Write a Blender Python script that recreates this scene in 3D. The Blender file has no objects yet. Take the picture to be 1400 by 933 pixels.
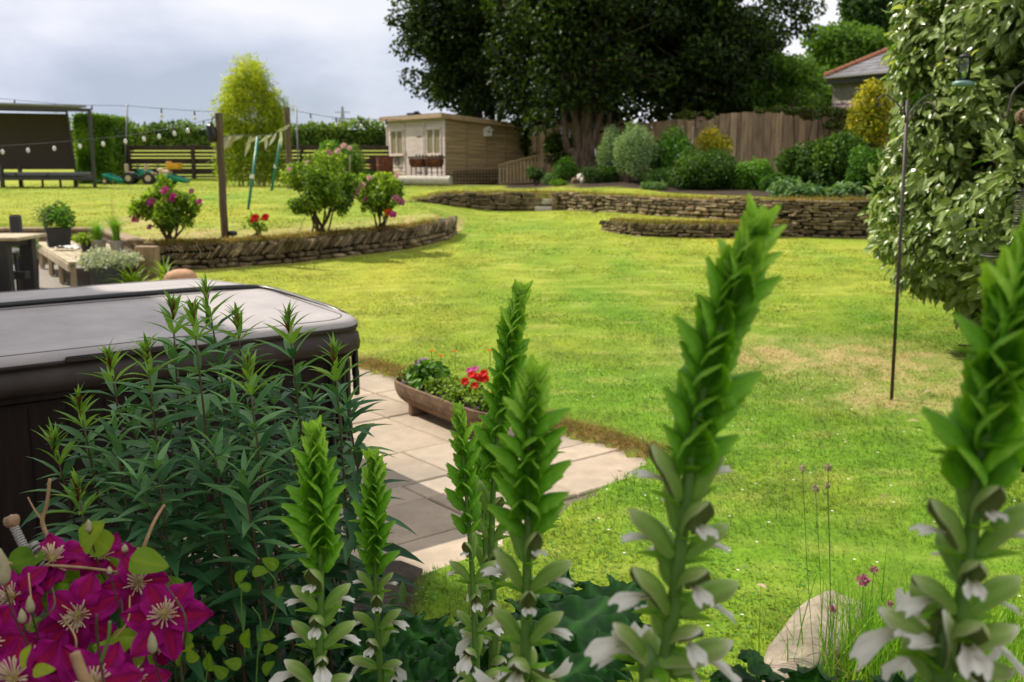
import bpy, math, random
import numpy as np
from mathutils import Vector, Matrix
rng = np.random.default_rng(11)
random.seed(11)
scn = bpy.context.scene
COL = scn.collection
R = math.radians
PI = math.pi

# ------------------------------------------------------------------ camera geometry (metres, z up, camera looks along +y)
EYE = np.array([0., 0., 1.7]); PITCH = R(10.3); FPX = 1361.0

def ray(px, py):
    a = (px - 700) / FPX; b = -(py - 466.5) / FPX
    return np.array([a, math.cos(PITCH) + b * math.sin(PITCH), -math.sin(PITCH) + b * math.cos(PITCH)])

def at(px, py, Y):
    r = ray(px, py); return EYE + r * (Y / r[1])

def atz(px, py, z):
    r = ray(px, py); return EYE + r * ((z - EYE[2]) / r[2])

def sstep(x, a, b):
    t = np.clip((x - a) / (b - a), 0, 1); return t * t * (3 - 2 * t)

# ------------------------------------------------------------------ numpy noise
def _h(ix, iy, s):
    n = (ix.astype(np.int64) * 374761393 + iy.astype(np.int64) * 668265263 + s * 1442695041) & 0x7fffffff
    n = ((n ^ (n >> 13)) * 1274126177) & 0x7fffffff
    return ((n ^ (n >> 16)) & 0xffff) / 65535.0

def vnoise(x, y, s=0):
    x = np.asarray(x, float); y = np.asarray(y, float)
    ix = np.floor(x); iy = np.floor(y); fx = x - ix; fy = y - iy
    fx = fx * fx * (3 - 2 * fx); fy = fy * fy * (3 - 2 * fy)
    a = _h(ix, iy, s); b = _h(ix + 1, iy, s); c = _h(ix, iy + 1, s); d = _h(ix + 1, iy + 1, s)
    return (a * (1 - fx) + b * fx) * (1 - fy) + (c * (1 - fx) + d * fx) * fy

def fnoise(x, y, s=0, o=4):
    t = 0; w = 0; k = 1.
    for i in range(o):
        t = t + vnoise(np.asarray(x) * k, np.asarray(y) * k, s + i * 17) / k ** .8; w += 1 / k ** .8; k *= 2.03
    return t / w

# ------------------------------------------------------------------ mesh builder
class MB:
    def __init__(s): s.V = []; s.F = []; s.A = []; s.C = []; s.n = 0
    def add(s, v, f, a=.5, c=None):
        v = np.asarray(v, float).reshape(-1, 3)
        if isinstance(f, np.ndarray): s.F.append(f.astype(np.int64) + s.n)
        else:
            by = {}
            for q in f: by.setdefault(len(q), []).append(q)
            for q in by.values(): s.F.append(np.array(q, np.int64) + s.n)
        s.V.append(v)
        s.A.append(np.broadcast_to(np.asarray(a, float), (len(v),)) if np.ndim(a) <= 1 else np.asarray(a, float))
        if c is not None: s.C.append(np.asarray(c, float))
        s.n += len(v); return s
    def mesh(s, name, mat, smooth=False, origin=None):
        V = np.concatenate(s.V) if s.V else np.zeros((0, 3)); A = np.concatenate(s.A) if s.A else np.zeros(0)
        if origin is not None: V = V - np.asarray(origin)
        me = bpy.data.meshes.new(name)
        me.vertices.add(len(V)); me.vertices.foreach_set('co', V.astype(np.float32).ravel())
        li = np.concatenate([f.ravel() for f in s.F]); tot = np.concatenate([np.full(len(f), f.shape[1]) for f in s.F])
        me.loops.add(len(li)); me.loops.foreach_set('vertex_index', li.astype(np.int32))
        me.polygons.add(len(tot)); st = np.concatenate([[0], np.cumsum(tot)[:-1]])
        me.polygons.foreach_set('loop_start', st.astype(np.int32))
        me.polygons.foreach_set('use_smooth', np.full(len(tot), bool(smooth)))
        me.update(calc_edges=True)
        at_ = me.attributes.new('shade', 'FLOAT', 'POINT'); at_.data.foreach_set('value', A.astype(np.float32))
        if s.C:
            C = np.concatenate(s.C); C4 = np.ones((len(V), 4), np.float32); C4[:, :3] = C
            ca = me.attributes.new('tint', 'FLOAT_COLOR', 'POINT'); ca.data.foreach_set('color', C4.ravel())
        if mat: me.materials.append(mat)
        return me
    def build(s, name, mat, parent=None, smooth=False):
        o = bpy.data.objects.new(name, s.mesh(name, mat, smooth, root_loc(parent))); COL.objects.link(o)
        if parent: o.parent = parent
        return o

def root_loc(o):
    p = np.zeros(3)
    while o is not None: p = p + np.array(o.location); o = o.parent
    return p

LABELS = {}
def tag(o, label, cat, group=None):
    o['label'] = label; o['category'] = cat
    if group: o['group'] = group
    return o
def thing(name, label, cat, loc=(0, 0, 0), group=None):
    o = bpy.data.objects.new(name, None); o.empty_display_size = .1; COL.objects.link(o); o.location = [float(k) for k in loc]
    return tag(o, label, cat, group)
def struct(o, kind='structure'): o['kind'] = kind; return o
def inst(name, me, parent, M, smooth=True):
    o = bpy.data.objects.new(name, me); COL.objects.link(o); o.parent = parent; o.matrix_local = M; return o

def nrm(v):
    v = np.asarray(v, float); return v / (np.linalg.norm(v, axis=-1, keepdims=True) + 1e-9)

def box(mb, c, s, rot=None, a=.5, jit=0):
    sx, sy, sz = [k / 2 for k in s]
    v = np.array([[-sx, -sy, -sz], [sx, -sy, -sz], [sx, sy, -sz], [-sx, sy, -sz], [-sx, -sy, sz], [sx, -sy, sz], [sx, sy, sz], [-sx, sy, sz]])
    if jit: v = v + rng.uniform(-1, 1, v.shape) * jit * np.array(s)
    if rot is not None:
        if np.isscalar(rot): cs, sn = math.cos(rot), math.sin(rot); rot = np.array([[cs, -sn, 0], [sn, cs, 0], [0, 0, 1]])
        v = v @ np.asarray(rot).T
    mb.add(v + np.asarray(c), [(0, 3, 2, 1), (4, 5, 6, 7), (0, 1, 5, 4), (1, 2, 6, 5), (2, 3, 7, 6), (3, 0, 4, 7)], a); return mb

def bbox(mb, c, s, rot=None, a=.5, b=.01):
    """box with chamfered edges"""
    sx, sy, sz = [k / 2 for k in s]; b = min(b, sx * .9, sy * .9, sz * .9)
    prof = [(-sz, b), (-sz + b, 0), (sz - b, 0), (sz, b)]; V = []
    for z, i in prof:
        x, y = sx - i, sy - i; k = b
        for (px, py) in [(x - k, -y), (x, -y + k), (x, y - k), (x - k, y), (-x + k, y), (-x, y - k), (-x, -y + k), (-x + k, -y)]: V.append((px, py, z))
    F = [tuple(range(7, -1, -1)), tuple(range(24, 32))]
    for r_ in range(3):
        for k in range(8): F.append((r_ * 8 + k, r_ * 8 + (k + 1) % 8, r_ * 8 + 8 + (k + 1) % 8, r_ * 8 + 8 + k))
    v = np.array(V)
    if rot is not None:
        if np.isscalar(rot): cs, sn = math.cos(rot), math.sin(rot); rot = np.array([[cs, -sn, 0], [sn, cs, 0], [0, 0, 1]])
        v = v @ np.asarray(rot).T
    mb.add(v + np.asarray(c), F, a); return mb

def beam(mb, p, q, w, h, a=.5, b=.004, up=(0, 0, 1)):
    p = np.asarray(p, float); q = np.asarray(q, float); d = q - p; L = np.linalg.norm(d); d = d / L
    up = np.asarray(up, float)
    if abs(d @ up) > .98: up = np.array([1., 0, 0])
    s = nrm(np.cross(up, d)); u = np.cross(d, s)
    bbox(mb, (p + q) / 2, (L, w, h), np.stack([d, s, u], 1), a, b); return mb

def spline(P, n):
    P = np.asarray(P, float)
    if len(P) < 3: return P[0] + (P[-1] - P[0]) * np.linspace(0, 1, n)[:, None]
    Q = np.vstack([2 * P[0] - P[1], P, 2 * P[-1] - P[-2]]); t = np.linspace(0, len(P) - 1 - 1e-6, n); i = t.astype(int); f = (t - i)[:, None]
    a, b, c, d = Q[i], Q[i + 1], Q[i + 2], Q[i + 3]
    return .5 * (2 * b + (c - a) * f + (2 * a - 5 * b + 4 * c - d) * f ** 2 + (3 * b - a - 3 * c + d) * f ** 3)

def tube(mb, pts, r, n=6, a=.5, cap=True):
    P = np.asarray(pts, float); m = len(P); r = np.broadcast_to(np.asarray(r, float), (m,))
    T = nrm(np.gradient(P, axis=0)); ref = np.array([0, 0, 1.]) if abs(T[0][2]) < .9 else np.array([1., 0, 0])
    s = nrm(np.cross(T[0], ref)); V = []
    for i in range(m):
        s = nrm(s - T[i] * (s @ T[i])); u = np.cross(T[i], s)
        ang = np.arange(n) * 2 * PI / n
        V.append(P[i] + r[i] * (np.cos(ang)[:, None] * s + np.sin(ang)[:, None] * u))
    V = np.concatenate(V); F = []
    for i in range(m - 1):
        for k in range(n): F.append((i * n + k, i * n + (k + 1) % n, i * n + n + (k + 1) % n, i * n + n + k))
    F = [tuple(f) for f in F]
    if cap: F.append(tuple(range(n - 1, -1, -1))); F.append(tuple(range((m - 1) * n, m * n)))
    aa = a if np.ndim(a) == 0 else np.repeat(a, n)
    mb.add(V, F, aa); return mb

def lathe(mb, prof, c, n=16, a=.5, rot=None):
    ang = np.arange(n) * 2 * PI / n; V = []
    for r_, z in prof: V.append(np.stack([r_ * np.cos(ang), r_ * np.sin(ang), np.full(n, z)], 1))
    V = np.concatenate(V)
    if rot is not None: V = V @ np.asarray(rot).T
    F = []
    for i in range(len(prof) - 1):
        for k in range(n): F.append((i * n + k, i * n + (k + 1) % n, i * n + n + (k + 1) % n, i * n + n + k))
    F.append(tuple(range(n - 1, -1, -1))); F.append(tuple(range((len(prof) - 1) * n, len(prof) * n)))
    mb.add(V + np.asarray(c), F, a); return mb

def blob(mb, c, s, a=.5, jit=.08, n=10, seed=0, rot=0):
    """an irregular rounded stone"""
    th = np.linspace(0, PI, n // 2 + 2); V = []; m = n
    for t in th:
        for k in range(m):
            p = 2 * PI * k / m; d = np.array([math.sin(t) * math.cos(p), math.sin(t) * math.sin(p), math.cos(t)])
            r_ = 1 + jit * (2 * fnoise(d[0] * 1.7 + seed * 3.1 + 9, d[1] * 1.7 + d[2] * 1.3 + 5, seed, 2) - 1) * 2
            e = np.sign(d) * np.abs(d) ** .8 * r_ * np.array(s)
            V.append((e[0] * math.cos(rot) - e[1] * math.sin(rot), e[0] * math.sin(rot) + e[1] * math.cos(rot), e[2]))
    F = [(i * m + k, i * m + m + k, i * m + m + (k + 1) % m, i * m + (k + 1) % m) for i in range(len(th) - 1) for k in range(m)]
    mb.add(np.array(V) + np.asarray(c), F, a); return mb

# ------------------------------------------------------------------ leaves
def tmpl(us, ws, hs, fold=.22):
    """leaf template: stations along the leaf, half widths, heights; three verts per station"""
    V = []; F = []
    for u, w, h in zip(us, ws, hs): V += [(u, -w, h, w * fold * 2), (u, 0, h, 0), (u, w, h, w * fold * 2)]
    for i in range(len(us) - 1):
        b = i * 3; F += [(b, b + 1, b + 4, b + 3), (b + 1, b + 2, b + 5, b + 4)]
    return np.array(V), np.array(F)
T_QUAD = (np.array([(0, 0, 0, 0), (.45, .5, .06, 0), (1, 0, -.08, 0), (.45, -.5, .06, 0)]), np.array([(0, 1, 2, 3)]))
T_HEX = (np.array([(0, 0, 0, 0), (.3, .42, .06, 0), (.7, .4, .03, 0), (1, 0, -.1, 0), (.7, -.4, .03, 0), (.3, -.42, .06, 0)]), np.array([(0, 1, 2, 3), (0, 3, 4, 5)]))
T_OVAL = tmpl([0, .18, .45, .75, 1], [.02, .33, .5, .36, .01], [0, .03, .04, 0, -.1])
T_LANCE = tmpl([0, .15, .35, .6, .82, 1], [.08, .34, .5, .38, .18, .01], [0, .02, .03, .01, -.035, -.10])
T_BLADE = tmpl([0, .4, .75, 1], [.45, .5, .32, .02], [0, .05, .05, 0], .1)
T_STRAP = tmpl([0, .3, .6, .85, 1], [.4, .5, .45, .25, .02], [0, .12, .1, -.05, -.22], .1)

def leaves(mb, P, D, N, L, W, T=T_QUAD, a=.5, c=None):
    P = np.asarray(P, float); n = len(P)
    if n == 0: return mb
    D = nrm(D); S = nrm(np.cross(N, D)); N = np.cross(D, S)
    L = np.broadcast_to(L, (n,))[:, None, None]; W = np.broadcast_to(W, (n,))[:, None, None]
    tv, tf = T
    V = P[:, None, :] + D[:, None, :] * tv[None, :, 0:1] * L + S[:, None, :] * tv[None, :, 1:2] * W + N[:, None, :] * (tv[None, :, 2:3] * L + tv[None, :, 3:4] * W)
    k = len(tv); F = (tf[None] + (np.arange(n) * k)[:, None, None]).reshape(-1, tf.shape[1])
    a = np.repeat(np.broadcast_to(a, (n,)), k)
    mb.add(V.reshape(-1, 3), F, a, None if c is None else np.repeat(c, k, 0)); return mb

def rdir(n):
    v = rng.normal(size=(n, 3)); return nrm(v)

def clump(mb, c, rad, n, L, W, T=T_QUAD, shell=.5, up=.4, droop=.2, a=(.2, .8), lit=0., outw=.6):
    """leaves spread through an ellipsoid, more of them near its surface"""
    d = rdir(n); r_ = rng.uniform(0, 1, n) ** (1 / 3.) ; r_ = 1 - (1 - r_) * shell * 2 if shell < .5 else r_
    r_ = np.clip(r_, .15, 1) * rng.uniform(.9, 1.1, n)
    P = np.asarray(c) + d * r_[:, None] * np.asarray(rad)
    N = nrm(d * outw + rng.normal(size=(n, 3)) * .55 + np.array([0, 0, up]))
    D = rng.normal(size=(n, 3)) * .8 + d * .5 + np.array([0, 0, -droop]); D = D - N * (D * N).sum(1, keepdims=True)
    aa = rng.uniform(a[0], a[1], n) + lit
    return leaves(mb, P, D, N, L * rng.uniform(.7, 1.25, n), W * rng.uniform(.75, 1.2, n), T, np.clip(aa, 0, 1))
# ------------------------------------------------------------------ materials
def newmat(name):
    m = bpy.data.materials.new(name); m.use_nodes = True; nt = m.node_tree; nt.nodes.clear()
    out = nt.nodes.new('ShaderNodeOutputMaterial'); return m, nt, out
def nd(nt, t, **kw):
    n = nt.nodes.new(t)
    for k, v in kw.items():
        if k in n.inputs.keys() if hasattr(n.inputs, 'keys') else False: n.inputs[k].default_value = v
        else: setattr(n, k, v)
    return n
def ramp(nt, stops, src=None):
    r_ = nt.nodes.new('ShaderNodeValToRGB'); cr = r_.color_ramp
    while len(cr.elements) > len(stops): cr.elements.remove(cr.elements[-1])
    while len(cr.elements) < len(stops): cr.elements.new(.5)
    for e, (p, c) in zip(cr.elements, stops): e.position = p; e.color = (*c, 1) if len(c) == 3 else c
    if src is not None: nt.links.new(src, r_.inputs[0])
    return r_
def attr(nt, name='shade'):
    n = nt.nodes.new('ShaderNodeAttribute'); n.attribute_name = name; return n
def noise(nt, scale, detail=4, rough=.6, stretch=None):
    tc = nt.nodes.new('ShaderNodeTexCoord'); n = nt.nodes.new('ShaderNodeTexNoise')
    n.inputs['Scale'].default_value = scale; n.inputs['Detail'].default_value = detail; n.inputs['Roughness'].default_value = rough
    if stretch:
        mp = nt.nodes.new('ShaderNodeMapping'); mp.inputs['Scale'].default_value = stretch
        nt.links.new(tc.outputs['Object'], mp.inputs[0]); nt.links.new(mp.outputs[0], n.inputs['Vector'])
    else: nt.links.new(tc.outputs['Object'], n.inputs['Vector'])
    return n
def mixc(nt, f, a, b, mode='MIX'):
    m = nt.nodes.new('ShaderNodeMix'); m.data_type = 'RGBA'; m.blend_type = mode
    for sock, v in ((m.inputs[0], f), (m.inputs[6], a), (m.inputs[7], b)):
        if hasattr(v, 'links'): nt.links.new(v, sock)
        elif isinstance(v, (int, float)): sock.default_value = v
        else: sock.default_value = (*v, 1)
    return m.outputs[2]
def bump(nt, h, strength=.4, dist=.01):
    b = nt.nodes.new('ShaderNodeBump'); b.inputs['Strength'].default_value = strength; b.inputs['Distance'].default_value = dist
    nt.links.new(h, b.inputs['Height']); return b.outputs[0]

def leafmat(name, stops, rough=.5, transl=.35, tcol=None, spec=.18, under=None):
    """leaf: colour from each leaf's own 'shade', light passes through it"""
    m, nt, out = newmat(name); A = attr(nt); n = noise(nt, 3., 3)
    ad = nt.nodes.new('ShaderNodeMath'); ad.operation = 'MULTIPLY_ADD'; nt.links.new(n.outputs['Fac'], ad.inputs[0]); ad.inputs[1].default_value = .5; 
    sb = nt.nodes.new('ShaderNodeMath'); sb.operation = 'SUBTRACT'; nt.links.new(A.outputs['Fac'], sb.inputs[0]); sb.inputs[1].default_value = .25
    nt.links.new(sb.outputs[0], ad.inputs[2])
    k = len(stops); st = [(i / (k - 1), c) for i, c in enumerate(stops)]
    r_ = ramp(nt, st, ad.outputs[0]); col = r_.outputs[0]
    if under:
        g = nt.nodes.new('ShaderNodeNewGeometry'); col = mixc(nt, g.outputs['Backfacing'], col, under)
    p = nt.nodes.new('ShaderNodeBsdfPrincipled'); p.inputs['Roughness'].default_value = rough; p.inputs['Specular IOR Level'].default_value = spec
    nt.links.new(col, p.inputs['Base Color'])
    t = nt.nodes.new('ShaderNodeBsdfTranslucent')
    tc = mixc(nt, 1., col, tcol or (1.5, 1.5, .6), 'MULTIPLY'); nt.links.new(tc, t.inputs['Color'])
    mx = nt.nodes.new('ShaderNodeMixShader'); mx.inputs[0].default_value = transl
    nt.links.new(p.outputs[0], mx.inputs[1]); nt.links.new(t.outputs[0], mx.inputs[2]); nt.links.new(mx.outputs[0], out.inputs[0]); return m

def solid(name, c0, c1=None, rough=.6, scale=8., bmp=.3, bdist=.004, metal=0., spec=.5, stretch=None, detail=5, use_shade=0., lo=.35, hi=.65):
    """surface: two colours mixed by noise, a little relief, optional per-piece shade"""
    m, nt, out = newmat(name); p = nt.nodes.new('ShaderNodeBsdfPrincipled')
    p.inputs['Roughness'].default_value = rough; p.inputs['Metallic'].default_value = metal; p.inputs['Specular IOR Level'].default_value = spec
    n = noise(nt, scale, detail, .65, stretch); c1 = c1 or tuple(k * .8 for k in c0)
    r_ = ramp(nt, [(lo, c1), (hi, c0)], n.outputs['Fac']); col = r_.outputs[0]
    if use_shade:
        A = attr(nt); rr = ramp(nt, [(0, (1 - use_shade,) * 3), (1, (1 + use_shade,) * 3)], A.outputs['Fac'])
        col = mixc(nt, 1., col, rr.outputs[0], 'MULTIPLY')
    nt.links.new(col, p.inputs['Base Color'])
    rr = ramp(nt, [(.3, (min(1, rough * 1.15),) * 3), (.7, (rough * .85,) * 3)], n.outputs['Fac']); nt.links.new(rr.outputs[0], p.inputs['Roughness'])
    if bmp: nt.links.new(bump(nt, n.outputs['Fac'], bmp, bdist), p.inputs['Normal'])
    nt.links.new(p.outputs[0], out.inputs[0]); return m

def petalmat(name, stops, transl=.3, rough=.55, under=None):
    m, nt, out = newmat(name); A = attr(nt); n = noise(nt, 60., 3, .6)
    k = len(stops); st = [(i / (k - 1), c) for i, c in enumerate(stops)]
    r_ = ramp(nt, st, A.outputs['Fac']); v = ramp(nt, [(.3, (.8,) * 3), (.7, (1.1,) * 3)], n.outputs['Fac'])
    col = mixc(nt, 1., r_.outputs[0], v.outputs[0], 'MULTIPLY')
    if under: g_ = nt.nodes.new('ShaderNodeNewGeometry'); col = mixc(nt, g_.outputs['Backfacing'], under, col)
    p = nt.nodes.new('ShaderNodeBsdfPrincipled'); p.inputs['Roughness'].default_value = rough; p.inputs['Specular IOR Level'].default_value = .15; nt.links.new(col, p.inputs['Base Color'])
    nt.links.new(bump(nt, n.outputs['Fac'], .15, .002), p.inputs['Normal'])
    t = nt.nodes.new('ShaderNodeBsdfTranslucent'); nt.links.new(col, t.inputs['Color'])
    mx = nt.nodes.new('ShaderNodeMixShader'); mx.inputs[0].default_value = transl
    nt.links.new(p.outputs[0], mx.inputs[1]); nt.links.new(t.outputs[0], mx.inputs[2]); nt.links.new(mx.outputs[0], out.inputs[0]); return m

def tintmat(name, rough=.8, transl=0., bscale=40., bstr=.4):
    """colour painted per vertex ('tint'), broken up by fine noise"""
    m, nt, out = newmat(name); A = attr(nt, 'tint'); n = noise(nt, bscale, 6, .7)
    v = ramp(nt, [(.3, (.72,) * 3), (.7, (1.15,) * 3)], n.outputs['Fac']); col = mixc(nt, 1., A.outputs['Color'], v.outputs[0], 'MULTIPLY')
    p = nt.nodes.new('ShaderNodeBsdfPrincipled'); p.inputs['Roughness'].default_value = rough; p.inputs['Specular IOR Level'].default_value = .25
    nt.links.new(col, p.inputs['Base Color'])
    if bstr: nt.links.new(bump(nt, n.outputs['Fac'], bstr, .03), p.inputs['Normal'])
    if transl:
        t = nt.nodes.new('ShaderNodeBsdfTranslucent'); nt.links.new(mixc(nt, 1., col, (1.3, 1.3, .7), 'MULTIPLY'), t.inputs['Color'])
        mx = nt.nodes.new('ShaderNodeMixShader'); mx.inputs[0].default_value = transl
        nt.links.new(p.outputs[0], mx.inputs[1]); nt.links.new(t.outputs[0], mx.inputs[2]); nt.links.new(mx.outputs[0], out.inputs[0])
    else: nt.links.new(p.outputs[0], out.inputs[0])
    return m

M = {}
M['lawn'] = tintmat('lawn_ground', .95, 0, 25., .5)
M['blade'] = tintmat('grass_blades', .6, .35, 8., 0)
M['soil'] = solid('soil', (.045, .028, .017), (.018, .011, .007), .95, 14, .8, .03)
def weathered(name, c0, c1, c2, rough=.88, big=1.3, mid=6., fine=70., bs=.5, use=.15):
    """stone with broad stains, mottling, dark specks and a little grit"""
    m, nt, out = newmat(name); p = nt.nodes.new('ShaderNodeBsdfPrincipled'); p.inputs['Roughness'].default_value = rough; p.inputs['Specular IOR Level'].default_value = .25
    a = noise(nt, big, 5, .6); b = noise(nt, mid, 7, .7); c = noise(nt, fine, 4, .75)
    col = mixc(nt, ramp(nt, [(.35, (0,) * 3), (.68, (1,) * 3)], b.outputs['Fac']).outputs[0], c0, c1)
    col = mixc(nt, ramp(nt, [(.48, (0,) * 3), (.72, (.75,) * 3)], a.outputs['Fac']).outputs[0], col, c2)
    sp = ramp(nt, [(.28, (.45,) * 3), (.40, (1,) * 3), (.62, (1,) * 3), (.75, (1.22,) * 3)], c.outputs['Fac']); col = mixc(nt, 1., col, sp.outputs[0], 'MULTIPLY')
    A = attr(nt); rr = ramp(nt, [(0, (1 - use,) * 3), (1, (1 + use,) * 3)], A.outputs['Fac']); col = mixc(nt, 1., col, rr.outputs[0], 'MULTIPLY')
    nt.links.new(col, p.inputs['Base Color']); ad = nt.nodes.new('ShaderNodeMath'); ad.operation = 'ADD'; nt.links.new(b.outputs['Fac'], ad.inputs[0]); nt.links.new(c.outputs['Fac'], ad.inputs[1])
    nt.links.new(bump(nt, ad.outputs[0], bs, .006), p.inputs['Normal']); nt.links.new(p.outputs[0], out.inputs[0]); return m
M['slab'] = weathered('paving_slab', (.45, .36, .275), (.34, .275, .21), (.27, .235, .195), bs=.45, use=.2)
def stonemat():
    m, nt, out = newmat('wall_stone'); p = nt.nodes.new('ShaderNodeBsdfPrincipled'); p.inputs['Roughness'].default_value = .92; p.inputs['Specular IOR Level'].default_value = .2
    a = noise(nt, 8, 6, .7); b = noise(nt, 1.6, 5, .65); c = noise(nt, 40, 4, .7)
    st = ramp(nt, [(.3, (.05, .036, .022)), (.52, (.20, .148, .09)), (.72, (.40, .31, .20))], a.outputs['Fac'])
    A = attr(nt); rr = ramp(nt, [(0, (.4,) * 3), (1, (1.6,) * 3)], A.outputs['Fac']); col = mixc(nt, 1., st.outputs[0], rr.outputs[0], 'MULTIPLY')
    mo = ramp(nt, [(.50, (0,) * 3), (.68, (.75,) * 3)], b.outputs['Fac']); mc = ramp(nt, [(.3, (.035, .035, .008)), (.7, (.12, .085, .022))], c.outputs['Fac'])
    nt.links.new(mixc(nt, mo.outputs[0], col, mc.outputs[0]), p.inputs['Base Color'])
    nt.links.new(bump(nt, a.outputs['Fac'], .9, .03), p.inputs['Normal']); nt.links.new(p.outputs[0], out.inputs[0]); return m
M['stone'] = stonemat()
M['stone_core'] = solid('wall_core', (.02, .014, .009), None, .95)
M['gravel'] = solid('gravel', (.36, .32, .28), (.17, .15, .13), .9, 40, .8, .02)
M['boulder'] = weathered('boulder_stone', (.40, .335, .265), (.24, .195, .15), (.17, .145, .115), big=5., mid=22., fine=150., bs=.9)
M['cover'] = solid('cover_vinyl', (.38, .345, .34), (.29, .265, .268), .5, 2.6, .35, .012, detail=9)
M['skirt'] = solid('cover_skirt_vinyl', (.038, .026, .021), (.022, .015, .012), .5, 6, .3, .004, spec=.3)
M['cabinet'] = solid('cabinet_panel', (.016, .008, .006), (.009, .005, .004), .7, 6, .5, .004, spec=.2, stretch=(6, 6, .5))
M['black'] = solid('black_plastic', (.012, .012, .013), None, .35, 20, .05)
M['blackm'] = solid('black_metal', (.02, .019, .018), (.05, .03, .02), .55, 30, .2, .001)
M['trough'] = solid('trough_stone', (.21, .125, .07), (.10, .06, .035), .85, 18, .6, .004, detail=8)
M['timber'] = solid('weathered_timber', (.25, .18, .105), (.14, .095, .052), .85, 6, .5, .004, stretch=(1.5, 1.5, .3), use_shade=.35)
M['paleboard'] = solid('pale_board', (.42, .35, .23), (.28, .22, .14), .8, 5, .4, .003, use_shade=.25)
M['slat'] = solid('dark_slat', (.050, .030, .018), (.028, .017, .011), .85, 6, .4, .003, use_shade=.3)
M['fence'] = solid('fence_board', (.43, .31, .18), (.24, .165, .09), .9, 5, .4, .003, stretch=(2, 2, .35), use_shade=.4)
M['shed'] = solid('shed_paint', (.62, .53, .47), (.52, .43, .38), .8, 5, .3, .003, stretch=(.4, .4, 3), use_shade=.12)
M['shedside'] = solid('shed_side_board', (.37, .27, .14), (.23, .165, .08), .85, 4, .3, .003, stretch=(.4, .4, 4), use_shade=.18)
M['trim'] = solid('shed_trim', (.40, .28, .17), (.3, .21, .12), .8, 5, .2)
M['felt'] = solid('roof_felt', (.10, .085, .07), None, .95, 30, .4)
M['white'] = solid('white_paint', (.72, .70, .66), (.6, .58, .55), .6, 10, .1)
M['net'] = solid('net_curtain', (.26, .235, .11), (.12, .11, .05), .7, 9, .2, stretch=(6, 6, 1))
M['rust'] = solid('rusty_steel', (.19, .055, .02), (.075, .022, .010), .8, 6, .4, .003)
M['grill'] = solid('charred_steel', (.02, .018, .016), (.07, .03, .015), .7, 12, .3)
M['concrete'] = solid('pale_concrete', (.55, .50, .42), (.42, .38, .31), .85, 10, .4)
M['swingm'] = solid('dark_frame', (.035, .03, .028), None, .5, 20, .1)
M['sling'] = solid('brown_sling_cloth', (.045, .032, .024), (.036, .026, .02), .85, 60, .2, .001)
M['cushion'] = solid('grey_cushion', (.12, .12, .125), (.09, .09, .095), .85, 30, .2)
M['canopy'] = solid('grey_canopy', (.22, .21, .215), None, .7, 20, .1)
M['toygreen'] = solid('toy_green_plastic', (.004, .24, .17), None, .35, 20, .03)
M['toyyellow'] = solid('toy_yellow_plastic', (.75, .36, .01), None, .35, 20, .03)
M['toybeige'] = solid('toy_beige_plastic', (.62, .47, .32), None, .4, 20, .03)
M['toyblack'] = solid('toy_black_plastic', (.02, .02, .02), None, .5, 20, .03)
M['wire'] = solid('black_cable', (.015, .015, .016), None, .5, 20, 0)
M['steel'] = solid('grey_steel', (.25, .26, .27), None, .45, 20, .05, metal=.6)
M['pylon'] = solid('pylon_steel', (.27, .29, .34), None, .6, 20, 0)
M['teal'] = solid('teal_coated_pole', (.01, .17, .12), None, .4, 20, .03)
M['cloth'] = solid('pale_bunting_cloth', (.74, .72, .62), (.45, .45, .30), .8, 8, .1, use_shade=.35)
M['slate'] = solid('roof_slate', (.17, .165, .18), (.11, .105, .115), .6, 3, .3, use_shade=.3)
M['tile'] = solid('red_ridge_tile', (.33, .12, .055), (.22, .08, .04), .8, 6, .3)
M['render'] = solid('grey_render', (.155, .15, .125), (.11, .105, .09), .9, 2, .3)
M['housewall'] = solid('house_render', (.62, .58, .5), (.5, .46, .4), .9, 3, .3)
M['glassd'] = solid('dark_window_glass', (.03, .035, .04), None, .12, 3, 0)
M['bark'] = solid('bark', (.15, .105, .065), (.035, .024, .014), .9, 5, .9, .03, stretch=(3, 3, .5))
M['barkd'] = solid('dark_bark', (.05, .034, .025), (.025, .017, .012), .9, 7, .8, .02, stretch=(3, 3, .5))
M['twig'] = solid('shrub_stem', (.09, .055, .03), (.05, .03, .018), .85, 12, .3)
M['drytwig'] = solid('dry_twig', (.42, .27, .13), (.28, .17, .08), .7, 40, .3)
M['pot'] = solid('dark_pot', (.03, .028, .03), None, .6, 10, .1)
M['potg'] = solid('ribbed_grey_pot', (.055, .057, .062), None, .6, 10, .1)
M['potp'] = solid('pale_pot', (.35, .33, .29), None, .8, 10, .2)
M['terra'] = solid('terracotta_ball', (.5, .28, .17), (.4, .21, .12), .8, 8, .3)
M['whitecloth'] = solid('white_cloth', (.8, .77, .76), None, .9, 10, .2)
M['bulb'] = solid('clear_bulb_glass', (.75, .75, .72), None, .1, 10, 0)
def glassy(name, col=(1, 1, 1)):
    m, nt, out = newmat(name); g = nt.nodes.new('ShaderNodeBsdfGlossy'); g.inputs['Roughness'].default_value = .03
    t = nt.nodes.new('ShaderNodeBsdfTransparent'); t.inputs[0].default_value = (*col, 1)
    fr = nt.nodes.new('ShaderNodeFresnel'); fr.inputs[0].default_value = 1.6
    mx = nt.nodes.new('ShaderNodeMixShader'); nt.links.new(fr.outputs[0], mx.inputs[0]); nt.links.new(t.outputs[0], mx.inputs[1]); nt.links.new(g.outputs[0], mx.inputs[2])
    nt.links.new(mx.outputs[0], out.inputs[0]); return m
M['clear'] = glassy('clear_plastic', (.86, .93, .88))
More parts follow.
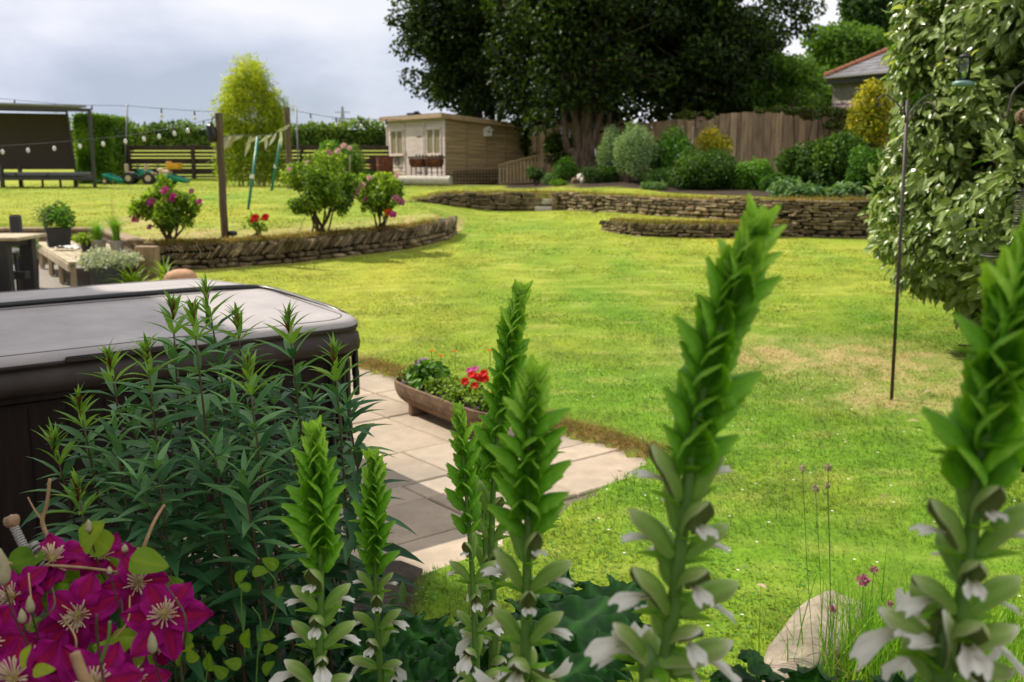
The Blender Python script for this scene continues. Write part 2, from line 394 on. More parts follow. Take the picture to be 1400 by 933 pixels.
# foliage
M['l_tree'] = leafmat('dark_tree_leaf', [(.006, .014, .002), (.021, .042, .005), (.10, .175, .016)], .5, .3)
M['l_treel'] = leafmat('green_tree_leaf', [(.03, .07, .009), (.08, .17, .018), (.18, .31, .035)], .5, .35)
M['l_conifer'] = leafmat('conifer_leaf', [(.012, .03, .006), (.03, .07, .012), (.06, .12, .02)], .6, .25)
M['l_hedge'] = leafmat('hedge_leaf', [(.035, .08, .008), (.10, .20, .016), (.22, .36, .03)], .5, .3)
M['l_far'] = leafmat('far_hedge_leaf', [(.04, .08, .014), (.11, .19, .03), (.24, .34, .05)], .6, .3)
M['l_bamboo'] = leafmat('bamboo_leaf', [(.08, .14, .01), (.27, .35, .02), (.52, .55, .04)], .5, .4)
M['l_rose'] = leafmat('rose_leaf', [(.035, .08, .009), (.13, .235, .02), (.36, .48, .045)], .45, .35)
M['l_pitt'] = leafmat('grey_green_leaf', [(.06, .11, .045), (.15, .24, .10), (.27, .37, .16)], .6, .25)
M['l_dark'] = leafmat('dark_shrub_leaf', [(.014, .036, .004), (.038, .095, .009), (.11, .21, .02)], .5, .25)
M['l_mid'] = leafmat('mid_shrub_leaf', [(.025, .075, .009), (.075, .19, .017), (.17, .34, .035)], .45, .3)
M['l_gold'] = leafmat('golden_leaf', [(.07, .12, .010), (.28, .29, .016), (.66, .52, .03)], .5, .4)
M['l_hosta'] = leafmat('blue_green_leaf', [(.03, .075, .022), (.08, .165, .05), (.18, .29, .10)], .5, .3)
M['l_silver'] = leafmat('silver_leaf', [(.22, .26, .18), (.38, .42, .32), (.55, .58, .48)], .7, .25)
M['l_ivy'] = leafmat('ivy_leaf', [(.02, .05, .008), (.06, .11, .015), (.16, .15, .03)], .5, .3)
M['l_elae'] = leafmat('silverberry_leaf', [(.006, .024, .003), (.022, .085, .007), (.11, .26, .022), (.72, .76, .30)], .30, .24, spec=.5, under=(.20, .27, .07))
M['l_vero'] = leafmat('lance_leaf', [(.010, .044, .018), (.048, .15, .052), (.21, .40, .15)], .45, .32, spec=.28)
M['l_vtop'] = leafmat('young_lance_leaf', [(.09, .22, .035), (.15, .31, .045), (.26, .44, .065)], .4, .35)
M['l_vred'] = leafmat('bronze_shoot', [(.10, .03, .012), (.20, .06, .02), (.16, .16, .03)], .5, .3)
M['l_lime'] = leafmat('lime_leaf', [(.06, .16, .010), (.15, .27, .018), (.30, .36, .035)], .45, .4)
M['l_acan'] = leafmat('glossy_lobed_leaf', [(.008, .042, .006), (.022, .105, .014), (.07, .21, .035)], .5, .2, spec=.2)
M['l_bract'] = leafmat('spike_bract', [(.05, .175, .010), (.155, .39, .020), (.42, .66, .08)], .5, .35)
M['l_grass'] = leafmat('tuft_blade', [(.05, .16, .012), (.14, .31, .025), (.3, .46, .05)], .45, .35)
M['l_straw'] = leafmat('straw', [(.16, .10, .04), (.34, .23, .10), (.5, .38, .2)], .8, .3)
M['hood'] = petalmat('flower_hood', [(.16, .34, .03), (.33, .46, .12), (.54, .60, .30), (.85, .83, .70)], .25, .45, (.17, .21, .06))
M['petal_w'] = petalmat('white_lip', [(.60, .60, .36), (.86, .83, .74), (.93, .89, .82)], .35)
M['petal_m'] = petalmat('magenta_petal', [(.30, .002, .040), (.215, .001, .075), (.36, .004, .19)], .22, .75)
M['petal_pk'] = petalmat('pink_rose_petal', [(.50, .03, .20), (.62, .06, .30), (.7, .2, .4)], .3)
M['petal_lp'] = petalmat('pale_pink_petal', [(.75, .35, .38), (.8, .5, .5), (.85, .65, .62)], .3)
M['petal_rd'] = petalmat('red_petal', [(.5, .01, .01), (.65, .015, .01), (.75, .03, .02)], .25)
M['petal_or'] = petalmat('orange_petal', [(.7, .10, .01), (.8, .16, .015), (.85, .22, .03)], .3)
M['petal_vi'] = petalmat('violet_petal', [(.35, .03, .33), (.5, .15, .5), (.75, .5, .72)], .3)
M['petal_dp'] = petalmat('dusky_pink_petal', [(.35, .10, .16), (.5, .17, .25), (.6, .25, .33)], .3)
M['stamen'] = petalmat('cream_stamen', [(.55, .5, .10), (.72, .55, .25), (.82, .70, .52)], .2)
M['budm'] = petalmat('cream_bud', [(.28, .30, .10), (.48, .44, .25), (.55, .45, .32)], .3)
M['stemg'] = solid('green_stem', (.11, .22, .03), (.075, .16, .02), .5, 20, .1)
M['stemv'] = solid('olive_stem', (.06, .085, .02), (.09, .045, .02), .5, 8, .1)
M['stemr'] = solid('wine_stem', (.05, .02, .012), (.08, .05, .02), .6, 12, .1)
M['flyer'] = leafmat('dead_leaf', [(.22, .13, .06), (.42, .3, .17), (.6, .5, .38)], .8, .2)
M['feedg'] = solid('green_feeder_lid', (.16, .30, .27), None, .45, 10, .05)
M['coir'] = solid('coconut_husk', (.17, .10, .05), (.09, .05, .025), .95, 40, .8, .01)

M['post'] = solid('old_post_timber', (.13, .09, .052), (.065, .043, .024), .9, 7, .5, .004, stretch=(2, 2, .3))
# ------------------------------------------------------------------ terrain
WX = np.array([-60, -7.0, -6.7, -6.1, -5.5, -4.95, -4.85, -4.04, -3.16, -2.25, -1.64, -1.14, -1.05])
WY = np.array([16.5, 16.5, 16.3, 15.3, 14.3, 13.4, 13.45, 13.71, 14.3, 15.27, 15.95, 17.2, 18.3])
UX = np.array([-2.3, -1.8, -1.2, -.6, 0., .6, 1.09, 2.2, 2.94, 4.0, 4.7, 5.05, 6.23, 8.0, 12, 60])
UY = np.array([21.3, 22.2, 22.75, 22.95, 23.0, 23., 22.95, 21.4, 20.1, 18.7, 17.9, 17.6, 17.35, 17.1, 16.8, 16])
LX = np.array([1.68, 2.2, 3.07, 3.96, 5.05, 60]); LY = np.array([18.8, 17.8, 17.5, 17.45, 17.6, 17.6])
def fw(x): return np.interp(x, WX, WY)
def fu(x): return np.interp(x, UX, UY)
def fl(x): return np.interp(x, LX, LY)
BACK = .16
def zl(y): return .03 + np.clip(.035 * (y - 8), 0, .6)
def Hmap(x, y):
    x = np.asarray(x, float); y = np.asarray(y, float); z = zl(y)
    x, y = np.broadcast_arrays(x, y)
    mM = ((y > fl(x) + BACK) & (x > 1.75)) * sstep(x, 1.7, 1.9); zm = .60 + 0 * y
    # soft western edge of the middle bed melts into the slope
    mM = np.maximum(mM, sstep(y - fl(np.maximum(x, 1.7)), 0.5, 2.2) * sstep(x, .2, 1.9) * (x <= 1.75))
    z = z + (np.maximum(zm, z) - z) * mM
    T = .57 + .38 * np.clip((y - 14) / 11, 0, 1) + .0 * x
    xe = -1.06 + .2 * np.maximum(0, y - 18.2); w = .3 + .5 * np.maximum(0, y - 18.2)
    mA = (y > fw(x) + BACK) * np.clip((xe - x) / w, 0, 1); mA = mA * mA * (3 - 2 * mA) * (x < 2)
    z = z + (np.maximum(T, z) - z) * mA
    TB = .95 + .28 * sstep(x, .3, 3.) * sstep(y, 23, 29) + .05 * sstep(x, 3, 6)
    mB = ((y > fu(x) + BACK) & (x > -2.3)) * 1.0
    mB = mB * sstep(x, -2.35, -1.6)
    z = z + (np.maximum(TB, z) - z) * mB
    far = sstep(y, 25, 30) * (x < .3)
    z = z + (.95 - z) * far
    z = z + (.95 - z) * sstep(y, 34, 38)
    yard = sstep(-x, 4.6, 5.0) * sstep(y, 8, 10) * (y < fw(x) + .02); z = z + (-.02 - z) * yard
    z = z + 1.55 * sstep(y, 34.5, 41.5) * (1 - sstep(x, -.5, 3))      # a sunny bank rises to the field hedge
    return z
def H(x, y): return float(Hmap(x, y))
def on(px, py):
    """where the line of sight through a pixel meets the ground"""
    r = ray(px, py); t = 2.0
    for _ in range(4000):
        p = EYE + r * t
        if p[2] <= H(p[0], p[1]): break
        t += .02
    return np.array([p[0], p[1], H(p[0], p[1])])

# patio frame
PC = np.array([-.72, 4.9]); PU = np.array([-.7826, -.6225]); PV = np.array([-.6225, .7826])
def pf(v, o): return PC + PV * v - PU * o          # v away from the house, o to the right of the tub
def pinv(x, y): dx = x - PC[0]; dy = y - PC[1]; return dx * PV[0] + dy * PV[1], -(dx * PU[0] + dy * PU[1])
EV = np.array([-1.5, -1.05, -1.0, -.82, -.5, 0, .5, 1.5, 2.4, 3.1]); EO = np.array([-3, -.5, -.13, .56, 1.60, 1.60, 1.56, 1.59, 1.62, 1.6])
def in_patio(x, y, m=0.):
    v, o = pinv(x, y); e = np.interp(v, EV, EO) + .05 * (fnoise(v * 3, o * 0 + 2, 5) - .5)
    return (o < e - m) & (v > -1.05 + m * 0) & (v < 3.0 - m)

def lawn_col(x, y):
    n1 = fnoise(x * .55, y * .22, 1, 4); n2 = fnoise(x * 1.9, y * .8, 7, 4); n3 = fnoise(x * 6, y * 3, 13, 3)
    g = np.array([.122, .240, .009]); yl = np.array([.345, .345, .030]); dg = np.array([.055, .115, .008]); st = np.array([.42, .33, .14]); br = np.array([.20, .12, .05])
    far = sstep(y, 5.5, 13)
    t = np.clip((n1 * .55 + n2 * .45 - .5) * 1.7 + .16 + .42 * far, 0, 1)[..., None]
    c = g * (1 - t) + yl * t
    n4 = fnoise(x * 11, y * 4.5, 19, 3); n5 = fnoise(x * 2.6, y * 9, 23, 3); c = c * (.62 + .80 * (.55 * n4 + .45 * n5))[..., None]
    s5 = sstep(n5, .56, .80)[..., None] * .35; c = c * (1 - s5) + np.array([.46, .40, .12]) * s5
    d = sstep(n3 * .5 + n2 * .5, .55, .72)[..., None] * (.55 - .35 * far[..., None]); c = c * (1 - d) + dg * d
    # worn, dry places
    dry = np.zeros_like(x, float)
    def spot(cx, cy, rx, ry, k): return k * np.exp(-(((x - cx) / rx) ** 2 + ((y - cy) / ry) ** 2))
    dry = dry + spot(2.75, 8.35, 1.0, .65, .95) + spot(2.72, 6.75, .55, .3, .6) + spot(3.3, 7.3, 1.2, .4, .35)
    dw = fw(x); dry = dry + .9 * np.exp(-((y - dw - .35) / .4) ** 2) * (x < -1.0) * (x > -5.5)
    dry = dry + .55 * np.exp(-((y - dw - 1.3) / 1.0) ** 2) * (x < -1.0) * (x > -7)
    dry = dry + .45 * np.exp(-((y - fu(x) - .3) / .25) ** 2) * (x > -2.3)
    dry = np.clip(dry * (.1 + .9 * n2 + 1.3 * sstep(n4, .42, .68)) * (.75 + .5 * n3), 0, .95)[..., None]
    c = c * (1 - dry) + st * dry
    v, o = pinv(x, y); e = np.interp(v, EV, EO)
    k = (np.exp(-((o - e - .05) / .10) ** 2) * (v > -.45) * (v < 3.3))[..., None]
    k = np.clip(k * (.6 + .9 * n3[..., None]), 0, 1); c = c * (1 - k) + br * (.7 + 1.0 * n3[..., None]) * k
    # planted beds and bare soil
    bed = bed_mask(x, y)[..., None]; c = c * (1 - bed) + np.array([.035, .022, .013]) * (.6 + n3[..., None]) * bed
    field = sstep(y, 35, 36)[..., None]; c = c * (1 - field) + np.array([.26, .30, .03]) * field
    return c
BX = np.array([-60, .6, 1.2, 3.2, 4.5, 6., 60]); BY = np.array([99, 27.0, 25.8, 24.6, 20.6, 17.6, 16.])
def bed_mask(x, y):
    b = sstep(y - np.interp(x, BX, BY), -.1, .25) * (y < 36)
    f = ((y < 2.75) | ((x < -.38) & (y < 3.9))) * 1.0
    return np.clip(b + f, 0, 1)

def axis(fine_a, fine_b, step, lo, hi, k):
    c = np.arange(fine_a, fine_b + step / 2, step); L = lo + (fine_a - lo) * (1 - np.linspace(1, 0, k + 1)[:-1] ** 2.2); U = fine_b + (hi - fine_b) * np.linspace(0, 1, k + 1)[1:] ** 2.2
    return np.concatenate([L, c, U])
gx = axis(-9, 9, .1, -500, 500, 24); gy = axis(2, 25, .1, -60, 1200, 30)
X, Y = np.meshgrid(gx, gy)
Z = Hmap(X, Y) + .02 * (fnoise(X * 1.5, Y * 1.5, 3) - .5) * (Y < 40)
Z = np.where(in_patio(X, Y, .06) & (Y < 9), -.05, Z)
nx = len(gx); idx = np.arange(len(gy) * nx).reshape(len(gy), nx)
F = np.stack([idx[:-1, :-1], idx[:-1, 1:], idx[1:, 1:], idx[1:, :-1]], -1).reshape(-1, 4)
mb = MB(); P = np.stack([X, Y, Z], -1).reshape(-1, 3); mb.add(P, F, .5, lawn_col(P[:, 0], P[:, 1]))
struct(mb.build('ground', M['lawn'], smooth=True))

# ------------------------------------------------------------------ grass blades
def blades(n_per, y0, y1, wid, hgt, seed, fl_=.0):
    y = rng.uniform(y0, y1, int(n_per * (y1 - y0) * 1.25 * (y0 + y1) / 2))
    x = rng.uniform(-.62, .62, len(y)) * (y + .6)
    keep = ~(in_patio(x, y, -.0)) & (bed_mask(x, y) < .5)
    dw = y - fw(x); keep &= ~((dw > -.06) & (dw < BACK + .1) & (x < -1.05)); du = y - fu(x); keep &= ~((du > -.06) & (du < BACK + .1) & (x > -2.3)); dl = y - fl(x); keep &= ~((dl > -.06) & (dl < BACK + .08) & (x > 1.68))
    keep &= ~((x < -4.9) & (y < fw(x)) & (y > 9))
    x = x[keep]; y = y[keep]; n = len(x); z = Hmap(x, y) - .004
    c = lawn_col(x, y) * rng.uniform(.6, 1.45, (n, 1)) * np.array([1, 1, 1])
    pale = rng.uniform(size=n) < .07; c[pale] = c[pale] * .4 + np.array([.30, .26, .10]) * .6
    az = rng.uniform(0, 2 * PI, n); ln = rng.uniform(.3, 1.7, n); h = hgt * rng.uniform(.5, 1.3, n)
    clm = .6 + .9 * vnoise(x * 3, y * 3, 31); h = h * clm
    s = np.stack([np.cos(az), np.sin(az), 0 * az], 1) * (wid * rng.uniform(.7, 1.4, n))[:, None]
    b = np.stack([x, y, z], 1); l = np.stack([-np.sin(az), np.cos(az), 0 * az], 1) * (h * ln)[:, None]; up = np.array([0, 0, 1.]) * h[:, None]
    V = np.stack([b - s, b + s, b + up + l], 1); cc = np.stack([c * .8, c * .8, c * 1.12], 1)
    return V.reshape(-1, 3), np.arange(n * 3).reshape(n, 3), cc.reshape(-1, 3)
mb = MB()
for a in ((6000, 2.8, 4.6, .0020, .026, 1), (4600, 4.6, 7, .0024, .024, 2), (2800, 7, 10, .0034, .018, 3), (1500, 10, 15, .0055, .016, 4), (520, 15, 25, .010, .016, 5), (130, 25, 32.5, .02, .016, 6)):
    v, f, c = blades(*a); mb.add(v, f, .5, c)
# dry fringe hanging over the paving edge and the wall tops
def fringe(x, y, z, hgt, wid, n, out):
    k = rng.integers(0, len(x), n); p = np.stack([x[k], y[k], z[k]], 1) + rng.normal(size=(n, 3)) * np.array([.05, .05, .01])
    az = rng.uniform(0, 2 * PI, n); s = np.stack([np.cos(az), np.sin(az), 0 * az], 1) * wid
    d = rng.normal(size=(n, 3)) * .5 + out[k] * .8 + np.array([0, 0, .35]); d = nrm(d) * (hgt * rng.uniform(.4, 1.3, n))[:, None]
    c = np.array([.33, .21, .08]) * rng.uniform(.35, 1.4, (n, 1)) ; g = rng.uniform(size=n) < .25; c[g] = np.array([.13, .19, .02])
    V = np.stack([p - s, p + s, p + d], 1); mb.add(V.reshape(-1, 3), np.arange(n * 3).reshape(n, 3), .5, np.repeat(c, 3, 0))
vv = rng.uniform(-.5, 3.0, 6000); oo = np.interp(vv, EV, EO) + rng.uniform(-.02, .15, 6000)
pp = np.array([pf(a, b) for a, b in zip(vv, oo)]); fringe(pp[:, 0], pp[:, 1], 0 * vv + .03, .036, .0026, 22000, np.tile(np.append(PU, 0), (6000, 1)))
def wall_fringe(fx, x0, x1, n, hgt=.08):
    x = rng.uniform(x0, x1, 4000); y = fx(x) + rng.uniform(.03, .3, 4000); z = Hmap(x, fx(x) + BACK + .14) + .02
    fringe(x, y, z, hgt, .006, n, np.tile(np.array([0, -1., 0]), (4000, 1)))
wall_fringe(fw, -5.0, -1.1, 9000); wall_fringe(fu, -2.2, 6.5, 9000, .1); wall_fringe(fl, 1.75, 5.0, 6000)
go = mb.build('lawn_grass', M['blade']); go['kind'] = 'stuff'; tag(go, 'short mown lawn grass, bright green with yellow dry patches', 'grass')
# clover in the near lawn
n = 16000; y = rng.uniform(2.9, 8.5, n); x = rng.uniform(-.6, .6, n) * y; k = (fnoise(x * 1.3, y * 1.3, 77, 3) > .52) & ~in_patio(x, y, -.1) & (bed_mask(x, y) < .5); x = x[k]; y = y[k]; n = len(x)
mb = MB(); az = rng.uniform(0, 2 * PI, n)
leaves(mb, np.stack([x, y, zl(y) + rng.uniform(.012, .032, n)], 1), np.stack([np.cos(az), np.sin(az), rng.uniform(-.2, .3, n)], 1), np.array([0, 0, 1.]) + rng.normal(size=(n, 3)) * .25, rng.uniform(.011, .02, n), rng.uniform(.011, .02, n), T_HEX, rng.uniform(.2, 1, n))
cl = mb.build('clover', M['l_mid']); cl['kind'] = 'stuff'; tag(cl, 'low clover leaves growing through the near lawn', 'clover')

# ------------------------------------------------------------------ paving
mb = MB()
def slab(v0, v1, o0, o1):
    g = .0055; v0 += g; v1 -= g; o0 += g; o1 -= g
    if v1 - v0 < .04 or o1 - o0 < .04: return
    a = rng.uniform(.15, .85); dz = rng.uniform(-.004, .004); k = .008; n = 8; out = []
    vs = np.linspace(v0, v1, n); os_ = np.linspace(o0, o1, n)
    edge = [(v, o0) for v in vs] + [(v1, o) for o in os_[1:]] + [(v, o1) for v in vs[::-1][1:]] + [(v0, o) for o in os_[::-1][1:-1]]
    cv, co = (v0 + v1) / 2, (o0 + o1) / 2
    rings = []
    for (ins, z) in ((0, -.05), (0, -.007), (k, 0)):
        ring = []
        for i, (v, o) in enumerate(edge):
            w = .004 * (2 * fnoise(v * 14, o * 14, 41, 3) - 1)
            ring.append((v + (cv - v) * ins / (v1 - v0) * 2 + w, o + (co - o) * ins / (o1 - o0) * 2 + w, z + dz))
        rings.append(ring)
    m = len(edge); V = []
    for r_ in rings:
        for v, o, z in r_: q = pf(v, o); V.append((q[0], q[1], z))
    F = [tuple(range(2 * m, 3 * m))] + [(r_ * m + i, r_ * m + (i + 1) % m, r_ * m + m + (i + 1) % m, r_ * m + m + i) for r_ in range(2) for i in range(m)]
    mb.add(V, F, a)
def erow(v0, v1): return min(np.interp(v0, EV, EO), np.interp(v1, EV, EO), np.interp((v0 + v1) / 2, EV, EO))
rows = [(-1.05, -.64, [-2.4, -1.8, -1.2, -.55, .1, .55]), (-.64, -.2, [-2.4, -1.5, -.9, -.3, .2, .85, 1.6]), (-.2, .04, [-2.4, -1.2, -.4, .2, .54, .85, 1.6]), (.04, .57, [-2.4, -1.8, -.9, -.3, .54, .9, 1.55]), (.57, 1.32, [-2.4, -1.2, -.6, 0, .45, .9, 1.35, 1.58]),
        (1.32, 1.97, [-2.4, -1.2, -.6, 0, .3, .9, 1.2, 1.6]), (1.97, 2.55, [-2.4, -1.2, -.3, .2, .75, 1.2, 1.62]), (2.55, 3.05, [-2.4, -1.2, -.3, .4, 1., 1.6])]
for v0, v1, os_ in rows:
    for a, b in zip(os_[:-1], os_[1:]): slab(v0, v1, a, b)
struct(mb.build('patio', M['slab']))
mb = MB(); q = [pf(-1.0, -2.4), pf(-1.0, .7), pf(-.45, 1.55), pf(.5, 1.5), pf(3.0, 1.5), pf(3.0, -2.4)]
mb.add([(a[0], a[1], -.016) for a in q], [tuple(range(6))][::-1]); struct(mb.build('patio_joints', solid('sandy_joint', (.16, .13, .09), (.08, .065, .045), .95, 30)))
# gravel yard by the sleepers
mb = MB(); q = [(-30, 9), (-4.6, 9), (-4.3, 12.6), (-4.95, 13.5), (-6.7, 16.4), (-30, 16.55)]; V = [(a, b, max(.04, float(zl(b)) + .03) if 0 else .035) for a, b in q]
mb.add(V, [tuple(range(6))]); struct(mb.build('gravel', M['gravel']))
# planting bed soil under the foreground plants
mb = MB(); bx = np.linspace(-4, 3.2, 60); by = np.linspace(.4, 4.0, 34); BXX, BYY = np.meshgrid(bx, by); BZ = .05 + .06 * fnoise(BXX * 4, BYY * 4, 9) ; BZ = np.where(bed_mask(BXX, BYY) > .5, BZ, -.03); ii = np.arange(60 * 34).reshape(34, 60)
BF = np.stack([ii[:-1, :-1], ii[:-1, 1:], ii[1:, 1:], ii[1:, :-1]], -1).reshape(-1, 4); BZf = BZ.ravel(); BF = BF[(BZf[BF] > 0).any(1)]
mb.add(np.stack([BXX.ravel(), BYY.ravel(), BZf], 1), BF); struct(mb.build('soil_bed', M['soil'], smooth=True))

# ------------------------------------------------------------------ dry stone walls
def stone_wall(name, label, fx, x0, x1, herring, course=.048, slen=(.06, .40), taper0=True):
    n = int(abs(x1 - x0) / .04) + 2; xs = np.linspace(x0, x1, n); P = np.stack([xs, fx(xs)], 1)
    seg = np.r_[0, np.cumsum(np.linalg.norm(np.diff(P, axis=0), axis=1))]; Ltot = seg[-1]
    def pt(s): return np.array([np.interp(s, seg, P[:, 0]), np.interp(s, seg, P[:, 1])])
    def frame(s):
        t = nrm(pt(min(s + .1, Ltot)) - pt(max(s - .1, 0))); return t, np.array([t[1], -t[0]])
    root = thing(name, label, 'stone wall', (*pt(Ltot / 2), 0.))
    mb = MB(); core = MB()
    cs = np.linspace(.05, Ltot - .3, int(Ltot / .2) + 2); CV = []
    for s in cs:
        p = pt(s); t, o = frame(s); q = p - o * (BACK + .16); zt = H(q[0], q[1]) - .03; zb = H(*(p + o * .12)) - .1
        for (d, z) in ((-.02, zb), (-.02, zt), (-.3, zt), (-.3, zb)): w = p + o * d; CV.append((w[0], w[1], z))
    m = len(cs); CF = [(i * 4 + k, i * 4 + (k + 1) % 4, i * 4 + 4 + (k + 1) % 4, i * 4 + 4 + k) for i in range(m - 1) for k in range(4)] + [(3, 2, 1, 0), tuple(range(m * 4 - 4, m * 4))]
    core.add(CV, CF); core.build('core', M['stone_core'], root)
    s = 0
    def put(s, z, w, h, tilt=0, depth=.1, off=0):
        p = pt(s); t, o = frame(s); c = np.array([p[0], p[1], z]) + np.append(o, 0) * (off + rng.uniform(-.012, .03))
        A = np.stack([np.append(t, 0), np.append(o, 0), [0, 0, 1.]], 1); ct, st = math.cos(tilt), math.sin(tilt)
        Rm = A @ np.array([[ct, 0, -st], [0, 1, 0], [st, 0, ct]])
        bbox(mb, c, (w, depth, h * rng.uniform(.8, 1.12)), Rm, float(np.clip(rng.normal(.45, .28), 0, 1)), min(w, h) * rng.uniform(.2, .42))
    zmax = lambda s: H(*(pt(s) - frame(s)[1] * (BACK + .16)))
    zmin = lambda s: H(*(pt(s) + frame(s)[1] * .12)) - .04
    hs = [zmax(k) - zmin(k) for k in np.linspace(.2, Ltot - .2, 12)]; hmax = max(hs)
    z = 0.
    while z < hmax:
        s = rng.uniform(-.1, 0); ch = course * rng.uniform(.55, 1.75)
        while s < Ltot:
            w = rng.uniform(*slen); sc = min(max(s + w / 2, 0.03), Ltot - .03); b = zmin(sc); top = zmax(sc); lim = top - b
            frac = herring * lim
            if z < lim - frac and z + ch * .5 < lim + .02: put(sc, b + z + ch / 2 + rng.uniform(-.006, .006), w * .96, ch * rng.uniform(.8, .98), rng.normal() * .06)
            s += w * rng.uniform(.92, 1.12)
        z += ch
    if herring:
        s = 0; row = 0
        while s < Ltot:
            b = zmin(s); lim = zmax(s) - b; hh = herring * lim
            if hh > .05:
                nr = 2 if hh > .2 else 1
                for r_ in range(nr):
                    put(s, b + lim - hh + hh * (r_ + .5) / nr, .028 * rng.uniform(.7, 1.3), hh / nr * 1.15, (.75 if r_ % 2 else -.75) + rng.normal() * .1, .1)
            s += .045
    # rounded ends where the wall meets the lawn
    mb.build('stonework', M['stone'], root); return root
stone_wall('dry_stone_wall', 'low curving dry stone wall with herringbone top holding the rose border', fw, -4.85, -1.06, .52)
stone_wall('dry_stone_wall', 'long brown dry stone wall below the upper lawn and shed', fu, -2.25, .55, 0.)
stone_wall('dry_stone_wall', 'tall rough stone wall curving below the fenced shrub border', fu, 1.0, 7.8, 0., .06)
stone_wall('dry_stone_wall', 'short low stone wall rising from the middle of the lawn', fl, 1.70, 5.0, .4)
# the step let into the upper wall
t = thing('stone_step', 'pale stone steps let into the upper wall', 'steps', (.8, 23.1, .5))
mb = MB()
for k in range(2): bbox(mb, (.72, 23.02 + .12 * k, .60 + .16 * k), (.42, .30, .12), .05, .7, .02)
mb.build('step', M['concrete'], t)
mb = MB()
for k in range(5): bbox(mb, (.97, 22.93, .58 + .085 * k), (.13, .2, .08), rng.normal() * .1, rng.uniform(.5, .9), .015)
mb.build('side_stone', M['stone'], t)

# ------------------------------------------------------------------ sky and sun
SUN_TO = np.array([-.86, .51, 0]); SUN_TO = SUN_TO / np.linalg.norm(SUN_TO); ELEV = R(48)
to = np.append(SUN_TO[:2] * math.cos(ELEV), math.sin(ELEV))
ld = bpy.data.lights.new('sun', 'SUN'); ld.energy = SUN_E = 6.1; ld.angle = R(.55); ld.color = (1, .93, .80)
so = bpy.data.objects.new('sun', ld); COL.objects.link(so); so.rotation_euler = Vector(-to).to_track_quat('-Z', 'Y').to_euler()
w = bpy.data.worlds.new('World'); scn.world = w; w.use_nodes = True; nt = w.node_tree; nt.nodes.clear()
out = nt.nodes.new('ShaderNodeOutputWorld'); bg = nt.nodes.new('ShaderNodeBackground'); bg.inputs[1].default_value = .1
sk = nt.nodes.new('ShaderNodeTexSky'); sk.sky_type = 'NISHITA'; sk.sun_disc = False; sk.sun_elevation = ELEV; sk.sun_rotation = math.atan2(to[0], to[1])
tc = nt.nodes.new('ShaderNodeTexCoord'); mp = nt.nodes.new('ShaderNodeMapping'); mp.inputs['Scale'].default_value = (1.0, 1.0, 2.1); mp.inputs['Location'].default_value = (1.7, .6, .9); nt.links.new(tc.outputs['Generated'], mp.inputs[0])
n1 = nt.nodes.new('ShaderNodeTexNoise'); n1.inputs['Scale'].default_value = 3.0; n1.inputs['Detail'].default_value = 9; n1.inputs['Roughness'].default_value = .5; nt.links.new(mp.outputs[0], n1.inputs['Vector'])
sp = nt.nodes.new('ShaderNodeSeparateXYZ'); nt.links.new(tc.outputs['Generated'], sp.inputs[0])
def wm(op, a, b):
    m = nt.nodes.new('ShaderNodeMath'); m.operation = op
    for s_, v in ((m.inputs[0], a), (m.inputs[1], b)):
        if hasattr(v, 'links'): nt.links.new(v, s_)
        else: s_.default_value = v
    return m.outputs[0]
bias = wm('ADD', wm('MULTIPLY', sp.outputs['X'], .34), wm('MULTIPLY', sp.outputs['Z'], .80))   # brighter to the right and higher up
f = wm('ADD', n1.outputs['Fac'], wm('SUBTRACT', bias, .0))
cr = ramp(nt, [(.35, (5.0, 5.7, 7.0)), (.46, (6.7, 7.2, 8.6)), (.54, (8.6, 8.8, 9.9)), (.63, (10.3, 10.2, 10.8)), (.82, (10.6, 10.4, 10.7)), (1.0, (10.8, 10.8, 11))], f)
n2 = nt.nodes.new('ShaderNodeTexNoise'); n2.inputs['Scale'].default_value = 1.7; n2.inputs['Detail'].default_value = 5; nt.links.new(mp.outputs[0], n2.inputs['Vector'])
cov = ramp(nt, [(.30, (.8,) * 3), (.5, (1,) * 3)], n2.outputs['Fac'])
nt.links.new(mixc(nt, cov.outputs[0], sk.outputs[0], cr.outputs[0]), bg.inputs[0]); nt.links.new(bg.outputs[0], out.inputs[0])

# ------------------------------------------------------------------ camera
cd = bpy.data.cameras.new('camera'); co = bpy.data.objects.new('camera', cd); COL.objects.link(co); scn.camera = co
co.location = EYE; co.rotation_euler = (PI / 2 - PITCH, 0, 0); cd.sensor_width = 36; cd.lens = 36 * FPX / 1400; cd.clip_end = 3000; cd.clip_start = .05
cd.dof.use_dof = True; cd.dof.focus_distance = 2.3; cd.dof.aperture_fstop = 6.2
scn.view_settings.view_transform = 'Standard'; scn.view_settings.look = 'None'; scn.view_settings.exposure = 0
scn.cycles.use_denoising = True; scn.cycles.use_adaptive_sampling = True; scn.cycles.adaptive_threshold = .015
scn.cycles.max_bounces = 8; scn.cycles.transparent_max_bounces = 12; scn.cycles.transmission_bounces = 4; scn.cycles.diffuse_bounces = 3; scn.cycles.glossy_bounces = 2
scn.cycles.sample_clamp_indirect = 6
scn.render.film_transparent = False
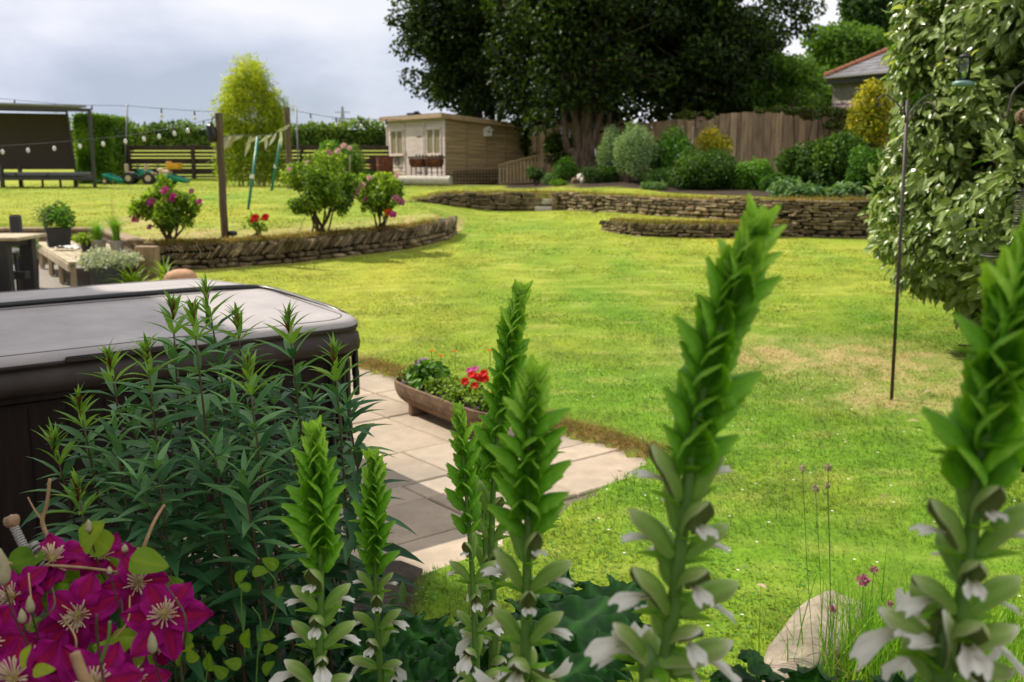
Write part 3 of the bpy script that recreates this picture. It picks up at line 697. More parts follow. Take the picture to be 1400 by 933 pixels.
# ------------------------------------------------------------------ hot tub
def hot_tub():
    t = thing('hot_tub', 'dark brown square hot tub with a folding grey-brown insulated cover', 'hot tub', (*(PC + PU * 1.1 + PV * 1.1), 0))
    S = 2.26
    def P3(u, v, z): q = PC + PU * u + PV * v; return (q[0], q[1], z)
    def rrect(u0, u1, v0, v1, rs, n=8):
        out = []
        for (cu, cv, a0, r_) in ((u0, v0, PI, rs[0]), (u1, v0, 1.5 * PI, rs[1]), (u1, v1, 0, rs[2]), (u0, v1, .5 * PI, rs[3])):
            mu = cu + (r_ if cu == u0 else -r_); mv = cv + (r_ if cv == v0 else -r_)
            for k in range(n + 1): a = a0 + k * .5 * PI / n; out.append((mu + r_ * math.cos(a), mv + r_ * math.sin(a)))
        return out
    def loft(mb, rings, cap_top=True):
        m = len(rings[0]); V = [q for r_ in rings for q in r_]; F = [(i * m + k, i * m + (k + 1) % m, i * m + m + (k + 1) % m, i * m + m + k) for i in range(len(rings) - 1) for k in range(m)]
        if cap_top: F.append(tuple(range((len(rings) - 1) * m, len(rings) * m)))
        mb.add(V, F)
    def ring(r_, ins, cu, cv, zf, hu, hv):
        return [P3(cu + (u - cu) * (1 - ins / hu), cv + (v - cv) * (1 - ins / hv), zf(v)) for u, v in r_]
    mid = 1.13
    def half(v0, v1, rs, zt, name):
        o = rrect(0, S, v0, v1, rs); cu, cv, hu, hv = S / 2, (v0 + v1) / 2, S / 2, (v1 - v0) / 2
        top = MB()
        rings = [ring(o, 0, cu, cv, lambda v: .868, hu, hv), ring(o, -.006, cu, cv, lambda v: zt(v) - .03, hu, hv), ring(o, .006, cu, cv, lambda v: zt(v) - .010, hu, hv), ring(o, .026, cu, cv, lambda v: zt(v), hu, hv)]
        # a top with a slight sag so the vinyl does not look machined
        prev = rings[-1]; top_in = [ring(o, i, cu, cv, (lambda d: lambda v: zt(v) - d)(d), hu, hv) for i, d in ((.15, .003), (.32, .006))]
        loft(top, rings + top_in); ob = top.build(name, M['cover'], t, True)
        sm = MB(); sp_ = ring(o, .055, cu, cv, lambda v: zt(v) - .0005, hu, hv); tube(sm, sp_ + sp_[:1], .0028, 5, cap=False); sm.build('seam_piping', M['skirt'], ob, True)
        sk_ = MB(); loft(sk_, [ring(o, .004, cu, cv, lambda v: .762, hu, hv), ring(o, -.012, cu, cv, lambda v: .768, hu, hv), ring(o, -.016, cu, cv, lambda v: .80, hu, hv), ring(o, -.010, cu, cv, lambda v: .846, hu, hv), ring(o, .006, cu, cv, lambda v: .862, hu, hv), ring(o, -.002, cu, cv, lambda v: .869, hu, hv), ring(o, -.007, cu, cv, lambda v: .878, hu, hv), ring(o, -.008, cu, cv, lambda v: zt(v) - .036, hu, hv), ring(o, .0, cu, cv, lambda v: zt(v) - .028, hu, hv)], False)
        sk_.build('cover_skirt', M['skirt'], ob, True); return ob
    front = half(0, mid - .006, (.16, .16, .02, .02), lambda v: .925 + .05 * v / mid, 'front_cover')
    half(mid + .006, S, (.02, .02, .16, .16), lambda v: .925 + .05 * (S - v) / mid, 'rear_cover')
    mb = MB(); o = rrect(.05, S - .05, .05, S - .05, (.14,) * 4); cu = cv = S / 2
    loft(mb, [ring(o, 0, cu, cv, lambda v: .0, S / 2, S / 2), ring(o, 0, cu, cv, lambda v: .72, S / 2, S / 2), ring(o, -.035, cu, cv, lambda v: .735, S / 2, S / 2), ring(o, -.035, cu, cv, lambda v: .765, S / 2, S / 2)]); mb.build('cabinet', M['cabinet'], t, False)
    mb = MB()
    for side in range(2):
        for k in range(13):
            s = .22 + k * .15; p = (s, .045) if side == 0 else (.045, s)
            q = P3(*p, .36); bbox(mb, q, (.006, .006, .68) if side == 0 else (.006, .006, .68), math.atan2(PU[1], PU[0]), .3, .002)
    mb.build('panel_joints', M['cabinet'], t)
    mb = MB()
    for k in range(7):
        a = PI + k * .25 * PI / 3; q = P3(.19 + .155 * math.cos(a), .19 + .155 * math.sin(a), .36); lathe(mb, [(.012, -.35), (.012, .35)], q, 6)
    mb.build('corner_post', M['black'], t)
    # carrying handle sewn on the front band, and hinge bar that lifts the cover
    mb = MB(); ang = math.atan2(PU[1], PU[0]); bbox(mb, P3(1.18, -.014, .893), (.5, .012, .026), ang, .5, .005); mb.build('handle', M['skirt'], front)
    path = spline([P3(S + .03, mid, .975), P3(1.5, mid, .990), P3(.5, mid, .990), P3(.16, mid - .02, .984), P3(.06, mid - .10, .976), P3(.028, mid - .34, .962), P3(.016, .55, .946), P3(.008, .34, .932), P3(-.016, .23, .90), P3(-.034, .20, .83), P3(-.036, .195, .70), P3(-.036, .195, .52)], 60)
    mb = MB(); tube(mb, path, .015, 10); mb.build('cover_lifter', M['black'], t, True)
    mb = MB(); bbox(mb, P3(-.036, .195, .56), (.03, .03, .14), ang, .5, .006); bbox(mb, P3(-.034, .21, .70), (.012, .035, .22), ang, .5, .003); mb.build('lifter_bracket', M['black'], t)
hot_tub()

# ------------------------------------------------------------------ house beside the viewer: its eave throws the shade over tub and bed
def house():
    d = np.array([.65, -.76]); n = np.array([.76, .65])
    k = math.tan(PI / 2 - ELEV); tr = -SUN_TO[:2] * k
    ze = 9.6; L0 = np.array([-1.70, 4.95]); e = L0 - tr * (ze - .93)          # a point of the eave line above the edge of the shade
    end = e + d * (-3.4); start = e + d * 10.5
    c = (end + start) / 2 - n * 4
    t = thing('house', 'pale rendered house standing close beside the tub, only its shade in view', 'house', (c[0], c[1], 0))
    L = np.linalg.norm(start - end)
    Rm = np.array([[d[0], -n[0], 0], [d[1], -n[1], 0], [0, 0, 1.]])
    def W(a, b, z): q = end + d * a - n * b; return np.array([q[0], q[1], z])
    mb = MB(); V = [W(.3, 1.2, 0), W(L - .3, 1.2, 0), W(L - .3, 8, 0), W(.3, 8, 0), W(.3, 1.2, 9.55), W(L - .3, 1.2, 9.55), W(L - .3, 8, 9.55), W(.3, 8, 9.55), W(.3, 4.2, 12.1), W(L - .3, 4.2, 12.1)]
    mb.add(V, [(0, 1, 5, 4), (2, 3, 7, 6), (1, 2, 6, 9, 5), (3, 0, 4, 8, 7)]); mb.build('wall', M['housewall'], t)
    mb = MB(); V = [W(0, 0, 9.6), W(L, 0, 9.6), W(L, 4.2, 12.3), W(0, 4.2, 12.3), W(0, 8.4, 9.6), W(L, 8.4, 9.6)]
    mb.add(V, [(0, 1, 2, 3), (3, 2, 5, 4)]); V2 = [v - np.array([0, 0, .12]) for v in V]; mb.add(V2, [(3, 2, 1, 0), (4, 5, 2, 3)]); mb.build('roof', M['slate'], t)
    mb = MB(); tube(mb, [W(0, -.05, 9.52), W(L, -.05, 9.52)], .06, 8); mb.build('gutter', M['black'], t)
    for a in (3.5, 6.5, 10.5):
        mb = MB(); bbox(mb, W(a, 1.19, 1.5), (1.3, .06, 1.25), Rm, .5, .01); f = mb.build('window', M['white'], t)
        mb = MB(); bbox(mb, W(a, 1.155, 1.5), (1.15, .02, 1.1), Rm, .5, .004); mb.build('pane', M['glassd'], f)
house()

# ------------------------------------------------------------------ shed
def shed():
    A = np.array([-2.08, 31.75]); f = nrm(np.array([-2.2, 3.2])); s = np.array([-f[1], f[0]]) * -1      # f: along the front, s: along the side
    Lf, Ls, zb = 3.9, 3.0, .95; hf, hb = 2.12, 1.84
    n = -s                                                                                              # front faces this way
    t = thing('garden_shed', 'cream and brown wooden pent-roof shed with two curtained windows', 'shed', (*(A + f * 2 + s * 1.5), zb))
    def W(a, b, z): q = A + f * a + s * b; return np.array([q[0], q[1], zb + z])
    hz = lambda b: hf + (hb - hf) * b / Ls
    Rm = np.array([[f[0], s[0], 0], [f[1], s[1], 0], [0, 0, 1.]])
    def boards(name, mat, p0, p1, htop0, htop1, along, outv):
        mb = MB(); nb = 17
        for k in range(nb):
            z0 = htop1 * k / nb; 
            top0 = htop0 * (k + 1) / nb; top1 = htop1 * (k + 1) / nb; b0 = htop0 * k / nb; b1 = htop1 * k / nb
            V = []
            for (p, b_, t_) in ((p0, b0, top0), (p1, b1, top1)):
                for (o, z) in ((.018, b_ + .004), (.006, t_ - .002), (-.03, t_), (-.03, b_)): V.append(np.array([p[0] + outv[0] * o, p[1] + outv[1] * o, zb + z]))
            mb.add(V, [(0, 4, 5, 1), (1, 5, 6, 2), (0, 3, 7, 4), (0, 1, 2, 3), (4, 7, 6, 5), (3, 2, 6, 7)], rng.uniform(.2, .8))
        return mb.build(name, mat, t)
    fa = A; fb = A + f * Lf; sb = A + s * Ls
    fw_ = boards('front_wall', M['shed'], fa, fb, hf, hf, f, n)
    boards('side_wall', M['shedside'], fa, sb, hf, hb, s, -f)
    boards('rear_wall', M['shedside'], sb, sb + f * Lf, hb, hb, f, s)
    boards('side_wall', M['shedside'], fb, fb + s * Ls, hf, hb, s, f)
    mb = MB()
    for b_ in (0.75, 1.5, 2.25): bbox(mb, W(-.022, b_, hz(b_) / 2), (.03, .012, hz(b_) - .04), Rm, .2, .003)
    mb.build('cover_strip', M['shedside'], t)
    for a in (0.02, 1.28, 2.62, Lf - .02): mb = MB(); bbox(mb, W(a, -.028, hf / 2), (.06, .022, hf - .02), Rm, .8, .004); mb.build('corner_trim', M['shed'], t)
    # roof with fascia
    mb = MB(); V = [W(-.14, -.22, hz(-.22) + .02), W(Lf + .14, -.22, hz(-.22) + .02), W(Lf + .14, Ls + .12, hz(Ls + .12) + .02), W(-.14, Ls + .12, hz(Ls + .12) + .02)]
    V += [v + np.array([0, 0, .035]) for v in V]; mb.add(V, [(0, 3, 2, 1), (4, 5, 6, 7), (0, 1, 5, 4), (1, 2, 6, 5), (2, 3, 7, 6), (3, 0, 4, 7)]); rf = mb.build('roof', M['felt'], t)
    mb = MB(); beam(mb, W(-.15, -.23, hz(-.2) - .03), W(Lf + .15, -.23, hz(-.2) - .03), .025, .125, .6); beam(mb, W(-.15, -.23, hz(-.2) - .03), W(-.15, Ls + .13, hz(Ls) - .03), .025, .15, .4); mb.build('fascia', M['trim'], rf)
    mb = MB(); bbox(mb, W(2.2, .1, hf + .13), (.5, .26, .07), Rm, .5, .01); bbox(mb, W(2.0, .1, hf + .19), (.3, .03, .05), Rm, .5, .01); mb.build('roof_vent', M['black'], rf)
    for a in (.68, 3.16):
        mb = MB(); c = W(a, -.03, 1.33); 
        for da in (-.43, 0, .43): bbox(mb, W(a + da, -.03, 1.33), (.06, .035, .82), Rm, .7, .004)
        for dz in (-.40, .40): bbox(mb, W(a, -.032, 1.33 + dz), (.92, .04, .06), Rm, .7, .004)
        fr = mb.build('window', M['white' if 0 else 'shed'], t)
        mb = MB(); bbox(mb, W(a, -.02, 1.33), (.84, .006, .76), Rm, .5, .002); mb.build('curtain', M['net'], fr)
        mb = MB(); bbox(mb, W(a, -.06, .89), (1.0, .09, .03), Rm, .7, .006); mb.build('sill', M['trim'], fr)
    mb = MB()
    for k in range(7): bbox(mb, W(1.44 + k * .165, -.025, .93), (.155, .025, 1.78), Rm, rng.uniform(.3, .8), .004)
    dr = mb.build('door', M['shed'], t)
    mb = MB(); bbox(mb, W(2.5, -.045, .95), (.03, .02, .12), Rm, .5, .004); mb.build('handle', M['blackm'], dr)
    for z in (.35, 1.5): mb = MB(); bbox(mb, W(1.6, -.042, z), (.34, .008, .035), Rm, .5, .002); mb.build('hinge', M['blackm'], dr)
    mb = MB(); a_ = np.linspace(.3, 2 * PI - .3, 14); tube(mb, [W(3.1 + .11 * math.sin(k), -.07, .70 - .14 * math.cos(k)) for k in a_], .022, 6); tag(mb.build('horseshoe', M['blackm'], None, True), 'iron horseshoe hung under the left shed window', 'horseshoe')
    # bird box on the side
    bl = W(-.12, 1.5, 1.63); b = thing('bird_box', 'small white bird box on the shed side wall', 'bird box', bl)
    mb = MB(); V = []
    for o in (-.08, .09):
        for (y_, z) in ((-.11, -.13), (.11, -.13), (.11, .06), (0, .15), (-.11, .06)): V.append(bl + np.append(f * o, 0) + np.append(s * y_, 0) + np.array([0, 0, z]))
    mb.add(V, [(0, 1, 2, 3, 4), (9, 8, 7, 6, 5)] + [(k, k + 5, (k + 1) % 5 + 5, (k + 1) % 5) for k in range(5)]); mb.build('box', M['white'], b)
    mb = MB()
    for sg in (1, -1): beam(mb, bl + np.append(-f * .12 + s * sg * 0, .17), bl + np.append(-f * .12 + s * sg * .15, .05), .02, .02, .5); q = [bl + np.append(f * o + s * y_, z) for (o, y_, z) in ((-.13, 0, .175), (.1, 0, .175), (.1, sg * .16, .045), (-.13, sg * .16, .045))]; mb.add(q, [(0, 1, 2, 3)])
    mb.build('roof', M['white'], b)
    mb = MB(); lathe(mb, [(.028, -.004), (.028, .004)], bl + np.append(-f * .083, .01), 10, rot=np.stack([np.append(s, 0), [0, 0, 1], np.append(-f, 0)], 1)); mb.build('entrance_hole', M['black'], b)
    # things in front of it
    g = on(608, 252); 
    a0 = at(616, 249, 30.2); a1 = at(546, 248.5, 30.7); a0[2] = a1[2] = 1.09
    k = thing('concrete_pipe', 'long pale concrete pipe lying in front of the shed door', 'pipe', (*((a0 + a1)[:2] / 2), zb)); mb = MB(); tube(mb, [a0, a0 * .7 + a1 * .3, a0 * .3 + a1 * .7, a1], .15, 14); mb.build('pipe', M['concrete'], k, False)
    # barbecue made from two half drums
    def bbq(c, d, L, lbl):
        k = thing('barbecue', lbl, 'barbecue', (c[0], c[1], zb)); d2 = np.append(d, 0); o2 = np.array([-d[1], d[0], 0]); c3 = np.array([c[0], c[1], zb + .80]); mb = MB(); V = []; nn = 12
        for sx in (-L / 2, L / 2):
            for i in range(nn + 1): a = PI + PI * i / nn; V.append(c3 + d2 * sx + o2 * .27 * math.cos(a) + np.array([0, 0, .27 * math.sin(a)]))
        F = [(i, i + 1, nn + 2 + i, nn + 1 + i) for i in range(nn)] + [tuple(range(nn, -1, -1)), tuple(range(nn + 1, 2 * nn + 2))]; mb.add(V, F); mb.build('drum', M['rust'], k, True)
        mb = MB(); bbox(mb, c3 + np.array([0, 0, .035]), (L + .06, .60, .05), np.stack([d2, o2, [0, 0, 1]], 1), .5, .01)
        for i in range(4): bbox(mb, c3 + d2 * (-L / 2 + L * (i + .5) / 4) - o2 * .28 + np.array([0, 0, .08]), (.05, .05, .07), None, .5, .01)
        mb.build('grill', M['grill'], k)
        for sx in (-L / 2 + .06, L / 2 - .06):
            mb = MB()
            for sy in (-.2, .2): tube(mb, [c3 + d2 * sx + o2 * sy + [0, 0, -.12], c3 + d2 * sx * 1.05 + o2 * sy * 1.1 + [0, 0, -.80]], .02, 6)
            tube(mb, [c3 + d2 * sx * 1.03 + o2 * .21 + [0, 0, -.55], c3 + d2 * sx * 1.03 - o2 * .21 + [0, 0, -.55]], .014, 6); mb.build('leg', M['grill'], k)
    d = nrm(np.array([-.97, .25])); c = at(594, 230, 30.75)[:2]
    bbq(c, d, .44, 'right half of the rusty drum barbecue, its grill black, by the shed door'); bbq(at(572, 230, 30.95)[:2], d, .42, 'left rusty half drum barbecue on thin legs before the shed door')
    # rusty barrels
    for (px, py, Y, sc, lab) in ((526.5, 244, 33.2, 1, 'rusty orange oil drum standing at the shed corner'), (516, 243, 34.4, .97, 'darker brown drum behind the rusty orange one')):
        q = at(px, py, Y); q[2] = .95; b = thing('oil_drum', lab, 'oil drum', q)
        pr = [(.27, 0), (.28, .02), (.275, .27), (.288, .285), (.275, .30), (.275, .56), (.288, .575), (.275, .59), (.276, .84), (.285, .86), (.25, .862), (.25, .84)]; mb = MB(); lathe(mb, [(r_ * sc, z * sc) for r_, z in pr], q, 20); mb.build('drum', M['rust'], b, False)
        mb = MB(); lathe(mb, [(.26, -.01), (.26, .004)], q + np.array([0, 0, .866 * sc]), 20); mb.build('lid', M['rust'], b)
    # wire grid panel leaning at the side wall, and a slatted pallet gate
    k = thing('wire_panel', 'low dark wire grid panel standing along the shed side', 'wire panel', W(-.35, .9, 0)); mb = MB()
    for i in range(17): tube(mb, [W(-.3 - .0, .12 + i * .12, .0), W(-.3, .12 + i * .12, .42)], .012, 4)
    for j in range(5): tube(mb, [W(-.3, .12, .02 + j * .1), W(-.3, 2.04, .02 + j * .1)], .012, 4)
    mb.build('grid', M['grill'], k)
    q0, q1 = at(681, 250, 31.3), at(739, 243, 31.5); q0[2] = .93; q1[2] = .99
    k = thing('wooden_gate', 'brown slatted wooden gate panel leaning beyond the shed', 'gate panel', (q0 + q1) / 2); dv = q1 - q0; L = np.linalg.norm(dv); up = np.array([0, .18, 1.])
    def G(a, h): return q0 + dv * a + up * h + np.array([0, 0, .22 * a * 0])
    top = lambda a: .60 + .27 * a
    mb = MB()
    for i in range(12): a = (i + .5) / 12; beam(mb, G(a, .03), G(a, top(a)), .075, .02, rng.uniform(.3, .9), up=(0, 1, 0))
    mb.build('slat', M['shedside'], k)
    mb = MB(); off = np.array([0, -.03, 0]); beam(mb, G(0, .60) + off, G(1, .87) + off, .03, .07); beam(mb, G(0, .06) + off, G(1, .06) + off, .03, .07); mb.build('rail', M['shedside'], k)
shed()

# ------------------------------------------------------------------ close boarded fence on the right
def board_fence():
    pts = np.array([[.55, 33.2], [2.4, 31.8], [4.2, 30.6], [6.2, 29.6], [8.3, 28.9], [10.2, 28.3], [13.5, 27.6]]); seg = np.r_[0, np.cumsum(np.linalg.norm(np.diff(pts, axis=0), axis=1))]
    t = thing('board_fence', 'brown vertical close-board fence behind the shrub border', 'fence', (6, 29.6, 1.2))
    def pt(s): return np.array([np.interp(s, seg, pts[:, 0]), np.interp(s, seg, pts[:, 1])])
    n = int(seg[-1] / .16); mb = MB()
    for i in range(n):
        s = (i + .5) * .16; p = pt(s); d = nrm(pt(s + .1) - pt(s - .1)); zb = 1.0; zt = float(np.interp(p[0], [.5, 4.1, 6.5, 7.6, 9], [2.83, 2.81, 3.02, 3.08, 2.98])) + .03 * math.sin(s * .6) + .03 * rng.normal() * .5 + .05 * (i // 12 % 2)
        o = np.array([d[1], -d[0]]) * (.02 if i % 2 else -.015) ; w = .175 if i % 2 else .15
        bbox(mb, (p[0] + o[0], p[1] + o[1], (zb + zt) / 2), (w, .02, zt - zb), math.atan2(d[1], d[0]) + .02, rng.uniform(.1, .95) * (1 if i % 2 else .6), .004)
    mb.build('boards', M['fence'], t)
    mb = MB()
    for z in (1.35, 2.15, 2.75):
        for a, b in zip(pts[:-1], pts[1:]): beam(mb, (*(a + [0, .04]), z), (*(b + [0, .04]), z), .04, .08)
    mb.build('rail', M['fence'], t)
    b = thing('bird_house', 'weathered grey bird house fixed high on the board fence', 'bird house', at(957, 168, 28.9)); q = np.array(b.location); mb = MB(); bbox(mb, q, (.26, .2, .34), None, .5, .01); mb.build('box', M['timber'], b)
    mb = MB()
    for sg in (1, -1): V = [q + np.array(v) for v in ((0, -.17, .30), (0, .12, .30), (sg * .21, .12, .13), (sg * .21, -.17, .13))]; mb.add(V, [(0, 1, 2, 3)])
    mb.build('roof', M['timber'], b); mb = MB(); lathe(mb, [(.035, -.004), (.035, .004)], q + np.array([0, -.103, .04]), 10, rot=np.array([[1, 0, 0], [0, 0, -1], [0, 1, 0]])); mb.build('entrance_hole', M['black'], b)
board_fence()

# ------------------------------------------------------------------ horizontal slat fence on the left
def slat_fence(px0, px1, posts, label):
    Y = 33.4; x0 = at(px0, 200, Y)[0]; x1 = at(px1, 200, Y)[0]; t = thing('slat_fence', label, 'fence', ((x0 + x1) / 2, Y, .95))
    rows = [(2.02, 2.17), (1.90, 1.985), (1.79, 1.865), (1.57, 1.755), (1.465, 1.535), (1.235, 1.43), (1.14, 1.20), (.93, 1.105)]
    for a, b in zip([x0] + [at(p, 200, Y)[0] for p in posts], [at(p, 200, Y)[0] for p in posts] + [x1]):
        if b - a < .2: continue
        mb = MB()
        for z0, z1 in rows: bbox(mb, ((a + b) / 2, Y, (z0 + z1) / 2), (b - a - .02, .022, z1 - z0), None, rng.uniform(.2, .8), .004)
        mb.build('slat_panel', M['slat'], t)
    for p in posts:
        mb = MB(); x = at(p, 200, Y)[0]; bbox(mb, (x, Y - .06, 1.55), (.12, .1, 1.3), None, .4, .008); mb.build('post', M['slat'], t)
slat_fence(100, 330, [174, 264], 'dark horizontal slat fence behind the ride-on toys')
slat_fence(330, 532, [413, 470], 'dark horizontal slat fence between the bamboo and the shed')

# ------------------------------------------------------------------ covered swing daybed
def daybed():
    o = on(130, 257); Y = o[1]; zb = o[2]
    t = thing('swing_daybed', 'large dark framed garden daybed with brown sling back and flat canopy', 'daybed', (o[0] - 1.4, Y + .3, zb))
    x1 = o[0]; x0 = at(4, 257, Y)[0]; top = at(121, 151, Y)[2]; D = 1.05
    for (x, y) in ((x1, Y), (x0, Y)):
        mb = MB(); beam(mb, (x, y, zb - .02), (x, y, top), .085, .085, .5, .01); mb.build('post', M['swingm'], t) if x == x1 else beam(mb, (x, y, zb), (x, y, zb + .45), .085, .085) and mb.build('leg', M['swingm'], t) if 0 else (mb.build('post', M['swingm'], t) if x == x1 else None)
    for y in (Y, Y + D):
        mb = MB(); beam(mb, (x0, y, zb - .02), (x0, y, zb + .62), .12, .085, .5, .01); mb.build('leg', M['swingm'], t)
    xe = x0 - 1.4; xr = x1 - .45
    mb = MB(); beam(mb, (xe, Y, zb - .02), (xe, Y, top + .16), .085, .085); mb.build('post', M['swingm'], t)
    mb = MB(); beam(mb, (xe, Y, top + .10), (x1 + .04, Y, top), .08, .09); beam(mb, (xe, Y + D, top + .1), (x1 - 1.05, Y + D, top + .04), .08, .09); mb.build('beam', M['swingm'], t)
    mb = MB(); V = [(xe, Y - .12, top + .20), (x1 - .05, Y - .05, top + .075), (x1 - 1.0, Y + D, top + .075), (xe, Y + D, top + .20)]; V += [(a, b, c + .05) for a, b, c in V]; mb.add(V, [(0, 3, 2, 1), (4, 5, 6, 7), (0, 1, 5, 4), (1, 2, 6, 5), (2, 3, 7, 6), (3, 0, 4, 7)]); mb.build('canopy', M['canopy'], t)
    a = at(92, 156, Y + .9); b = at(103, 232, Y + 1.2); mb = MB(); nx_, nz_ = 12, 8; V = []
    for j in range(nz_ + 1):
        for i in range(nx_ + 1): s_ = j / nz_; xx = a[0] + (b[0] - a[0]) * s_; u_ = i / nx_; V.append((xe + (xx - xe) * u_, Y + .9 + .3 * s_ + .08 * math.sin(PI * s_) + .03 * math.sin(PI * u_), a[2] + (b[2] - a[2]) * s_ + .05 * (1 - u_) * (1 - s_)))
    mb.add(V, [(j * (nx_ + 1) + i, j * (nx_ + 1) + i + 1, (j + 1) * (nx_ + 1) + i + 1, (j + 1) * (nx_ + 1) + i) for j in range(nz_) for i in range(nx_)]); mb.build('back_sling', M['sling'], t, True)
    mb = MB(); beam(mb, (a[0], Y + .9, a[2]), (b[0], Y + 1.2, b[2]), .05, .05); beam(mb, (a[0], Y + .88, a[2] - .02), (a[0] - .02, Y + .9, top + .08), .05, .05); beam(mb, (b[0], Y + 1.2, b[2]), (b[0] + .02, Y + 1.2, zb - .02), .05, .05); mb.build('back_frame', M['swingm'], t)
    zs = at(60, 239, Y)[2]; mb = MB(); w_ = (xr - xe) / 4
    for k in range(4): bbox(mb, (xe + w_ * (k + .5), Y + D / 2, zs), (w_ - .03, D - .12, .12), None, .5, .035)
    mb.build('cushion', M['cushion'], t)
    mb = MB(); beam(mb, (xe, Y - .01, zs - .11), (x1, Y - .01, zs - .11), .07, .09); beam(mb, (xe, Y + D, zs - .11), (xr, Y + D, zs - .11), .07, .09); beam(mb, (xr, Y + D, zs - .11), (x1, Y, zs - .11), .07, .09)
    mb.build('seat_frame', M['swingm'], t)
    for x in (x0 + .85, x0 + 1.35, x0 + 1.75):
        mb = MB(); beam(mb, (x, Y + .55, zb - .02), (x, Y + .55, zs - .08), .05, .05); mb.build('leg', M['swingm'], t)
daybed()

# ------------------------------------------------------------------ ride-on toys
def wheel(root, c, r_, w_, ax=(1, 0, 0), mat='toyblack'):
    ax = nrm(np.array(ax, float)); u = nrm(np.cross(ax, [0, 0, 1])); Rm = np.stack([u, np.cross(ax, u), ax], 1)
    mb = MB(); lathe(mb, [(r_ * .6, -w_ / 2), (r_ * .95, -w_ / 2), (r_, -w_ / 4), (r_, w_ / 4), (r_ * .95, w_ / 2), (r_ * .6, w_ / 2)], c, 16, rot=Rm); o = mb.build('wheel', M[mat], root)
    mb = MB(); lathe(mb, [(r_ * .5, -w_ / 2 - .008), (r_ * .5, w_ / 2 + .008)], c, 12, rot=Rm); mb.build('hub', M['toybeige'], o)
def trailer(px, py, lab):
    q = at(px, py, 31.6); q[2] = H(q[0], q[1]); t = thing('toy_trailer', lab, 'toy trailer', q); mb = MB()
    V = np.array([(-.22, -.20, .10), (.30, -.20, .02), (.30, .20, .02), (-.22, .20, .10), (-.30, -.25, .30), (.36, -.25, .10), (.36, .25, .10), (-.30, .25, .34)]); V[:, 2] += .02
    I = (V - V.mean(0)) * np.array([.9, .88, .9]) + V.mean(0) + np.array([0, 0, .02])
    mb.add(np.vstack([V, I]) + q, [(0, 3, 2, 1), (0, 1, 5, 4), (1, 2, 6, 5), (2, 3, 7, 6), (3, 0, 4, 7), (8, 9, 10, 11), (8, 12, 13, 9), (9, 13, 14, 10), (10, 14, 15, 11), (11, 15, 12, 8), (4, 5, 13, 12), (5, 6, 14, 13), (6, 7, 15, 14), (7, 4, 12, 15)]); mb.build('tub', M['toygreen'], t)
    for s in (-.27, .27): wheel(t, q + np.array([-.2, s, .11]), .11, .07, (0, 1, 0))
    mb = MB(); beam(mb, q + np.array([-.22, 0, .12]), q + np.array([-.6, 0, .10]), .04, .03); mb.build('drawbar', M['toygreen'], t)
trailer(157, 250, 'green plastic toy trailer nearest the daybed'); trailer(243, 251, 'green plastic toy trailer at the right end of the toys')
def tractor(px, py, lab, hood, seat, fl_, load=None):
    q = at(px, py, 31.8); q[2] = H(q[0], q[1]); t = thing('toy_tractor', lab, 'toy tractor', q)
    def B(name, parts, mat):
        mb = MB()
        for c, s, b in parts: bbox(mb, q + np.array([c[0] * fl_, c[1], c[2]]), s, None, .5, b)
        return mb.build(name, M[mat], t)
    B('chassis', [((0, 0, .20), (.72, .20, .10), .02)], 'toyblack')
    B('bonnet', [((.24, 0, .34), (.40, .24, .22), .05), ((.08, 0, .44), (.14, .26, .10), .03)], hood)
    B('mudguard', [((-.24, -.17, .32), (.30, .08, .10), .03)], hood); B('mudguard', [((-.24, .17, .32), (.30, .08, .10), .03)], hood)
    B('seat', [((-.26, 0, .36), (.22, .22, .06), .02), ((-.36, 0, .50), (.07, .24, .28), .03)], seat)
    mb = MB(); a_ = np.linspace(0, 2 * PI, 14); cc = q + np.array([-.02 * fl_, 0, .56]); tube(mb, [cc + np.array([.05 * math.cos(k) * fl_, .11 * math.sin(k), .10 * math.cos(k)]) for k in a_], .014, 6, cap=False); tube(mb, [cc, q + np.array([.06 * fl_, 0, .42])], .014, 6); mb.build('steering_wheel', M['toyblack'], t)
    for s in (-.2, .2): wheel(t, q + np.array([-.24 * fl_, s, .19]), .19, .11, (0, 1, 0)); wheel(t, q + np.array([.32 * fl_, s, .13]), .13, .09, (0, 1, 0))
    if load: B('front_loader', [((.52, 0, .50), (.40, .42, .07), .02), ((.36, 0, .60), (.06, .42, .22), .02), ((.70, 0, .58), (.05, .42, .14), .02), ((.52, -.2, .58), (.38, .04, .16), .015), ((.52, .2, .58), (.38, .04, .16), .015), ((.36, 0, .42), (.08, .12, .16), .02)], load)
tractor(190, 251, 'green ride-on toy tractor with a beige seat', 'toygreen', 'toybeige', 1)
tractor(217, 251, 'ride-on toy digger with a raised yellow loader bucket', 'toybeige', 'toybeige', 1, 'toyyellow')

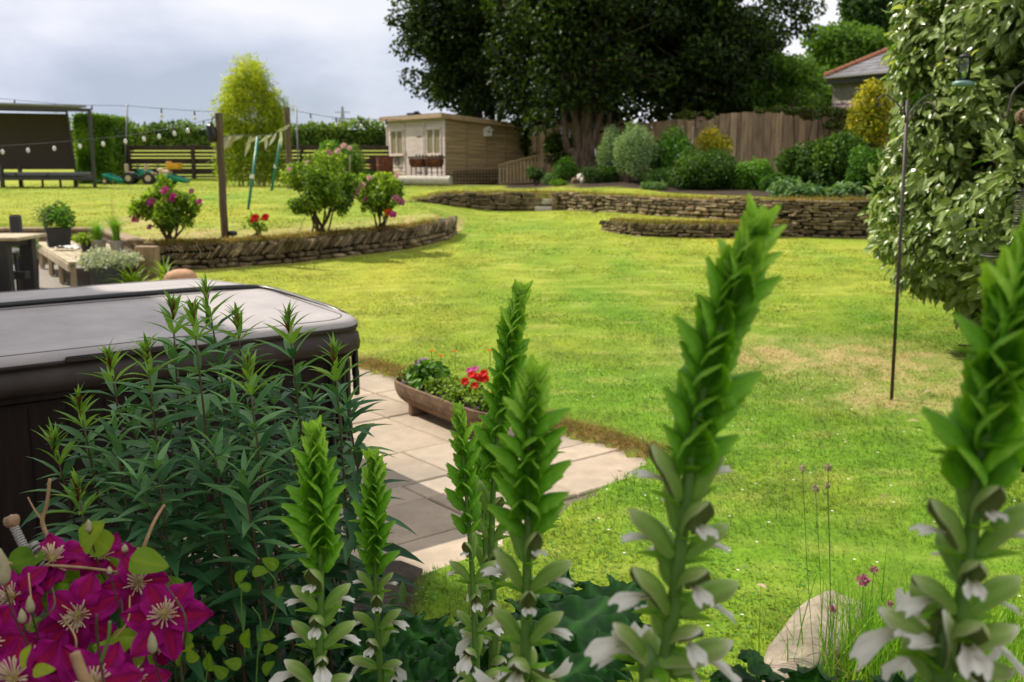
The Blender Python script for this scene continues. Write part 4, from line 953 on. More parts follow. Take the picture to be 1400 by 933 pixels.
# ------------------------------------------------------------------ posts, lights, bunting
def post(px, pyb, pyt, w, lab, Y=None):
    q = on(px, pyb) if Y is None else at(px, pyb, Y); Y = q[1]; q[2] = H(q[0], Y); z = at(px, pyt, Y)[2]; mb = MB(); n = 12
    P = [(q[0] + .004 * math.sin(k * 1.3), Y + .004 * math.cos(k * 2), q[2] - .1 + (z - q[2] + .1) * k / n) for k in range(n + 1)]
    tube(mb, P, w / 2, 9); o = mb.build('garden_post', M['post'], None, False); tag(o, lab, 'post'); return np.array([q[0], Y, z])
p1 = post(307.5, 326, 155, .108, 'tall weathered wooden post standing in the rose border')
p2 = post(396.5, 262, 147, .16, 'tall wooden post beside the bamboo', 27.)
t = thing('black_bag', 'black plastic bag hanging from the rose border post', 'bag', p1 + np.array([-.10, 0, -.27])); mb = MB(); blob(mb, p1 + np.array([-.115, -.01, -.26]), (.07, .06, .13), .5, .3, 14, 3); mb.build('bag', M['black'], t, True)
mb = MB(); tube(mb, spline([p1 + np.array([0, -.07, -.06]), p1 + np.array([-.07, -.03, -.06]), p1 + np.array([-.11, -.01, -.15])], 8), .008, 5); mb.build('tie', M['wire'], t)
q = on(318, 326); t = thing('spike_light', 'small black solar spotlight at the foot of the border post', 'garden light', q); mb = MB(); blob(mb, q + np.array([0, 0, .07]), (.075, .05, .04), .5, .05, 12); mb.build('lamp', M['black'], t, True); mb = MB(); tube(mb, [q + np.array([0, 0, -.02]), q + np.array([0, 0, .06])], .01, 6); mb.build('spike', M['black'], t)
def lights(pts, bulbs, lab, r_, hang, wr=.008):
    P = spline(pts, 60); t = thing('string_lights', lab, 'string lights', P[len(P) // 2]); mb = MB(); tube(mb, P, wr, 5); mb.build('cable', M['wire'], t)
    for x in bulbs:
        i = np.argmin(abs(P[:, 0] - x)); p = np.array([x, np.interp(x, P[:, 0], P[:, 1]), np.interp(x, P[:, 0], P[:, 2])]); mb = MB(); lathe(mb, [(r_ * .45, 0), (r_ * .45, -hang)], p, 8); s = mb.build('bulb_holder', M['black'], t)
        mb = MB(); lathe(mb, [(r_ * .35, 0), (r_ * .8, -r_ * .7), (r_, -r_ * 1.5), (r_ * .75, -r_ * 2.3), (r_ * .2, -r_ * 2.7)], p + np.array([0, 0, -hang]), 10); mb.build('bulb', M['bulb'], s, True)
YF = 33.2
lights([at(-60, 131, YF), at(0, 135, YF), at(90, 143, YF), at(175, 145, YF)], [at(p, 140, YF)[0] for p in (20, 75, 125)], 'string of bulbs running from the daybed side to the first fence pole', .055, .15)
lights([at(175, 145, YF), at(240, 150, YF), at(300, 153, YF), at(405, 151, YF)], [at(p, 140, YF)[0] for p in (220, 265, 380)], 'string of bulbs strung between the two thin fence poles', .055, .15)
lights([at(405, 152, YF), at(450, 160, YF), at(494, 163, YF), at(548, 164, YF)], [at(p, 140, YF)[0] for p in (424, 459, 493, 527)], 'string of bulbs running from the second fence pole to the shed roof', .055, .15)
lights([at(-320, 206, 15.5), at(-90, 203, 15.5), at(60, 196, 15.5), at(196, 182, 15.5), p1 + np.array([0, 0, -.06])], [at(p, 190, 15.5)[0] for p in (-30, 2, 37, 73, 107, 138, 169, 197, 222, 249, 273)], 'nearer string of pale bulbs hanging from the border post across the left', .029, .05, .004)
for (px, pt_, pb, lab) in ((174, 142, 252, 'thin steel pole on the fence holding the lights, left one'), (405, 147, 252, 'thin steel pole behind the bamboo post holding the lights')):
    a = at(px, pt_, YF); b = at(px + (-5 if px < 200 else 4), pb, YF); b[2] = .9; mb = MB(); tube(mb, [b, a], .028, 7); tag(mb.build('light_pole', M['steel'], None, True), lab, 'pole')
a = at(-320, 200, 15.5); mb = MB(); tube(mb, [(a[0], a[1], .5), a + np.array([0, 0, .1])], .05, 8); tag(mb.build('garden_post', M['timber']), 'wooden post beyond the left picture edge holding the near lights', 'post')
for (a, b, lab) in ((at(352.5, 187, 20.), on(338, 287), 'teal metal pole leaning in the lawn, nearer of the pair'), (at(384.5, 187, 25), on(370, 261), 'teal metal pole leaning in the lawn, further of the pair')):
    mb = MB(); tube(mb, [b - np.array([0, 0, .1]), a], .028 if b[1] < 23 else .034, 8); o = mb.build('garden_pole', M['teal'], None, True); tag(o, lab, 'garden pole')
    mb = MB(); c = a * .45 + b * .55; lathe(mb, [(.04, -.04), (.04, .04)], c, 8); mb.build('clip', M['white'], o)
P = spline([p1 + np.array([.05, .02, -.33]), at(322, 185, 16.5), at(352, 186, 20), at(378, 182, 24), at(400, 168, 27.0)], 60); t = thing('bunting', 'string of pale cloth pennants hung between the posts', 'bunting', P[30]); mb = MB(); tube(mb, P, .008, 5); mb.build('cord', M['wire'], t)
for i in list(range(5, 30, 5)) + list(range(32, 58, 4)):
    p = P[i]; s = .36 + .05 * rng.normal(); w_ = .055; a = rng.normal() * .35 - .75; d = np.array([math.sin(a) * .9, rng.normal() * .3, -abs(math.cos(a))]); d = d / np.linalg.norm(d); x = nrm(np.cross(d, [0, 1, .2])); mb = MB(); k = rng.uniform(0, .6) + .4 * (i > 44)
    V = [p - x * w_ * .4, p + x * w_ * .4, p + d * s * .5 + x * w_ * .6 + np.array([0, .04, 0]), p + d * s, p + d * s * .5 - x * w_ * .6]; mb.add(V, [(0, 1, 2, 4), (4, 2, 3)], k); mb.build('pennant', M['cloth'], t)
# pylon on the skyline
q = at(469, 178, 620); t = thing('pylon', 'faint grey lattice electricity pylon on the skyline', 'pylon', (q[0], q[1], 0)); mb = MB(); hp = at(469, 146, 620)[2]; 
for sx in (-1, 1):
    for sy in (-1, 1): tube(mb, [q + np.array([sx * 4.2, sy * 4.2, -q[2]]), (q[0] + sx * 1.1, q[1] + sy * 1.1, hp * .62), (q[0] + sx * .3, q[1] + sy * .3, hp)], .30, 4)
for k in range(9):
    z0 = hp * k / 9; z1 = hp * (k + 1) / 9; wz = lambda z: 4.2 + (1.1 - 4.2) * z / (hp * .62) if z < hp * .62 else 1.1 - .8 * (z - hp * .62) / (hp * .38)
    for s in (1, -1): tube(mb, [(q[0] - s * wz(z0), q[1], z0), (q[0] + s * wz(z1), q[1], z1)], .2, 4)
mb.build('mast', M['pylon'], t); mb = MB()
for z, w_ in ((hp * .66, 5.2), (hp * .78, 6.4), (hp * .9, 4.6)): beam(mb, (q[0] - w_, q[1], z), (q[0] + w_, q[1], z), .5, .5)
mb.build('cross_arm', M['pylon'], t)

# ------------------------------------------------------------------ neighbouring bungalow at the right
t = thing('bungalow', 'grey rendered neighbouring house with slate hipped roof and red ridge tiles', 'house', (17, 40, 1.2))
HO = at(1127, 106, 40.); ze = HO[2]; E1 = np.array([.47, -.88]); E2 = np.array([.88, .47])
def HW(a, b, z): q = HO[:2] + E1 * a + E2 * b; return np.array([q[0], q[1], z])
mb = MB(); box(mb, HW(4.5, 4.5, (ze + .5) / 2), (8.5, 8.5, ze - .5), math.atan2(E1[1], E1[0])); mb.build('wall', M['render'], t)
mb = MB(); ca, cb, cc, cdd = HW(0, 0, ze), HW(9, 0, ze), HW(9, 9, ze), HW(0, 9, ze); r1 = HW(3.6, 4.5, ze + 2.35); r2 = HW(5.4, 4.5, ze + 2.35); nrow = 16
def slates(p, q_, r_, s):
    for j in range(nrow):
        t0 = j / nrow; t1 = min(1, (j + 1.12) / nrow); L0, R0 = p + (s - p) * t0, q_ + (r_ - q_) * t0; L1, R1 = p + (s - p) * t1, q_ + (r_ - q_) * t1; nn = 28; up = np.array([0, 0, .03])
        for i in range(nn):
            u0 = i / nn; u1 = (i + .97) / nn; mb.add([L0 + (R0 - L0) * u0 + up, L0 + (R0 - L0) * u1 + up, L1 + (R1 - L1) * u1 + up * .3, L1 + (R1 - L1) * u0 + up * .3], [(0, 1, 2, 3)], rng.uniform(0, 1))
slates(ca, cb, r2, r1); slates(cdd, ca, r1, r1); dn = np.array([0, 0, .02]); mb.add([ca - dn, cb - dn, r2 - dn, r1 - dn, cc - dn, cdd - dn], [(0, 1, 2, 3), (1, 4, 2), (4, 5, 3, 2), (5, 0, 3), (1, 0, 5, 4)]); rf = mb.build('roof', M['slate'], t)
mb = MB()
for e0, e1 in ((ca, r1), (r1, r2), (cb, r2), (cdd, r1)):
    n = max(3, int(np.linalg.norm(e1 - e0) / .4))
    for k in range(n): tube(mb, [e0 + (e1 - e0) * k / n + np.array([0, 0, .05]), e0 + (e1 - e0) * (k + .93) / n + np.array([0, 0, .05])], .11, 7)
mb.build('ridge_tile', M['tile'], rf)
mb = MB(); g_ = np.append(-E2 * .06, -.06); tube(mb, [ca + g_, cb + g_], .09, 8); beam(mb, ca + np.array([0, 0, -.17]), cb + np.array([0, 0, -.17]), .03, .2); beam(mb, ca + np.append(E1 * -.03, -.17), cdd + np.append(E1 * -.03, -.17), .03, .2); mb.build('gutter', M['black'], t)
p_ = at(1141, 146, 31.5); p2_ = at(1215, 143, 30.); t = thing('garden_wall', 'pale pink stone wall top showing above the board fence', 'wall', (p_ + p2_) / 2); mb = MB(); dv = p2_ - p_
for k in range(16):
    for j in range(2): blob(mb, p_ + dv * (k + .5 + .4 * j) / 16 + np.array([0, .1 * j, -.05 + .12 * j]), (.13, .14, .085), rng.uniform(.3, .8), .2, 8, k + j * 20)
mb.add([(*(p_[:2]), 1.), (*(p2_[:2]), 1.), (*(p2_[:2]), p2_[2]), (*(p_[:2]), p_[2])], [(0, 1, 2, 3)]); mb.build('stonework', solid('pink_stone', (.45, .36, .31), (.3, .23, .2), .9, 9, .5, use_shade=.3), t)

# ------------------------------------------------------------------ sleeper wall and bench, picnic table, pots
t = thing('sleeper_wall', 'weathered timber sleeper retaining wall around the sunken yard', 'retaining wall', (-6, 15, 0))
mb = MB()
for (a, b) in (((-14, 16.46), (-6.72, 16.4)), ((-6.72, 16.4), (-4.93, 13.42))):
    for j in range(4):
        z = .06 + j * .145; beam(mb, (*a, z), (*b, z), .14, .155, rng.uniform(.3, .8), .012)
    beam(mb, (*a, .585), (*b, .585), .22, .05, .9, .01)
mb.build('sleeper', M['timber'], t)
mb = MB(); bbox(mb, (-4.80, 13.10, .29), (.30, .12, .60), -.15, .9, .012); mb.build('corner_post', M['timber'], t)
mb = MB(); blob(mb, (-5.05, 13.35, .64), (.13, .1, .035), .5, .15, 10, 4); tag(mb.build('flat_stone', M['stone'], None, True), 'flat grey stone resting on the sleeper wall corner', 'stone')
bz = .43
def benchrun(a, b, depth, lab):
    a = np.array(a); b = np.array(b); d = nrm(b - a); o = np.array([d[1], -d[0]]); o = o if o[1] < 0 else -o
    t = thing('timber_bench', lab, 'bench', (*((a + b) / 2), 0)); mb = MB()
    for k in range(7): off = o * (.03 + depth * (k + .5) / 7); beam(mb, (*(a + off), bz), (*(b + off), bz), depth / 7 - .012, .035, rng.uniform(.3, .9))
    mb.build('seat', M['paleboard'], t); mb = MB(); e = o * (depth + .02); beam(mb, (*(a + e), bz - .06), (*(b + e), bz - .06), .03, .10, .7); mb.build('front_rail', M['paleboard'], t)
    n = max(2, int(np.linalg.norm(b - a) / 1.2) + 1)
    for k in range(n):
        q = a + (b - a) * (k + .1) / (n - .8) + o * (depth - .03)
        for s in (-.04, .05): mb = MB(); beam(mb, (*(q + d * s), 0.05), (*(q + d * s), bz - .02), .055, .05, .8); mb.build('leg', M['paleboard'], t)
benchrun((-6.60, 16.0), (-4.72, 12.88), .92, 'pale timber bench built along the diagonal sleeper wall')
def board(mb, p, q, n, wtot, zz, th):
    p = np.array(p, float); q = np.array(q, float); d = nrm(q - p); o = np.array([-d[1], d[0]])
    for k in range(n): off = o * wtot * ((k + .5) / n - .5); beam(mb, (*(p + off), zz), (*(q + off), zz), wtot / n - .01, th, rng.uniform(.4, .9))
t = thing('picnic_table', 'picnic table with pale wooden top and dark legs at the left edge', 'table', (-6.7, 11.9, .15))
zt0 = .05; e = at(29, 334, 11.7)[0]
mb = MB(); board(mb, (-8.2, 12.0), (e, 12.0), 5, .75, .74 + zt0, .04); mb.build('tabletop', M['paleboard'], t)
for sy in (-.3, .3): mb = MB(); beam(mb, (e - .22, 12.0 + sy, .02), (e - .22, 12.0 + sy, .72 + zt0), .11, .16, .5); mb.build('leg', M['pot'], t)
mb = MB(); beam(mb, (-8.2, 12.0, .28 + zt0), (e - .1, 12.0, .28 + zt0), .12, .09); beam(mb, (e - .22, 11.65, .68 + zt0), (e - .22, 12.35, .68 + zt0), .09, .09); mb.build('stretcher', M['pot'], t)
t = thing('picnic_bench', 'pale wooden bench on dark legs beside the picnic table', 'bench', (-6.7, 11.2, .13)); e2 = at(37, 366, 12.3)[0]
mb = MB(); board(mb, (-8.2, 11.35), (e2, 11.35), 3, .38, .43 + zt0, .04); mb.build('seat', M['paleboard'], t)
for sy in (-.11, .11): mb = MB(); beam(mb, (e2 - .2, 11.35 + sy, .02), (e2 - .2, 11.35 + sy, .41 + zt0), .07, .12); mb.build('leg', M['pot'], t)
t = thing('garden_chair', 'dark chair back showing behind the picnic table', 'chair', (*at(22, 326, 12.9)[:2], .2)); q = at(22, 312, 12.9); mb = MB(); bbox(mb, q, (.16, .05, .34), None, .5, .02); mb.build('backrest', M['potg'], t); mb = MB(); bbox(mb, (q[0], q[1] - .25, .56), (.42, .45, .05), None, .5, .02); mb.build('seat', M['potg'], t)
for sx in (-.17, .17):
    for sy in (-.42, -.06): mb = MB(); beam(mb, (q[0] + sx, q[1] + sy, .02), (q[0] + sx, q[1] + sy, .55), .04, .04); mb.build('leg', M['potg'], t)
def square_pot(c, w, h, mat, name, lab, rot=.5, taper=.85, ribs=False):
    t = thing(name, lab, 'planter', c); mb = MB(); V = []; 
    for (k, z) in ((taper, 0), (1, h), (.88, h), (.86, h - .05)):
        for a in range(4): th = rot + PI / 4 + a * PI / 2; V.append(np.array(c) + np.array([w / 2 * k * 1.414 * math.cos(th), w / 2 * k * 1.414 * math.sin(th), z]))
    mb.add(V, [(3, 2, 1, 0)] + [(r_ * 4 + k, r_ * 4 + (k + 1) % 4, r_ * 4 + 4 + (k + 1) % 4, r_ * 4 + 4 + k) for r_ in range(3) for k in range(4)] ); p = mb.build('pot', M[mat], t)
    if ribs:
        mb = MB()
        for j in range(9):
            z = h * (j + .5) / 10; k = taper + (1 - taper) * z / h
            for a in range(4): t0 = rot + PI / 4 + a * PI / 2; t1 = t0 + PI / 2; A_ = np.array(c) + np.array([w / 2 * k * 1.43 * math.cos(t0), w / 2 * k * 1.43 * math.sin(t0), z]); B_ = np.array(c) + np.array([w / 2 * k * 1.43 * math.cos(t1), w / 2 * k * 1.43 * math.sin(t1), z]); tube(mb, [A_, B_], .007, 5)
        mb.build('ribbing', M[mat], p)
    mb = MB(); s = w * .6; mb.add([np.array(c) + np.array([s * math.cos(rot + PI / 4 + a * PI / 2), s * math.sin(rot + PI / 4 + a * PI / 2), h - .04]) for a in range(4)], [(0, 1, 2, 3)]); mb.build('soil', M['soil'], t)
    return np.array(c) + np.array([0, 0, h])
q = at(81, 342, 14.7); q[2] = bz + .02; pot1 = square_pot(q, .34, .27, 'pot', 'square_planter', 'black square planter standing on the timber bench')
q = at(146, 383, 12.0); q[2] = .035; pot2 = square_pot(q, .36, .40, 'potg', 'ribbed_planter', 'dark ribbed square planter in front of the bench', .35, ribs=True)
q = at(39, 384, 13.0); q[2] = .035; pot3 = square_pot(q, .27, .40, 'pot', 'tall_planter', 'tall dark planter of lavender behind the picnic table')
def round_pot(c, r_, h, mat, lab):
    t = thing('flower_pot', lab, 'pot', c); mb = MB(); lathe(mb, [(r_ * .72, 0), (r_ * .98, h * .85), (r_ * 1.06, h * .86), (r_ * 1.06, h), (r_ * .92, h), (r_ * .9, h * .85)], c, 16); mb.build('pot', M[mat], t, False); mb = MB(); lathe(mb, [(r_ * .92, 0), (r_ * .92, .005)], np.array(c) + np.array([0, 0, h * .87]), 12); mb.build('soil', M['soil'], t); return np.array(c) + np.array([0, 0, h])
q = at(120, 357, 13.9); q[2] = bz + .02; pot4 = round_pot(q, .085, .14, 'pot', 'small black pot of trailing green on the bench')
q = at(136, 352, 13.9); q[2] = bz + .02; pot5 = round_pot(q, .11, .16, 'potp', 'grey pot of fine grass on the bench')
q = at(161, 352, 13.75); q[2] = bz + .02; pot6 = round_pot(q, .10, .16, 'potp', 'pale pot of tall grass at the bench end')
t = thing('white_cloth', 'crumpled white cloth lying on the timber bench', 'cloth', at(90, 345, 14.0)); q = at(90, 346, 14.05); q[2] = bz + .03; mb = MB()
gx_ = np.linspace(-.17, .17, 14); gy_ = np.linspace(-.09, .09, 10); V = [(q[0] + a, q[1] + b, q[2] + .085 * fnoise(a * 22, b * 22, 5, 3) * (1 - (a / .19) ** 4)) for b in gy_ for a in gx_]; mb.add(V, [(j * 14 + i, j * 14 + i + 1, j * 14 + i + 15, j * 14 + i + 14) for j in range(9) for i in range(13)]); mb.build('cloth', M['whitecloth'], t, True)
q = at(247, 380, 12.3); q[2] = .22; mb = MB(); blob(mb, q, (.20, .19, .15), .5, .03, 18); tag(mb.build('terracotta_ball', M['terra'], None, True), 'smooth round terracotta ball just beyond the tub', 'garden ball')

# ------------------------------------------------------------------ stone trough on the paving
A0 = atz(552, 515, .20); A1 = atz(694, 566, .20); tv = nrm((A1 - A0)[:2]); to_ = np.array([tv[1], -tv[0]]); TL = np.linalg.norm((A1 - A0)[:2])
TRO = (A0 + A1) / 2; TRO[2] = 0
t = thing('stone_trough', 'long brown stone trough on feet planted with bedding flowers', 'trough', TRO)
def TW(a, b, z): return np.array([TRO[0] + tv[0] * a + to_[0] * b, TRO[1] + tv[1] * a + to_[1] * b, z])
mb = MB(); ns, nc = 28, 16; V = []
def trsec(s, sc, zlift=0):
    a = s * TL / 2; e = (1 - abs(s) ** 6) ** .5; w_ = .155 * (.12 + .88 * e) * sc; d_ = .165 * (.25 + .75 * e) * sc; out_ = []
    for k in range(nc + 1): th = PI * k / nc; c_ = math.cos(th); s_ = math.sin(th); out_.append(TW(a, w_ * np.sign(c_) * abs(c_) ** .7, .205 - d_ * s_ ** .75 + zlift))
    return out_
ss = np.sin(np.linspace(-PI / 2, PI / 2, ns)); 
for s in ss: V += trsec(s, 1)
for s in ss[::-1]: V += trsec(s * .965, .86)
m = nc + 1; F = [(i * m + k, i * m + k + 1, (i + 1) * m + k + 1, (i + 1) * m + k) for i in range(2 * ns - 1) for k in range(nc)]
F += [(i * m, (i + 1) * m, (2 * ns - 2 - i) * m, (2 * ns - 1 - i) * m) for i in range(ns - 1)] + [(i * m + nc, (2 * ns - 1 - i) * m + nc, (2 * ns - 2 - i) * m + nc, (i + 1) * m + nc) for i in range(ns - 1)]
mb.add(V, F); mb.build('basin', M['trough'], t, False)
for a in (-TL * .27, TL * .27): mb = MB(); bbox(mb, TW(a, 0, .045), (.05, .24, .1), math.atan2(tv[1], tv[0]), .5, .008); mb.build('foot', M['trough'], t)
mb = MB(); V = []
for s in ss: a = s * TL / 2 * .95; e = (1 - abs(s) ** 6) ** .5; V += [TW(a, -.125 * e, .178), TW(a, 0, .19 + .012 * math.sin(s * 9)), TW(a, .125 * e, .178)]
mb.add(V, [(i * 3 + k, i * 3 + k + 1, i * 3 + k + 4, i * 3 + k + 3) for i in range(ns - 1) for k in range(2)]); mb.build('soil', M['soil'], t, True)

# ------------------------------------------------------------------ bird feeding poles
b0 = on(1219, 549); tp = at(1241, 137, 6.96); t = thing('feeder_pole', 'rusty iron bird feeder pole with scrolled hooks stuck in the lawn', 'feeder pole', b0); mb = MB(); tube(mb, [b0 - np.array([0, 0, .1]), b0 * .5 + tp * .5, tp], .0125, 8); mb.build('pole', M['blackm'], t, True)
def scroll(c, dirx, L, diry=0.):
    P = [c + np.array([0, 0, -.12]), c + np.array([dirx * L * .3, diry * .3, -.03]), c + np.array([dirx * L * .7, diry * .7, .035]), c + np.array([dirx * L * .95, diry, .015]), c + np.array([dirx * L, diry, -.03]), c + np.array([dirx * L * .9, diry, -.045]), c + np.array([dirx * L * .84, diry, -.02])]
    mb = MB(); tube(mb, spline(P, 24), .005, 6); mb.build('hook', M['blackm'], t, True)
scroll(tp, 1, .22, .05); scroll(tp, -1, .19, .05); scroll(tp + np.array([0, 0, -.06]), 1, .1, -.2); scroll(tp + np.array([0, 0, -.06]), -1, .1, -.15)
# a second station just outside the right edge; its hook, ring and feeders reach into the picture
b1 = np.array([2.78, 5.2, .03]); t = thing('feeding_station', 'black hooked feeding station at the right picture edge', 'feeding station', b1); mb = MB(); tube(mb, [b1, b1 + np.array([0, 0, 2.15])], .013, 8); mb.build('pole', M['blackm'], t, True)
Yb = 5.15
pts = [at(*p, Yb) for p in ((1452, 170), (1446, 130), (1425, 108), (1402, 112), (1386, 126), (1380, 146), (1377, 158), (1371, 160), (1369, 153))]
mb = MB(); tube(mb, spline(pts, 40), .0055, 7); mb.build('hook', M['blackm'], t, True)
rc = at(1371, 350, Yb); a_ = np.linspace(0, 2 * PI, 32); mb = MB(); tube(mb, [rc + np.array([.105 * math.cos(k), .105 * math.sin(k), 0]) for k in a_], .005, 6, cap=False); tube(mb, [rc + np.array([.105, 0, 0]), (b1[0], b1[1], rc[2])], .006, 6); mb.build('ring', M['blackm'], t, True)
q = at(1398, 292, Yb); f_ = thing('coil_feeder', 'black wire coil feeder hanging at the right edge', 'bird feeder', q); mb = MB(); a_ = np.linspace(0, 2 * PI * 10, 240); tube(mb, [q + np.array([(.042 - .012 * abs(k / 31.4 - 1)) * math.cos(k), (.042 - .012 * abs(k / 31.4 - 1)) * math.sin(k), .13 - .26 * k / 62.8]) for k in a_], .0035, 5); mb.build('coil', M['blackm'], f_, True)
mb = MB(); tube(mb, [q + np.array([0, 0, .13]), q + np.array([.02, 0, .22]), (b1[0], b1[1], q[2] + .25)], .004, 5); mb.build('hanger', M['blackm'], f_)
q = at(1403, 160, Yb); f_ = thing('coconut_feeder', 'half coconut bird feeder hanging under the hook', 'bird feeder', q); mb = MB(); blob(mb, q, (.05, .05, .04), .5, .06, 14); mb.build('shell', M['coir'], f_, True); mb = MB(); tube(mb, [q + np.array([0, 0, .03]), at(1412, 109, Yb)], .003, 5); mb.build('hanger', M['blackm'], f_)
q = at(1317, 108, 7.5); f_ = thing('seed_feeder', 'clear seed feeder with green base hanging in the large bush', 'bird feeder', q); mb = MB(); lathe(mb, [(.045, -.02), (.045, .15), (.02, .18)], q, 14); mb.build('tube', M['clear'], f_, True); mb = MB(); lathe(mb, [(.05, -.055), (.072, -.05), (.075, -.022), (.046, -.015)], q, 16); mb.build('base', M['feedg'], f_, True); mb = MB(); lathe(mb, [(.05, .15), (.03, .17), (.01, .18)], q, 14); mb.build('lid', M['pot'], f_, True); mb = MB(); tube(mb, [q + np.array([0, 0, .2]), q + np.array([.02, .15, .45])], .003, 5); mb.build('hanger', M['blackm'], f_)
# ------------------------------------------------------------------ hedges
def hedge(name, label, x0, x1, y0, y1, z0, z1, n, mat, L, wob=.15, dens_front=True):
    t = thing(name, label, 'hedge', ((x0 + x1) / 2, (y0 + y1) / 2, z0)); mb = MB()
    c = np.array([(x0 + x1) / 2, (y0 + y1) / 2, (z0 + z1) / 2]); hs = np.array([x1 - x0, y1 - y0, z1 - z0]) / 2
    p = rng.uniform(-1, 1, (n, 3)); face = rng.choice([0, 1, 2, 3], n, p=[.62, .26, .06, .06])
    f = p.copy(); dpt = rng.uniform(0, 1, n) ** 2 * .25
    f[face == 0, 1] = -1 + dpt[face == 0]; f[face == 1, 2] = 1 - dpt[face == 1]; f[face == 2, 0] = 1 - dpt[face == 2] * .3; f[face == 3, 0] = -1 + dpt[face == 3] * .3
    P = c + f * hs; zt = wob * (fnoise(P[:, 0] * .8, P[:, 1] * .8, 21, 3) - .5) * 2; P[:, 2] += zt * (f[:, 2] + 1) / 2; P[:, 1] -= wob * (fnoise(P[:, 0] * 1.2, P[:, 2] * 1.2, 23, 3) - .5)
    on_ = np.zeros((n, 3)); on_[face == 0, 1] = -1; on_[face == 1, 2] = 1; on_[face == 2, 0] = 1; on_[face == 3, 0] = -1
    N = on_ + rng.normal(size=(n, 3)) * .6 + [0, 0, .3]; D = rng.normal(size=(n, 3)) + on_ * .6
    cl = fnoise(P[:, 0] * 2.2, P[:, 2] * 2.2 + P[:, 1], 29, 3)
    leaves(mb, P, D, N, L * rng.uniform(.7, 1.3, n), L * .6 * rng.uniform(.7, 1.2, n), T_QUAD, np.clip(cl * 1.3 - .15 + rng.normal(size=n) * .15, 0, 1)); mb.build('foliage', mat, t)
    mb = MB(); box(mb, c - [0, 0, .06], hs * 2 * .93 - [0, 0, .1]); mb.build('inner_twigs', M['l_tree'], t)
    return t
hedge('hedge', 'tall clipped green hedge behind the daybed', at(88, 200, 31.5)[0], at(168, 200, 33.2)[0], 32.3, 34.0, .9, 3.08, 14000, M['l_hedge'], .10, .07)
hedge('field_hedge', 'long field hedge running behind the slat fence', -28, 1, 41, 43.5, 2.2, 3.05, 16000, M['l_far'], .18, .5)

# ------------------------------------------------------------------ trees and shrubs
def limbs(mb, base, tips, r0, r1, wig=.12, n=9, bend=.35):
    for tp in tips:
        b = np.asarray(base, float); t_ = np.asarray(tp, float); mid = b * .5 + t_ * .5 + np.array([(b[0] - t_[0]) * bend * .5, (b[1] - t_[1]) * bend * .5, (t_[2] - b[2]) * .08]) + rng.normal(size=3) * wig
        tube(mb, spline([b, mid, t_], n), np.linspace(r0, r1, n), 7)
def crown(mb, clumps, n, L, W, T, seed=0, a=(.15, .75), shell=.35, up=.3, droop=.25, outw=.6):
    tot = sum((c[1][0] * c[1][1] * c[1][2]) ** (2 / 3.) for c in clumps)
    for c in clumps:
        k = int(n * (c[1][0] * c[1][1] * c[1][2]) ** (2 / 3.) / tot); lit = c[2] if len(c) > 2 else 0
        clump(mb, c[0], c[1], k, L, W, T, shell, up, droop, a, lit, outw)
def scatter(c, rad, m, r, seed, flat=.8, low=-.9):
    """uneven crown: many lobes placed through a big ellipsoid"""
    g = np.random.default_rng(seed); out = []
    for i in range(m):
        d = nrm(g.normal(size=3)); k = g.uniform(.35, 1.0); p = np.asarray(c) + d * k * np.asarray(rad)
        if d[2] < low: continue
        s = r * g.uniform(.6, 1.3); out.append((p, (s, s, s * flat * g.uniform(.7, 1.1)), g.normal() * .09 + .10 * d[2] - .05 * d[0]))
    return out
def tree(name, label, group, base, trunk_r, lead, crown_cl, n, L, W, mat, bark, T=T_HEX, a=(.15, .75), nl=14, droop=.25, cat='tree', extra=None):
    t = thing(name, label, cat, base, group); mb = MB(); b = np.asarray(base, float)
    for (tip, r0, r1, wig) in lead:
        tip = np.asarray(tip, float); P = spline([b + (tip - b) * k / 4 * np.array([1, 1, 1]) + rng.normal(size=3) * wig * (0 < k < 4) for k in range(5)], 14); P[0, 2] -= .15; rr = r0 + (r1 - r0) * np.linspace(0, 1, 14); rr[0] *= 1.5; rr[1] *= 1.2; tube(mb, P, rr, 10)
        k = rng.choice(len(crown_cl), min(nl, len(crown_cl)), replace=False)
        for i in k: s = rng.integers(5, 13); limbs(mb, P[s], [crown_cl[i][0]], rr[s] * .55, .012, .15)
    if extra: extra(mb)
    mb.build('trunk', bark, t, True)
    mb = MB(); crown(mb, crown_cl, n, L, W, T, a=a, droop=droop); mb.build('crown', mat, t); return t

TG = 'large dark trees behind the shed and board fence'
# tree behind the shed
Y = 36.; bx_ = at(668, 230, Y)[0]
cl = scatter((bx_ - .3, Y, 7.2), (2.5, 2.2, 3.2), 60, .8, 1) + scatter((bx_ + .5, Y, 4.6), (1.2, 1.6, 1.4), 20, .6, 2) + [((at(550, 25, Y)[0], Y, at(550, 25, Y)[2]), (.55, .6, .4)), ((at(575, 60, Y)[0], Y, at(575, 60, Y)[2]), (.45, .5, .4)), ((at(590, 10, Y)[0], Y, at(590, 10, Y)[2]), (.8, .7, .6)), ((at(612, 100, Y)[0], Y, at(612, 100, Y)[2]), (.5, .6, .6), .1), ((at(600, 130, Y)[0], Y, at(600, 130, Y)[2]), (.25, .4, .3), .25), ((at(640, 150, Y)[0], Y, at(640, 150, Y)[2]), (.5, .6, .4), .15)]
tree('broadleaf_tree', 'dark tall broadleaf tree rising directly behind the garden shed', TG, (bx_, Y, .95), .2, [((bx_ - .6, Y, 7.8), .17, .05, .15), ((bx_ + .45, Y + .3, 7.5), .16, .05, .15), ((bx_ + 1.2, Y - .2, 6.5), .12, .04, .1)], cl, 26000, .16, .11, M['l_tree'], M['barkd'], a=(.05, .7))
